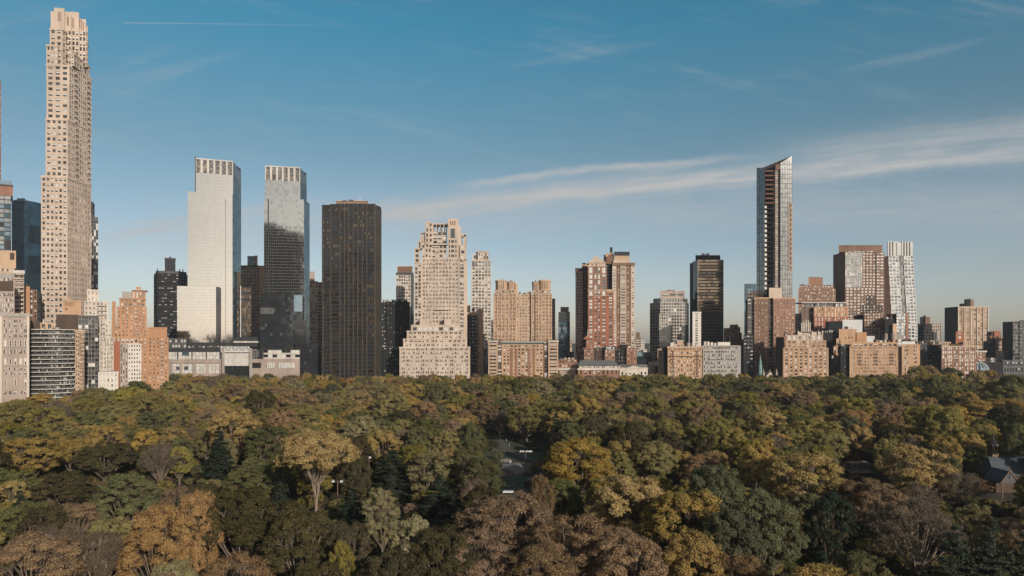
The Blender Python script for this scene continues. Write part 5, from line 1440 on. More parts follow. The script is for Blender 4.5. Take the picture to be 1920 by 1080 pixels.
    b.blk(1811, 1820, 560.5, 575, dD=8, dep=12, wall=BLACKB); b.blk(1820, 1826, 562, 575, dD=8, dep=12, wall=BROWN); b.bx('roof_house', 1807, 1811, 569, 575, 9, 8, BLACKB); b.mast(1823.5, 562, 558, 9, .5); b.done()

    b = Bld(AB, 'narrow brick house with a pale cornice just right of the red brick apartment house', CB, 665, 1840, RUST)
    b.blk(1831, 1848, 658, dep=18, f=P(3, 7.5, mix=(.4, .2, .4)), wall=RUST, corn=(LIME2, 1.2, .8)); b.done()
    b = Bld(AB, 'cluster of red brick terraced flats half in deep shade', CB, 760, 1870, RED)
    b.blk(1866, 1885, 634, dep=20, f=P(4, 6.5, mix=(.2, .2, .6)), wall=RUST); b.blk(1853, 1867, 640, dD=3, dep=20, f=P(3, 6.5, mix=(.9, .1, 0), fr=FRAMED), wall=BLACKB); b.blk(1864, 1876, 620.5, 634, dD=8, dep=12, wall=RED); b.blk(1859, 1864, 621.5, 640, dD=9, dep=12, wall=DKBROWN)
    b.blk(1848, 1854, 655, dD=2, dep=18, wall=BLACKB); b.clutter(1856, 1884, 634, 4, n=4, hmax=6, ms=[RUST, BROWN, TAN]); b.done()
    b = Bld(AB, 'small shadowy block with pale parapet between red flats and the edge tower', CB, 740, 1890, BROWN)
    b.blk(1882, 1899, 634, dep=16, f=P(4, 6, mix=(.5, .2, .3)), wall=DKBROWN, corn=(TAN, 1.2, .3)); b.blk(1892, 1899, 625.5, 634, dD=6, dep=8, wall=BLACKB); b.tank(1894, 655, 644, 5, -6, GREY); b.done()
    b = Bld(AB, 'low white and blue grey town houses crowded under the shadowy block', CB, 700, 1885, PALE)
    for i, (x0, x1, y) in enumerate(((1858, 1864, 671), (1864, 1871, 673), (1871, 1877, 672), (1876, 1883, 658), (1883, 1889, 664), (1889, 1899, 656))):
        b.blk(x0, x1, y, dD=(i % 3) * 2.3, dep=12, f=P(2, 8, mix=(.6, .2, .2)), wall=(PALE, DKGREY, WHITE, GREY, DKGREY, GREY)[i])
    b.done()
    b = Bld('museum_hall', 'long low black roofed hall behind the pale blue glass dome', CB, 650, 1850, BLACKB, fine=False)
    b.blk(1828, 1881, 679.5, dep=24, f=None, wall=BLACKB); b.blk(1881, 1925, 676, dD=4, dep=20, wall=DKGREY, f=P(8, 12, mix=(.9, .1, 0))); b.done()
    # dome
    b = Bld('glass_dome', 'pale blue ribbed glass dome with a small lantern rising from the trees', 'dome', 620, 1853, PALE)
    D = b.D; xm = px2x(1852.5, D); rr = 15.8 * D / F; zb = py2z(695, D); hh = (695 - 680) * D / F
    g_ = b.part('glass_shell'); rb = b.part('rib')
    for a in range(16):
        for k in range(5):
            def pt_(aa, kk, e=0):
                ph = math.pi / 2 * kk / 5; th = 2 * math.pi * aa / 16
                return (xm + (rr + e) * math.cos(ph) * math.cos(th), D + 12 + (rr + e) * math.cos(ph) * math.sin(th), zb + hh * math.sin(ph) * (1 + e / rr))
            g_.face([pt_(a, k), pt_(a + 1, k), pt_(a + 1, k + 1), pt_(a, k + 1)], G_BLUE)
            rb.tube(pt_(a, k, .12), pt_(a, k + 1, .12), .3, .3, METALW, 5, False)
    b.blk(1838, 1867, 694.5, dD=0, dep=24, wall=PALE, chl=6, chr_=6, cd=6)
    ln = b.part('lantern'); ln.tube((xm, D + 12, zb + hh - .4), (xm, D + 12, zb + hh + 1.4), 1.3, 1.3, G_BLUE, 10); ln.tube((xm, D + 12, zb + hh + 1.4), (xm, D + 12, zb + hh + 2.6), 1.6, .2, METALW, 10)
    b.done()
    b = Bld(GT, 'dark grey glass slab with thin white balcony lines at the photo edge', CT, 690, 1930, CHAR)
    b.blk(1899, 1912, 602.5, dep=24, f=C(3, 6.6, [G_BLACK, G_DARK, G_MID], mull=CHAR, bal=[(0, 1)], bald=1, balm=GREY)); b.blk(1912, 1962, 600.5, dD=-1, dep=26, f=P(9, 6.6, pat=((.2, .6),), mix=(.6, .3, .1), wall=DKGREY), wall=DKGREY, corn=(DKGREY, 1, .4)); b.done()

def behind_camera():
    # unseen east side skyline, added for the mirror towers to reflect
    spec = [(-200, -200, 66, 298, CHAR), (-150, -180, 50, 282, BLACKB), (-240, -190, 30, 284, BLACKB), (-330, -215, 50, 236, DKBROWN), (-380, -190, 36, 196, BLACKB)]
    rr = random.Random(5)
    for x in range(-1150, 500, 62):
        spec.append((x + rr.uniform(-12, 12), -260 + rr.uniform(-20, 10), rr.uniform(34, 54), rr.uniform(36, 66), rr.choice([DKGREY, CHAR, DKBROWN, DKGREY])))
    for i, (x, y, wd, h, m_) in enumerate(spec):
        b = MB((x, y, 0)); r_ = empty('distant_tower', (x, y, 0))
        tag(r_, 'tower across the park seen only mirrored in the glass fronts', 'tower', 'towers mirrored in the glass')
        b.box(x - wd / 2, x + wd / 2, y - 14, y + 14, 0, h, m_); b.box(x - wd / 3, x + wd / 4, y - 9, y + 9, h, h + rr.uniform(4, 12), m_)
        b.obj('wall', r_)
        g_ = MB((x, y, 0)); n = int(wd / 5); k = 3
        while k * 4 < h - 4:
            g_.box(x - wd / 2 + 1, x + wd / 2 - 1, y + 14, y + 14.15, k * 4, k * 4 + 1.9, CHAR); k += 1
        tag(g_.obj('window', r_), kind='stuff')

LEAFM = mat('dry_shrub_leaf', (.22, .13, .05)); HEDGEM = mat('hedge', (.05, .055, .025), scale=2, var=.4)
left_side(); twins(); middle(); centre_right(); right_side(); behind_camera()
# ---------------------------------------------------------------- the ground of the park
def ground_sheet():
    v = []; f = []
    n = 60
    me = bpy.data.meshes.new('ground')
    xs = np.linspace(-1, 1, n); xs = np.sign(xs) * np.abs(xs) ** 2.2 * 7000
    ys = np.concatenate([np.linspace(-2500, -50, 6), np.linspace(-20, 640, 60), np.linspace(760, 16000, 8)])
    rr = random.Random(3)
    for y in ys:
        for x in xs:
            z = 0.0
            if 20 < y < 560 and not (200 < y < 400 and -60 < x < 110): z = .5 * math.sin(x * .021 + y * .013) + .4 * math.sin(x * .05 - y * .037) - .3
            v.append((x, y, z - .05))
    m = len(xs)
    for j in range(len(ys) - 1):
        for i in range(m - 1):
            a = j * m + i; f.append((a, a + 1, a + m + 1, a + m))
    me.from_pydata(v, [], f)
    me.materials.append(GROUNDM)
    o = bpy.data.objects.new('ground', me); COL.objects.link(o); tag(o, kind='structure')
GROUNDM = mat('leaf_litter_and_grass', (.060, .050, .026), .95, var=.75, scale=.12)
ground_sheet()
ASPH = mat('asphalt', (.06, .06, .06), .9, var=.2, scale=.5); PATHM = mat("path", (.10, .088, .07), .9, var=.2, scale=.4)
def sheet(name, pts, z, m):
    b = MB(); b.face([(x, y, z) for x, y in pts], m); return tag(b.obj(name), kind='structure')
sheet('road', [(-180, 604), (600, 604), (600, 618), (-180, 618)], .55, ASPH)
sheet('pavement', [(-180, 618.01), (600, 618.01), (600, 622), (-180, 622)], .68, PALE)

# ---------------------------------------------------------------- leaves and crowns
def leaf_mat(name, rgb, hue=.012, val=.32, trans=.36, warm=None):
    m = bpy.data.materials.new(name); m.use_nodes = True
    t = m.node_tree; t.nodes.clear()
    out = t.nodes.new('ShaderNodeOutputMaterial')
    oi = t.nodes.new('ShaderNodeObjectInfo'); ge = t.nodes.new('ShaderNodeNewGeometry'); tcn = t.nodes.new('ShaderNodeTexCoord')
    no = t.nodes.new('ShaderNodeTexNoise'); no.inputs['Scale'].default_value = .28; no.inputs['Detail'].default_value = 3
    t.links.new(tcn.outputs['Object'], no.inputs['Vector'])
    mx = t.nodes.new('ShaderNodeMix'); mx.data_type = 'RGBA'
    w_ = warm or (rgb[0] * 1.35, rgb[1] * .95, rgb[2] * .8)
    mx.inputs[6].default_value = (*rgb, 1); mx.inputs[7].default_value = (*w_, 1)
    mr = t.nodes.new('ShaderNodeMapRange'); mr.inputs[1].default_value = .35; mr.inputs[2].default_value = .68
    t.links.new(no.outputs['Fac'], mr.inputs[0]); t.links.new(mr.outputs[0], mx.inputs[0])
    hs_ = t.nodes.new('ShaderNodeHueSaturation')
    def mth(op, a, b_, c_=None):
        q = t.nodes.new('ShaderNodeMath'); q.operation = op
        for i, v_ in enumerate((a, b_, c_)):
            if v_ is None: continue
            if isinstance(v_, (int, float)): q.inputs[i].default_value = v_
            else: t.links.new(v_, q.inputs[i])
        return q.outputs[0]
    t.links.new(mth('MULTIPLY_ADD', oi.outputs['Random'], hue, .5 - hue / 2), hs_.inputs['Hue'])
    r2 = mth('FRACT', mth('MULTIPLY', oi.outputs['Random'], 17.3), 0)
    v1 = mth('MULTIPLY_ADD', r2, .4, .8)
    v2 = mth('MULTIPLY_ADD', ge.outputs['Random Per Island'], val * 2, 1 - val)
    t.links.new(mth('MULTIPLY', v1, v2), hs_.inputs['Value'])
    r3 = mth('FRACT', mth('MULTIPLY', oi.outputs['Random'], 41.7), 0)
    t.links.new(mth('MULTIPLY_ADD', r3, .2, .85), hs_.inputs['Saturation'])
    t.links.new(mx.outputs[2], hs_.inputs['Color'])
    d = t.nodes.new('ShaderNodeBsdfDiffuse'); tr = t.nodes.new('ShaderNodeBsdfTranslucent'); ms = t.nodes.new('ShaderNodeMixShader')
    ms.inputs[0].default_value = trans
    t.links.new(hs_.outputs[0], d.inputs[0]); t.links.new(hs_.outputs[0], tr.inputs[0])
    t.links.new(d.outputs[0], ms.inputs[1]); t.links.new(tr.outputs[0], ms.inputs[2]); t.links.new(ms.outputs[0], out.inputs[0])
    return m
BARK = mat('bark', (.17, .125, .09), .9, scale=1.5, var=.35); BARKP = mat('pale_bark', (.25, .19, .14), .9, scale=1.2, var=.25); BARKD = mat('dark_bark', (.07, .055, .042), .9, scale=1.2, var=.3)
LM = {
    'gold':   leaf_mat('olive_gold_leaves', (.36, .26, .080), warm=(.41, .275, .085)),
    'olive':  leaf_mat('olive_leaves', (.235, .205, .062), warm=(.31, .25, .074)),
    'green':  leaf_mat('green_leaves', (.125, .135, .052), warm=(.18, .165, .060)),
    'pale':   leaf_mat('pale_yellow_leaves', (.31, .27, .135), warm=(.25, .205, .085)),
    'ochre':  leaf_mat('ochre_leaves', (.35, .215, .082), warm=(.40, .25, .10)),
    'brown':  leaf_mat('russet_brown_leaves', (.27, .180, .098), warm=(.31, .205, .105), val=.45),
    'grey':   leaf_mat('grey_brown_buds', (.15, .115, .082), warm=(.19, .14, .095)),
    'sage':   leaf_mat('sage_green_leaves', (.155, .155, .082), warm=(.125, .13, .062)),
    'dark':   leaf_mat('shade_dark_leaves', (.085, .074, .036), warm=(.12, .096, .042)),  # foreground shade put into the leaf colour
    'pine':   leaf_mat('dark_blue_green_needles', (.040, .056, .036), warm=(.052, .064, .038), hue=.03),
    'bluepine': leaf_mat('dusty_green_needles', (.065, .085, .055), warm=(.085, .095, .058), hue=.03),
}
def quads_mesh(name, c, nrm, sz, asp, m, rng):
    n = len(c)
    a = rng.normal(size=(n, 3)); a -= (a * nrm).sum(1)[:, None] * nrm
    a /= np.linalg.norm(a, axis=1)[:, None] + 1e-9
    b = np.cross(nrm, a)
    a = a * (sz * asp)[:, None]; b = b * sz[:, None]
    v = np.empty((n, 4, 3)); v[:, 0] = c - a; v[:, 1] = c - b * .55 + a * .1; v[:, 2] = c + a; v[:, 3] = c + b * .55 + a * .1
    v = v.reshape(-1, 3)
    me = bpy.data.meshes.new(name)
    me.vertices.add(n * 4); me.vertices.foreach_set('co', v.astype(np.float32).ravel())
    me.loops.add(n * 4); me.loops.foreach_set('vertex_index', np.arange(n * 4, dtype=np.int32))
    me.polygons.add(n); me.polygons.foreach_set('loop_start', np.arange(0, n * 4, 4, dtype=np.int32))
    me.materials.append(m); me.update(); me.validate()
    return me
def deciduous(seed, m, H=17.0, Rc=7.5, base=.2, nb=200, nl=130, size=.2, form='round', dens=1.0, bark=BARK, twigs=1):
    """Crown mesh and trunk mesh of one broadleaf tree; leaf sprays sit on many small clumps at the ends of real limbs."""
    rng = np.random.default_rng(seed)
    zc0 = H * base; ch = H - zc0
    zm = zc0 + ch * (.52 if form != 'vase' else .55)
    hz_ = ch * .5
    big = []
    nbig = 20
    for i in range(nbig):
        f_ = (i + .5) / nbig
        cz = 1 - 1.72 * f_ if form != 'spread' else .95 - 1.25 * f_
        if form == 'vase': cz = .92 - 1.1 * f_
        sr = math.sqrt(max(0, 1 - cz * cz)); th = i * 2.399 + rng.uniform(-.35, .35)
        br = Rc * rng.uniform(.26, .40)
        k = rng.uniform(.52, .76)
        big.append((Rc * k * sr * math.cos(th), Rc * k * sr * math.sin(th), min(zm + (hz_ - br * .55) * cz * rng.uniform(.85, 1.1), H - br * .7), br))
    C_ = []; NN = []; clumps = []
    per = max(4, nb // nbig)
    for (bx_, by_, bz_, br) in big:
        for k in range(per):
            d = rng.normal(size=3); d /= np.linalg.norm(d)
            if rng.uniform() < .5: d[2] = abs(d[2])
            out_ = np.array([bx_, by_, (bz_ - zm)]); out_ = out_ / (np.linalg.norm(out_) + 1e-6)
            if (d * out_).sum() < -.3: d = -d
            o = np.array([bx_, by_, bz_]) + d * br * rng.uniform(.6, 1.0) * np.array([1, 1, .82])
            r = Rc * rng.uniform(.075, .14)
            clumps.append((o, r, d))
            n = int(nl * dens * (r / (Rc * .107)) ** 2)
            q = rng.normal(size=(n, 3)); q /= np.linalg.norm(q, axis=1)[:, None]
            q[:, 2] = np.where(q[:, 2] < -.4, -q[:, 2] * .5, q[:, 2])
            rad = r * rng.uniform(.5, 1.25, n)[:, None]
            C_.append(o + q * rad * np.array([1, 1, .85]))
            nn = q * .6 + d * .6 + rng.normal(size=(n, 3)) * .5 + np.array([0, 0, .2])
            NN.append(nn / np.linalg.norm(nn, axis=1)[:, None])
    C_ = np.concatenate(C_); NN = np.concatenate(NN)
    sz = size * rng.uniform(.6, 1.35, len(C_))
    me = quads_mesh('crown', C_, NN, sz, 1.25, m, rng)
    # trunk and limbs
    t = MB()
    fork = max(zc0 * (.95 if form != 'vase' else .6), 1.5)
    tr = (.028 if form != 'vase' else .017) * H
    p0 = Vector((0, 0, -.4)); p1 = Vector((rng.uniform(-.3, .3), rng.uniform(-.3, .3), fork))
    t.tube(p0, p1, tr * 1.25, tr * .8, bark, 8)
    for (bx_, by_, bz_, br) in big:
        e = Vector((bx_, by_, bz_)); mid_ = (p1.lerp(e, .5) + Vector((0, 0, -.05 * H))) if form != 'vase' else Vector((e.x * .2, e.y * .2, H * .42 + abs(e.x + e.y) * .1)) + Vector(rng.normal(size=3) * .3)
        s0 = p1 + (p0 - p1) * rng.uniform(-.02, .12)
        if form == 'vase' and len(clumps) and (int(e.x * 100) % 3):
            t.tube(mid_, e, tr * .22, tr * .1, bark, 5, False)
        else:
            t.tube(s0, mid_, tr * .48, tr * .3, bark, 6, False); t.tube(mid_, e, tr * .3, tr * .12, bark, 5, False)
        cl_ = [c for c in clumps if (Vector(c[0]) - e).length < br * 1.1]
        for c in cl_[:int(5 + 6 * twigs)]:
            q = Vector(c[0]); st = mid_.lerp(e, rng.uniform(.35, 1))
            t.tube(st, q, tr * .1, tr * .035, bark, 4, False)
            if twigs > 1:
                for _ in range(4):
                    w2 = q + Vector(rng.normal(size=3)) * c[1] * .8 + Vector((0, 0, c[1] * .5)); t.tube(st.lerp(q, .6), w2, tr * .04, tr * .012, bark, 3, False)
    return me, t
def conifer(seed, m, H=20.0, Rc=5.0, tiers=16, loose=0.0, size=.3):
    rng = np.random.default_rng(seed); C_ = []; NN = []
    t = MB(); t.tube((0, 0, -.4), (0, 0, H * .97), .02 * H, .03, BARKD, 7)
    for k in range(tiers):
        f = k / (tiers - 1); z = H * (.12 + .85 * f)
        L_ = Rc * (1 - f) ** .8 * rng.uniform(.85, 1.12) + .35
        nbh = int(7 + 5 * (1 - f))
        for i in range(nbh):
            if rng.uniform() < loose * .3: continue
            th = rng.uniform(0, 6.283); Li = L_ * rng.uniform(.65, 1.15); dr = rng.uniform(.1, .3)
            up = .28 if loose > .5 else .1
            n = int(55 * Li / 2 + 14)
            s_ = rng.uniform(.12, 1, n) ** .75
            wdt = .34 * Li * (1.05 - s_) * rng.uniform(-1, 1, n) + rng.normal(size=n) * .12
            r_ = s_ * Li
            x = r_ * math.cos(th) - wdt * math.sin(th); y = r_ * math.sin(th) + wdt * math.cos(th)
            zz = z - dr * Li * s_ ** 1.0 + up * Li * s_ ** 3 + rng.normal(size=n) * .13 - np.abs(wdt) * .15
            C_.append(np.stack([x, y, zz], 1))
            nn = np.stack([.35 * math.cos(th) + rng.normal(size=n) * .4, .35 * math.sin(th) + rng.normal(size=n) * .4, np.ones(n) * .8], 1)
            NN.append(nn / np.linalg.norm(nn, axis=1)[:, None])
            t.tube((0, 0, z), (Li * .8 * math.cos(th), Li * .8 * math.sin(th), z - dr * Li * .8), .006 * H, .02, BARKD, 4, False)
    C_ = np.concatenate(C_); NN = np.concatenate(NN)
    return quads_mesh('crown', C_, NN, size * rng.uniform(.6, 1.3, len(C_)), 1.7, m, rng), t
PROTO = {}
def proto(kind, var, fn):
    me, t = fn
    tm_ = bpy.data.meshes.new('trunk'); tm_.from_pydata(t.v, [], t.f)
    for m in t.ms: tm_.materials.append(m)
    tm_.polygons.foreach_set('material_index', t.m); tm_.update()
    PROTO.setdefault(kind, []).append((me, tm_))
q = 0
for kind, forms in (('gold', ('round', 'spread', 'round')), ('olive', ('round', 'spread', 'round')), ('green', ('round', 'round')), ('pale', ('round', 'spread')), ('ochre', ('round', 'round')),
                    ('brown', ('spread', 'round', 'round')), ('grey', ('spread',)), ('sage', ('round', 'round')), ('dark', ('round', 'spread'))):
    for fo in forms:
        q += 1
        thin = kind in ('grey', 'brown')
        proto(kind, fo, deciduous(q * 11, LM[kind], form=fo, nb=240, nl=155 if kind != 'grey' else 60, dens=.85 if kind == 'brown' else 1.0,
                                  size=.172 if not thin else .145, bark=BARKP if kind == 'grey' else BARK, twigs=2 if thin else 1))
proto('vase', 0, deciduous(501, LM['gold'], H=22, Rc=9, form='vase', base=.42, nb=230, nl=150, bark=BARKP))
proto('bare', 0, deciduous(502, LM['grey'], form='spread', nb=160, nl=36, size=.13, bark=BARK, twigs=2, base=.22))
proto('ivy', 0, deciduous(503, LM['pine'], form='round', nb=200, nl=130, base=.1))
proto('mop', 0, deciduous(504, LM['ochre'], form='round', nb=330, nl=110, size=.19, base=.08, Rc=8.5))
proto('spiky', 0, deciduous(505, LM['pale'], form='round', nb=200, nl=90, size=.19, base=.1, Rc=7))
proto('pine', 0, conifer(601, LM['pine'])); proto('pine', 1, conifer(602, LM['pine'], Rc=5.6, tiers=14))
proto('bluepine', 0, conifer(603, LM['bluepine'], Rc=6.5, tiers=13, loose=1.0, size=.34)); proto('bluepine', 1, conifer(604, LM['bluepine'], Rc=7, tiers=12, loose=1.0, size=.36))
SIZE = {k: [(max(abs(v.co.x) for v in tm_.vertices), 0) for (me, tm_) in L2] for k, L2 in PROTO.items()}
PH = {'vase': 22.0, 'pine': 20.0, 'bluepine': 20.0}
PW = {'vase': 21.0, 'pine': 10.5, 'bluepine': 13.5, 'mop': 18.5, 'spiky': 15.5}
WORD = {'gold': 'golden olive', 'olive': 'olive green', 'green': 'deep green', 'pale': 'pale yellow', 'ochre': 'orange ochre', 'brown': 'russet brown', 'grey': 'grey brown twiggy', 'sage': 'sage green',
        'dark': 'shaded brownish green', 'vase': 'golden vase shaped', 'bare': 'nearly bare', 'ivy': 'ivy dark', 'mop': 'bright orange ochre', 'spiky': 'pale green', 'pine': 'dark blue green', 'bluepine': 'dusty green'}
ANCH = [(30, 'grey stone hotel'), (105, 'curved balcony block'), (180, 'white stepped tower'), (265, 'orange brick tower'), (320, 'black octagonal tower'), (400, 'broad silver twin'), (470, 'white podium truss'), (540, 'mirroring silver twin'),
        (655, 'bronze slab tower'), (730, 'black shaded blocks'), (815, 'limestone stepped base'), (900, 'slender pale tower'), (980, 'tan twin towers'), (1060, 'slim blue tower'), (1130, 'pyramid roofed tower'), (1200, 'pedimented hall'),
        (1285, 'brown balcony block'), (1352, 'grey limestone block'), (1400, 'black block'), (1450, 'slim glass supertall'), (1512, 'fluted art deco block'), (1570, 'canopy roofed block'), (1640, 'long beige block'), (1708, 'plain beige block'),
        (1748, 'shaded stone block'), (1798, 'red niche block'), (1852, 'blue glass dome'), (1900, 'dark edge tower')]
ROWS = [(96, 'in the bottom row'), (112, 'in the second row up'), (130, 'in the third row up'), (150, 'in the fourth row up'), (172, 'in the fifth row up'), (198, 'in the sixth row up'), (228, 'in the seventh row up'), (262, 'in the eighth row up'), (9999, 'high in the canopy')]
TREES = []; POS = []
USED = set()
def tree(kind, X, Y, h, wd=None, label=None, cat='tree', rnd=None, var=None):
    rnd = rnd or random
    L2 = PROTO[kind]; me, tm_ = L2[(var if var is not None else rnd.randrange(len(L2))) % len(L2)]
    conif = kind in ('pine', 'bluepine')
    r_ = empty('conifer_tree' if conif else 'broadleaf_tree', (X, Y, -.2))
    sz = h / PH.get(kind, 17.0); sx = (wd / PW.get(kind, 16.0)) if wd else sz
    r_.scale = (sx, sx * rnd.uniform(.95, 1.05), sz); r_.rotation_euler = (0, 0, rnd.uniform(0, 6.28))
    if label is None:
        px = 960 + X / Y * F
        an = min(ANCH, key=lambda a: abs(a[0] - px))[1]; row = next(t for d, t in ROWS if Y < d)
        szw = 'small' if (wd or 13) < 11 else ('large' if (wd or 13) > 14 else 'mid sized')
        label = '%s %s %s, %s under the %s' % (szw, WORD[kind], 'conifer' if conif else 'tree', row, an)
        k = 0
        alt = ('', 'the taller ', 'the lower ', 'the broader ')
    tag(r_, label, cat, 'conifers of the park' if conif else 'broadleaf trees of the park')
    for mm, nm in ((me, 'crown'), (tm_, 'trunk')):
        o = bpy.data.objects.new(nm, mm); COL.objects.link(o); o.parent = r_
    TREES.append(r_); POS.append((X, Y, (wd or 13) * .42))
    return r_
FEAT = []
def at(px, top, wpx, kind, h, label=None, var=None, D=None):
    D = D or (CAMZ - h) * F / (top - HZ)
    h = CAMZ - (top - HZ) / F * D + .3
    vis_ = .95 if kind == 'vase' else (.85 if kind in ('pine', 'bare') else .55)
    FEAT.append((px, wpx / 2, top + vis_ * h * F / D, D))
    rn = random.Random(int(px * 31 + top))
    X = (px - 960) / F * D
    return tree(kind, X, D, h, wpx * D / F, label, rnd=rn, var=var)
# trees one can pick out in the photograph: centre, top row, width in pixels, kind, height
at(52, 820, 116, 'gold', 18, 'broad golden tree at the photo edge, its flat tiers of leaves lit above dark undergrowth')
at(100, 736, 50, 'pine', 17, 'dark conifer standing alone before the curved balcony block')
at(410, 800, 72, 'pine', 21, 'tall dark layered conifer left of the golden vase shaped tree', D=230)
at(592, 811, 165, 'vase', 24, 'golden vase shaped tree with a tall pale bare trunk', D=190)
at(300, 955, 150, 'mop', 18, 'bright orange ochre dome tree, most vivid crown of the foreground')
at(368, 928, 95, 'mop', 20, 'smaller orange ochre crown rising behind the most vivid dome')
at(450, 926, 170, 'dark', 19, 'shaded dark brown round crown touching the bright orange ochre tree')
at(560, 955, 150, 'dark', 18, 'dark loose crown right of the dark brown round one, near the bottom')
at(60, 1010, 190, 'brown', 16, 'large pinkish brown crown filling the bottom corner below the golden tree')
at(190, 1000, 100, 'grey', 14, 'grey twiggy crown between pinkish brown crown and orange dome')
at(735, 836, 100, 'pine', 19, 'dark conifer just right of the single lamp pole', D=215)
at(825, 890, 95, 'pine', 15, 'low dark conifer left of the rocky clearing', D=185)
at(660, 915, 80, 'pine', 13, 'low dark conifer behind the tall pale trunk', D=172)
at(805, 848, 100, 'spiky', 15, 'pale cream topped tree in front of the clearing fence')
at(800, 786, 85, 'green', 17, 'deep green round tree left of the orange tree by the clearing')
at(870, 742, 96, 'olive', 19, 'tall olive tree behind the clearing, left of the orange one')
at(927, 726, 60, 'ochre', 20, 'burnt orange narrow tree at the far end of the clearing')
at(988, 762, 88, 'olive', 22, 'tall rounded dull green tree at the right edge of the clearing', D=335)
at(862, 812, 70, 'ochre', 12, 'small peach coloured tree at the clearing corner', D=290)
at(1085, 826, 150, 'gold', 20, 'large golden dome tree right of the tall floodlight pole')
at(1185, 893, 190, 'gold', 19, 'wide golden crown in the lower centre, between russet and sage crowns')
at(1285, 925, 165, 'gold', 18, 'golden brown crown leaning against the sage green giant')
at(950, 932, 200, 'brown', 17, 'big russet crown directly below the white sign')
at(1075, 975, 190, 'brown', 16, 'big russet crown at the bottom under the golden dome tree')
at(890, 1005, 170, 'brown', 15, 'russet crown at the bottom, left of the biggest russet crown')
at(1180, 1010, 170, 'brown', 15, 'russet crown at the bottom beside the wide golden crown')
at(1010, 1030, 160, 'brown', 14, 'lowest russet crown touching the bottom edge')
at(1015, 893, 60, 'brown', 12, 'small russet tree beside the tall floodlight pole', D=163)
at(1225, 830, 100, 'olive', 17, 'green and gold rounded tree behind the wide golden crown')
at(1325, 852, 105, 'brown', 14, 'pink brown crown peeping over the sage green giant')
at(1340, 875, 130, 'sage', 20, 'sage green giant, upper lobe')
at(1428, 925, 150, 'sage', 19, 'sage green giant, lower lobe reaching toward the dark gap')
at(1370, 960, 130, 'sage', 17, 'sage green tree below the sage green giant')
at(1505, 850, 175, 'gold', 19, 'broad golden brown dome tree left of the rustic shelter')
at(1525, 788, 130, 'olive', 19, 'bright olive tree left of the rustic shelter roof', D=285)
at(1715, 836, 140, 'gold', 19, 'golden olive dome tree between rustic shelter and stone cupola')
at(1640, 905, 130, 'brown', 14, 'rust brown crown below the rustic shelter')
at(1715, 945, 185, 'grey', 17, 'wide grey brown tree with pale spreading limbs below the golden dome')
at(1790, 782, 120, 'olive', 22, 'large olive tree with dark limbs behind the stone cupola', D=330)
at(1862, 748, 150, 'gold', 23, 'largest gold topped tree below the blue glass dome', D=345)
at(1918, 752, 110, 'gold', 22, 'gold topped tree cut by the photo edge', D=360)
at(1690, 770, 60, 'grey', 16, 'silvery grey twiggy tree far behind the rustic shelter', D=400)
at(1802, 885, 95, 'bare', 13, 'leafless pinkish tree left of the gabled chapel porch', D=195)
at(1826, 950, 90, 'spiky', 14, 'yellow green young tree above the dusty conifers')
at(1790, 985, 140, 'bluepine', 17, 'dusty green conifer at the bottom, first of three')
at(1865, 975, 130, 'bluepine', 18, 'dusty green conifer at the bottom, middle of three')
at(1925, 985, 110, 'bluepine', 17, 'dusty green conifer at the bottom, cut by the photo edge')
at(1560, 925, 110, 'ivy', 18, 'ivy dark narrow tree in the shadowy gap right of the sage giant')
at(1600, 905, 90, 'ochre', 13, 'sparse yellowing crown beside the ivy dark tree')
at(775, 975, 120, 'spiky', 17, 'spiky pale green tree in the lower centre with feathery top')
at(830, 1000, 160, 'dark', 16, 'dark brown crown in front of the spiky pale green tree')
at(715, 920, 80, 'spiky', 12, 'small pale green tree below the single lamp pole', D=160)
at(650, 985, 110, 'dark', 15, 'very dark crown at the bottom, left of the spiky pale green tree')
at(730, 1045, 150, 'dark', 13, 'very dark crown touching the bottom edge, below the spiky tree')
at(440, 1050, 170, 'brown', 14, 'ochre brown crown on the bottom edge right of the orange dome')
at(590, 1060, 130, 'dark', 12, 'dark shrubby crown on the bottom edge')
at(195, 835, 120, 'dark', 17, 'dark olive tree with one pale forked limb, by the rustic wooden rail', D=235)
at(300, 830, 75, 'bare', 17, 'tall nearly leafless tree with a white trunk, left side of the park', D=225)
at(500, 800, 105, 'green', 19, 'deep green dense tree right of the tall layered conifer', D=250)
at(335, 800, 120, 'olive', 17, 'olive tree behind the nearly leafless white trunk', D=290)
at(395, 706, 75, 'pale', 18, 'cream yellow crown before the black octagonal tower')
at(600, 736, 62, 'pale', 18, 'cream yellow round crown below the mirroring silver twin')
at(672, 733, 62, 'pale', 18, 'cream yellow round crown below the bronze slab tower')
at(1450, 965, 120, 'sage', 14, 'small sage green tree at the foot of the giant, above the dark gap')
at(1300, 1010, 150, 'gold', 15, 'golden tree over the bottom edge left of the sage lobes')
at(1390, 1045, 130, 'brown', 13, 'pink brown tree on the bottom edge under the sage lobes')
at(120, 890, 120, 'dark', 13, 'low dark tangle beneath the broad golden tree', D=190)
at(240, 890, 130, 'green', 12, 'low green thicket below the wooden rail', D=170)
at(470, 875, 100, 'green', 13, 'low green thicket under the tall layered conifer', D=205)
at(640, 1020, 60, 'olive', 14)
for px, D, h, k in ((903, 305, 8, 'green'), (1038, 300, 9, 'dark'), (912, 243, 6, 'dark'), (1040, 252, 9, 'green'), (1003, 350, 10, 'brown'), (932, 268, 4.5, 'green'), (1030, 330, 8, 'olive'), (896, 335, 9, 'dark')):
    tree(k, (px - 960) / F * D, D, h, h * .85, rnd=random.Random(px))

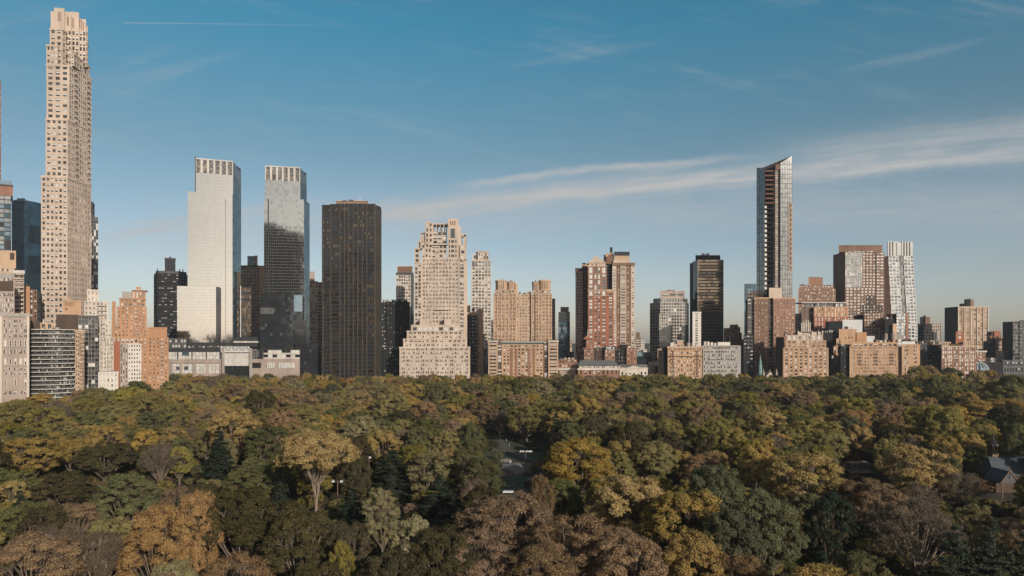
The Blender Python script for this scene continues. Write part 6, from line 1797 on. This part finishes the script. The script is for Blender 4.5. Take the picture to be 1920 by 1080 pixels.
PARKD = lambda px: 392 if px < 0 else (392 + 0.36 * px if px < 316 else 598)
def hides(px, D, h, wd):
    top = HZ + (CAMZ - h) / D * F; hw = wd / 2 / D * F
    for (fx, fw_, fb, fd) in FEAT:
        if D < fd and abs(px - fx) < (fw_ + hw) * .8 and top < fb: return True
    return False
def clear(px, D, X):
    if 893 < px < 1040 and 240 < D < 352: return False
    if 905 < px < 1040 and 150 < D <= 240: return False
    if 1566 < px < 1656 and 168 < D < 282: return False
    if 1838 < px < 1890 and 238 <= D < 270: return False
    if 1775 < px < 1935 and 135 < D < 238: return False
    if 600 < px < 650 and 178 < D < 200: return False
    return True
rg = random.Random(77)
cand = []
grid = {}
def ok(X, Y, r):
    gx_, gy_ = int(X // 14), int(Y // 14)
    for i in range(-2, 3):
        for j in range(-2, 3):
            for (a, b_, c) in grid.get((gx_ + i, gy_ + j), ()):
                if (a - X) ** 2 + (b_ - Y) ** 2 < (r + c) ** 2: return False
    return True
for (X, Y, r) in POS: grid.setdefault((int(X // 14), int(Y // 14)), []).append((X, Y, r))
KINDS = ('gold', 'olive', 'green', 'pale', 'ochre', 'brown', 'grey', 'sage', 'dark', 'pine')
def wts(px, D):
    if D < 150: w_ = (2.6, 3.6, 3.2, .3, .2, 1.5, .7, 1, 3.4, .5)
    elif D < 260: w_ = (3, 5, 5, .5, .3, 1.2, .8, .6, 2.6, .9)
    elif px < 700: w_ = (7, 6, 2.5, .6, 1.0, 1.2, .5, .3, .6, .25)
    elif px < 1300: w_ = (4.5, 6, 3, .4, .5, 2.8, .6, .3, .8, .2)
    else: w_ = (5, 7, 4, .3, .3, 1.8, .6, .2, 1.2, .1)
    return w_
tries = 0
while tries < 60000:
    tries += 1
    Y = math.sqrt(rg.uniform(60 ** 2, 598 ** 2)); X = rg.uniform(-.82, .82) * Y
    px = 960 + X / Y * F
    if Y > PARKD(px) or not clear(px, Y, X): continue
    big_ = rg.random()
    wd = rg.uniform(10, 13.5) if big_ < .6 else (rg.uniform(13.5, 18) if big_ < .88 else rg.uniform(18, 23))
    r = wd * .37
    if not ok(X, Y, r): continue
    k = rg.choices(KINDS, wts(px, Y))[0]
    h = min(21 if big_ < .88 else 24, wd * rg.uniform(.95, 1.3) + 1.5)
    if Y < 150: h = min(h, 50 - (Y * 360 / F) if False else h); h = min(h, 15.5)
    if Y < 100: h = min(h, 13)
    if px > 1680 and Y > 400: h *= 1.2
    if Y > 540: h = rg.uniform(17.5, 22.5) if px < 1700 else h
    if k == 'pine': wd *= .6; h = min(h * 1.15, 19)
    if Y < 260 and hides(px, Y, h, wd): continue
    grid.setdefault((int(X // 14), int(Y // 14)), []).append((X, Y, r))
    cand.append((Y, X, k, h, wd, px))
cand.sort()
vis = [c for c in cand if -60 < c[5] < 1980 and not (c[0] * .0 + 640 + (50 - c[3]) / c[0] * F > 1085)]
room = 296 - len(TREES)
for (Y, X, k, h, wd, px) in vis[:room]:
    tree(k, X, Y, h, wd, rnd=rg)
chosen = set(id(c) for c in vis[:room])
rest = [c for c in vis[room:]]
print('TREES', len(TREES), 'mass', len(rest), 'last D', vis[room - 1][0])
# the far canopy: one mass, scattered with the same crowns
flat = []
for k, L2 in PROTO.items():
    for (me, tm_) in L2: flat.append((k, me, tm_))
cc = bpy.data.collections.new('crown_shapes'); tcx = bpy.data.collections.new('trunk_shapes')
idx = {}
names = []
for i, (k, me, tm_) in enumerate(flat):
    # pick an object already in the scene that carries this crown
    oc = next((o for o in bpy.data.objects if o.data is me), None); ot = next((o for o in bpy.data.objects if o.data is tm_), None)
    if oc is None: continue
    names.append((k, oc, ot))
names.sort(key=lambda q: q[1].name)
tn = sorted(names, key=lambda q: q[2].name)
for (k, oc, ot) in names: cc.objects.link(oc)
for (k, oc, ot) in tn: tcx.objects.link(ot)
ci = {}; ti = {}
for i, q_ in enumerate(names): ci.setdefault(q_[0], []).append((i, tn.index(q_)))
me = bpy.data.meshes.new('woodland'); me.from_pydata([(c[1], c[0], -.2) for c in rest], [], [])
def attr(name, typ, vals, vec=False):
    a = me.attributes.new(name, typ, 'POINT')
    if vec: a.data.foreach_set('vector', np.array(vals, dtype=np.float32).ravel())
    else: a.data.foreach_set('value', vals)
pick = [rg.choice(ci[c[2]]) for c in rest]
attr('ci', 'INT', [p[0] for p in pick]); attr('ti', 'INT', [p[1] for p in pick])
attr('rot', 'FLOAT_VECTOR', [(0, 0, rg.uniform(0, 6.28)) for c in rest], True)
attr('scl', 'FLOAT_VECTOR', [(c[4] / PW.get(c[2], 16.0) * 1.12, c[4] / PW.get(c[2], 16.0) * 1.12, c[3] / PH.get(c[2], 17.0)) for c in rest], True)
wo_ = bpy.data.objects.new('woodland', me); COL.objects.link(wo_)
tag(wo_, 'far canopy of the park, hundreds of crowns running to the foot of the skyline', 'woodland', kind='stuff')
gn = bpy.data.node_groups.new('woodland_scatter', 'GeometryNodeTree')
gn.interface.new_socket('Geometry', in_out='INPUT', socket_type='NodeSocketGeometry'); gn.interface.new_socket('Geometry', in_out='OUTPUT', socket_type='NodeSocketGeometry')
gi = gn.nodes.new('NodeGroupInput'); go = gn.nodes.new('NodeGroupOutput'); jn = gn.nodes.new('GeometryNodeJoinGeometry')
def named(nm, dt):
    n_ = gn.nodes.new('GeometryNodeInputNamedAttribute'); n_.data_type = dt; n_.inputs[0].default_value = nm
    return next(o for o in n_.outputs if o.enabled)
for coll, an in ((cc, 'ci'), (tcx, 'ti')):
    ip = gn.nodes.new('GeometryNodeInstanceOnPoints'); cn = gn.nodes.new('GeometryNodeCollectionInfo')
    cn.inputs['Collection'].default_value = coll; cn.inputs['Separate Children'].default_value = True; cn.inputs['Reset Children'].default_value = True
    ip.inputs['Pick Instance'].default_value = True
    gn.links.new(gi.outputs[0], ip.inputs['Points']); gn.links.new(cn.outputs[0], ip.inputs['Instance'])
    gn.links.new(named(an, 'INT'), ip.inputs['Instance Index'])
    er = gn.nodes.new('FunctionNodeEulerToRotation'); gn.links.new(named('rot', 'FLOAT_VECTOR'), er.inputs[0]); gn.links.new(er.outputs[0], ip.inputs['Rotation'])
    gn.links.new(named('scl', 'FLOAT_VECTOR'), ip.inputs['Scale']); gn.links.new(ip.outputs[0], jn.inputs[0])
gn.links.new(jn.outputs[0], go.inputs[0])
md = wo_.modifiers.new('scatter', 'NODES'); md.node_group = gn

# low undergrowth between the trunks, one uncountable mass
und = []
for _ in range(5200):
    Y = math.sqrt(rg.uniform(70 ** 2, 596 ** 2)) if _ % 2 else math.sqrt(rg.uniform(70 ** 2, 300 ** 2)); X = rg.uniform(-.8, .8) * Y; px = 960 + X / Y * F
    if Y > PARKD(px): continue
    if 900 < px < 1040 and 215 < Y < 352 and not (rg.random() < .28 and abs(px - 965) > 26): continue
    if 1580 < px < 1640 and 240 < Y < 275: continue
    if px > 1850 and 205 < Y < 250: continue
    und.append((X, Y, rg.choices(('green', 'dark', 'brown', 'olive'), (3, 4, 1.2, 2))[0], rg.uniform(2.2, 5.2) * (.55 if 890 < px < 1050 and 150 < Y < 216 else 1)))
me = bpy.data.meshes.new('undergrowth'); me.from_pydata([(c_[0], c_[1], -.5) for c_ in und], [], [])
pick = [rg.choice(ci[c_[2]]) for c_ in und]
attr('ci', 'INT', [p[0] for p in pick]); attr('ti', 'INT', [p[1] for p in pick])
attr('rot', 'FLOAT_VECTOR', [(0, 0, rg.uniform(0, 6.28)) for c_ in und], True)
attr('scl', 'FLOAT_VECTOR', [(c_[3] / 12, c_[3] / 12, c_[3] / 17) for c_ in und], True)
uo = bpy.data.objects.new('undergrowth', me); COL.objects.link(uo)
tag(uo, 'low tangled undergrowth and saplings between the trunks of the park', 'undergrowth', kind='stuff')
uo.modifiers.new('scatter', 'NODES').node_group = gn
# ---------------------------------------------------------------- the clearing, its rocks, path, fence, poles and people
def X_(px, D): return (px - 960) / F * D
def rock(px, D, rx, ry, h, label, seed):
    rng = np.random.default_rng(seed); bm = bmesh.new(); bmesh.ops.create_icosphere(bm, subdivisions=4, radius=1)
    ph = rng.uniform(0, 6, 8)
    for v in bm.verts:
        c_ = v.co; k = 1 + .12 * math.sin(3 * c_.x + ph[0]) + .1 * math.sin(5 * c_.y + ph[1] + c_.x * 2) + .06 * math.sin(9 * c_.x + 7 * c_.z + ph[2]) + .035 * math.sin(17 * c_.y + 13 * c_.x + ph[3])
        z = max(-.25, c_.z * k); z = round(z * 5 + .5 * math.sin(c_.x * 2 + ph[4])) / 5 * .45 + z * .55
        v.co = (c_.x * k * rx, c_.y * k * ry, z * h)
    me = bpy.data.meshes.new('rock_outcrop'); bm.to_mesh(me); bm.free(); me.materials.append(ROCKM)
    o = bpy.data.objects.new('rock_outcrop', me); COL.objects.link(o); o.location = (X_(px, D), D, 0); tag(o, label, 'rock', 'rock outcrops in the clearing')
ROCKM = mat('schist', (.185, .16, .13), .85, scale=.5, var=.35)
rock(967, 262, 8.0, 6, 2.6, 'large smooth grey rock hump in the middle of the clearing', 1)
rock(925, 252, 5.5, 3.5, 1.2, 'low pinkish rock ledge left of the large hump', 2)
rock(1018, 244, 7, 5, 1.3, 'flat dark rock shelf right of the tall floodlight pole', 3)
rock(945, 285, 3, 2.5, 1.0, 'small rock behind the large smooth hump', 4)
def path(pts, w_, z=.02, name='path'):
    b = MB()
    for i in range(len(pts) - 1):
        a = Vector(pts[i]); c_ = Vector(pts[i + 1]); d = (c_ - a).normalized(); n_ = Vector((-d.y, d.x)) * w_ / 2
        pa = Vector(pts[max(0, i - 1)]); pd = Vector(pts[min(len(pts) - 1, i + 2)])
        n0 = ((c_ - pa).normalized()); n0 = Vector((-n0.y, n0.x)) * w_ / 2
        n1 = ((pd - a).normalized()); n1 = Vector((-n1.y, n1.x)) * w_ / 2
        q = [a - n0, a + n0, c_ + n1, c_ - n1]
        b.face([(p.x, p.y, .02 + z) for p in reversed(q)], PATHM)
    return tag(b.obj(name), kind='structure')
LAWN = mat('shaded_lawn', (.050, .060, .024), .95, scale=.4, var=.4)
sheet('lawn', [(X_(880, 225), 225), (X_(1055, 225), 225), (X_(1060, 365), 365), (X_(875, 365), 365)], .0, LAWN)
path([(X_(870, 318), 318), (X_(915, 316), 316), (X_(950, 312), 312), (X_(975, 300), 300), (X_(1000, 284), 284), (X_(1045, 268), 268), (X_(1100, 255), 255)], 5)
path([(X_(930, 360), 360), (X_(940, 340), 340), (X_(950, 316), 316)], 3.5, .03)
# timber rail fence by the path
def fence(name, pts, label, cat, h=1.1, n=5, m=None, rails=(.55, 1.0)):
    m = m or BROWN
    o = (pts[0][0], pts[0][1], 0); r_ = empty(name, o); tag(r_, label, cat)
    L_ = [(Vector(pts[i]), Vector(pts[i + 1])) for i in range(len(pts) - 1)]
    for (a, c_) in L_:
        for k in range(n):
            p = a.lerp(c_, k / n); b = MB(o); b.box(p.x - .1, p.x + .1, p.y - .1, p.y + .1, 0, h, m); b.obj('post', r_)
        for z in rails:
            b = MB(o); b.tube((a.x, a.y, z), (c_.x, c_.y, z), .07, .07, m, 6); b.obj('rail', r_)
fence('fence', [(X_(892, 322), 322), (X_(922, 321), 321)], 'pale posted fence beside the path at the clearing edge', 'fence', 1.5, 6, PALE)
fence('fence', [(X_(950, 305), 305), (X_(985, 286), 286), (X_(1010, 272), 272)], 'thin dark fence slanting across the clearing behind the rock hump', 'fence', 1.1, 9, DKBROWN)
fence('fence', [(X_(172, 232), 232), (X_(212, 228), 228)], 'rustic wooden rail among the dark trees below the forked limb tree', 'fence', 1.6, 4, GREYP, (.4, .9, 1.4))
fence('fence', [(X_(1180, 348), 348), (X_(1225, 346), 346)], 'low pale fence under the brown trees right of the clearing', 'fence', 1.0, 8, GREYP)
# floodlight poles
def pole(px, D, top, label, heads, m):
    x = X_(px, D); zt = CAMZ + (HZ - top) / F * D
    r_ = empty('floodlight_pole', (x, D, 0)); tag(r_, label, 'floodlight pole')
    b = MB(); b.tube((0, 0, 0), (0, 0, zt - .5), .17, .11, m, 10); b.obj('pole', r_)
    sp_ = max(abs(h) for h in heads)
    b = MB(); b.tube((-sp_, 0, zt - 1.0), (sp_, 0, zt - 1.0), .07, .07, m, 6)
    if sp_ > .1: b.obj('cross_arm', r_)
    for h in heads:
        b = MB(); b.box(h - .3, h + .3, -.55, .12, zt - .95, zt - .5, METALW); b.tube((h, 0, zt - 1.1), (h, 0, zt - .9), .05, .05, METALD, 5); b.obj('lamp_head', r_)
PB = mat('brown_pole', (.16, .10, .07), .7)
pole(985.5, 234, 842, 'tall floodlight pole with a row of white lamps standing by the rocks', (-1.7, -.8, .35, 1.2, 1.9), PB)
pole(692, 214, 853, 'floodlight pole with a single white lamp against the dark conifers', (.35,), PB)
pole(633, 182, 897, 'floodlight pole with two white lamps under the golden vase shaped tree', (-1.1, 1.1), PB)
# white sign board, given the shape of a small canopy
t = empty('white_sign', (X_(953, 222), 222, -1.3)); tag(t, 'small white sign built as a canopy roof beyond the russet crown', 'canopy')
b = MB(); b.hexa([(-1.9, -1.2), (1.9, -1.2), (1.9, 1.2), (-1.9, 1.2)], 2.3, 2.7, METALW, top=[(-1.6, -.9), (1.6, -.9), (1.6, .9), (-1.6, .9)]); b.obj('roof', t)
for sx in (-1.7, 1.7):
    for sy in (-1, 1):
        b = MB(); b.tube((sx, sy, 0), (sx, sy, 2.3), .05, .05, METALW, 6); b.obj('post', t)
# people in the clearing
def person_mesh(coat, legs, stride):
    me = bpy.data.meshes.new('person'); v = [(0, 0, .95), (0, 0, 1.2), (0, 0, 1.42), (0, 0, 1.52), (0, .01, 1.66), (0, 0, 1.76),
        (-.1, 0, .88), (-.11, stride, .48), (-.11, stride * 1.3, .06), (-.11, stride * 1.3 - .13, .03), (.1, 0, .88), (.11, -stride, .48), (.11, -stride * 1.6, .06), (.11, -stride * 1.6 - .13, .03),
        (-.2, 0, 1.4), (-.25, -stride * .6, 1.12), (-.24, -stride - .05, .86), (-.24, -stride - .08, .76), (.2, 0, 1.4), (.25, stride * .6, 1.12), (.24, stride - .05, .86), (.24, stride - .08, .76)]
    e = [(0, 1), (1, 2), (2, 3), (3, 4), (4, 5), (0, 6), (6, 7), (7, 8), (8, 9), (0, 10), (10, 11), (11, 12), (12, 13), (2, 14), (14, 15), (15, 16), (16, 17), (2, 18), (18, 19), (19, 20), (20, 21)]
    me.from_pydata(v, e, [])
    o = bpy.data.objects.new('person', me); COL.objects.link(o)
    sk = o.modifiers.new('skin', 'SKIN'); o.modifiers.new('smooth', 'SUBSURF').render_levels = 1
    rad = [.15, .15, .16, .06, .105, .07, .1, .07, .05, .04, .1, .07, .05, .04, .07, .05, .04, .035, .07, .05, .04, .035]
    for i, s_ in enumerate(me.skin_vertices[0].data): s_.radius = (rad[i], rad[i] * .85)
    me.skin_vertices[0].data[0].use_root = True
    m = bpy.data.materials.new('clothing'); m.use_nodes = True; t_ = m.node_tree; bs = t_.nodes['Principled BSDF']
    tc_ = t_.nodes.new('ShaderNodeTexCoord'); s3 = t_.nodes.new('ShaderNodeSeparateXYZ'); t_.links.new(tc_.outputs['Object'], s3.inputs[0])
    cr = t_.nodes.new('ShaderNodeValToRGB'); cr.color_ramp.interpolation = 'CONSTANT'; mr = t_.nodes.new('ShaderNodeMath'); mr.operation = 'DIVIDE'; mr.inputs[1].default_value = 2
    t_.links.new(s3.outputs[2], mr.inputs[0]); t_.links.new(mr.outputs[0], cr.inputs[0])
    E = cr.color_ramp.elements; E[0].position = 0; E[0].color = (.03, .03, .03, 1); E[1].position = .06; E[1].color = (*legs, 1)
    for p_, c_ in ((.46, coat), (.745, (.5, .33, .25)), (.86, (.05, .03, .02))):
        e_ = E.new(p_); e_.color = (*c_, 1)
    t_.links.new(cr.outputs[0], bs.inputs['Base Color']); bs.inputs['Roughness'].default_value = .9
    me.materials.append(m)
    return o
PEOPLE = [(961, 283, (.5, .62, .68), (.05, .05, .08), .12, 'person in a pale blue top standing on the large rock hump', 2.3),
          (897, 322, (.62, .6, .56), (.1, .1, .12), .1, 'person in white by the pale posted fence, leftmost of the group', 0), (925, 334, (.25, .38, .5), (.04, .05, .1), .08, 'person in blue beside the clearing path', 0),
          (939, 336, (.08, .07, .06), (.08, .05, .04), .14, 'person in dark clothing striding along the clearing path', 0), (949.5, 338, (.66, .64, .6), (.2, .2, .22), .05, 'person in a white top standing near the path bend', 0),
          (961, 341, (.62, .22, .05), (.55, .2, .05), .1, 'person in bright orange at the far side of the clearing', 0), (955, 323, (.7, .68, .65), (.35, .35, .35), .06, 'person all in white right of the path bend', 0),
          (979, 338, (.5, .36, .25), (.1, .08, .06), .1, 'person in tan right of the orange clad one', 0)]
for i, (px, D, coat, legs, st_, lb, up) in enumerate(PEOPLE):
    o = person_mesh(coat, legs, st_); o.location = (X_(px, D), D, .03); o.rotation_euler = (0, 0, i * 1.3)
    if up: o.location = (X_(957, 262), 262, 2.42)
    tag(o, lb, 'person', 'people in the clearing')
# rustic timber shelter
sx, sy = X_(1608, 262), 262
t = empty('rustic_shelter', (sx, sy, 0)); tag(t, 'rustic timber shelter with a flat pole roof and bench among the trees', 'shelter')
WOOD = mat('weathered_timber', (.30, .225, .16), .9, scale=2, var=.3)
b = MB(); b.box(-3.6, 3.6, -2.4, 2.4, 3.3, 3.45, WOOD)
for k in range(15): b.tube((-3.8, -2.3 + k * .33, 3.55), (3.8, -2.3 + k * .33, 3.55), .13, .13, WOOD, 6)
b.obj('roof', t)
for x in (-3.2, -1, 1.2, 3.2):
    for y in (-2, 2):
        b = MB(); b.tube((x, y, 0), (x, y, 3.3), .16, .13, WOOD, 7); b.tube((x, y, 2.4), (x + .7, y, 3.25), .09, .09, WOOD, 5); b.tube((x, y, 2.4), (x - .7, y, 3.25), .09, .09, WOOD, 5); b.obj('post', t)
b = MB(); b.box(-3, 3, -1.6, -1.1, 1.0, 1.12, WOOD); b.box(-3, 3, -2.05, -1.98, 1.3, 1.5, WOOD); b.obj('bench', t)
b = MB(); b.box(-4.2, 4.6, -2.9, 2.6, 0.0, .5, GREYP); b.obj('base', t)
# stone cupola building (rear of the chapel) and the gabled porch
sx, sy = X_(1863, 262), 262
t = empty('stone_cupola', (sx, sy, 0)); tag(t, 'slim stone bell turret with pointed slate cap showing above the trees', 'turret')
b = MB(); b.box(-1.15, 1.15, -1.15, 1.15, 0, 7.4, TAN); b.obj('shaft', t)
b = MB(); b.box(-.95, .95, -.95, .95, 7.4, 7.9, TAN)
for x in (-.85, .85):
    for y in (-.85, .85): b.box(x - .15, x + .15, y - .15, y + .15, 7.9, 9.7, TAN)
b.box(-1.05, 1.05, -1.05, 1.05, 9.7, 10.0, TAN); b.obj('belfry', t)
b = MB(); b.hexa([(-1.4, -1.4), (1.4, -1.4), (1.4, 1.4), (-1.4, 1.4)], 10.0, 13.0, GREY, top=[(-.05, -.05), (.05, -.05), (.05, .05), (-.05, .05)]); b.obj('cap', t)
b = MB(); b.tube((0, 0, 13), (0, 0, 14.6), .06, .04, METALW, 5); b.box(-.35, .35, -.04, .04, 14.0, 14.1, METALW); b.obj('finial', t)
D = 219
t = empty('gabled_chapel', (X_(1905, D), D, 0)); tag(t, 'gabled timber porch building with blue grey slate roof at the photo edge', 'chapel')
PORCH = mat('carved_brown_timber', (.22, .12, .075), .8)
BLS = mat('blue_slate', (.045, .058, .066), .6, scale=.8, var=.3)
b = MB(); b.hexa([(-2.2, 6), (16, 6), (16, 14), (-2.2, 14)], 0, 5.6, DKBROWN); b.obj('wall', t)
b = MB(); b.hexa([(-3.0, 5.4), (16.6, 5.4), (16.6, 14.6), (-3.0, 14.6)], 5.6, 11.3, BLS, top=[(-2.0, 9.95), (16, 9.95), (16, 10.05), (-2.0, 10.05)]); b.obj('roof', t)
xc = -2.9
b = MB()
for s_ in (-1, 1):
    b.hexa([(xc, -1.2), (xc + 2.9, -1.2), (xc + 2.9, 7), (xc, 7)] if s_ > 0 else [(xc - 2.9, -1.2), (xc, -1.2), (xc, 7), (xc - 2.9, 7)], 4.6, 4.85, BLS,
           zs=[8.5, 4.85, 4.85, 8.5] if s_ > 0 else [4.85, 8.5, 8.5, 4.85])
b.obj('porch_roof', t)
b = MB()
for s_ in (-1, 1):
    b.tube((xc, -1.35, 8.7), (xc + s_ * 3.1, -1.35, 4.6), .15, .15, PORCH, 6); b.tube((xc + s_ * 2.4, -1.25, 0), (xc + s_ * 2.4, -1.25, 5.2), .2, .18, PORCH, 7)
    b.tube((xc + s_ * 2.3, -1.25, 3.2), (xc + s_ * 1.4, -1.25, 4.9), .1, .1, PORCH, 5); b.tube((xc + s_ * 1.4, -1.25, 4.9), (xc, -1.25, 6.0), .1, .1, PORCH, 5)
b.tube((xc, -1.35, 5.8), (xc, -1.35, 10.0), .09, .05, PORCH, 6); b.box(xc - 1.9, xc + 1.9, -1.35, -1.2, 5.7, 5.9, PORCH); b.obj('porch_frame', t)
# flowering dots: white blossom shrubs
for i, (px, D, h) in enumerate(((113, 196, 2.2), (474, 178, 1.8), (121, 182, 1.4))):
    o_ = tree('spiky', X_(px, D), D, h, h * 1.1, ('white blossoming shrub low on the slope, upper one', 'white blossoming shrub between layered conifer and dark round crown', 'white blossoming shrub low on the slope, lower one')[i], 'shrub', rnd=rg)
print('WINDOWS', NWIN[0])

# the thin morning air over the park and the avenue
hb = MB(); hb.box(-1500, 1500, -420, 1400, -2, 330, None)
hb.ms = []
hm = bpy.data.materials.new('air'); hm.use_nodes = True; ht = hm.node_tree; ht.nodes.clear()
ho_ = ht.nodes.new('ShaderNodeOutputMaterial'); hv = ht.nodes.new('ShaderNodeVolumePrincipled')
hv.inputs['Color'].default_value = (.86, .93, 1.0, 1); hv.inputs['Density'].default_value = .00007; hv.inputs['Anisotropy'].default_value = .1
ht.links.new(hv.outputs[0], ho_.inputs['Volume']); hb.ms = [hm]
tag(hb.obj('haze'), kind='stuff')
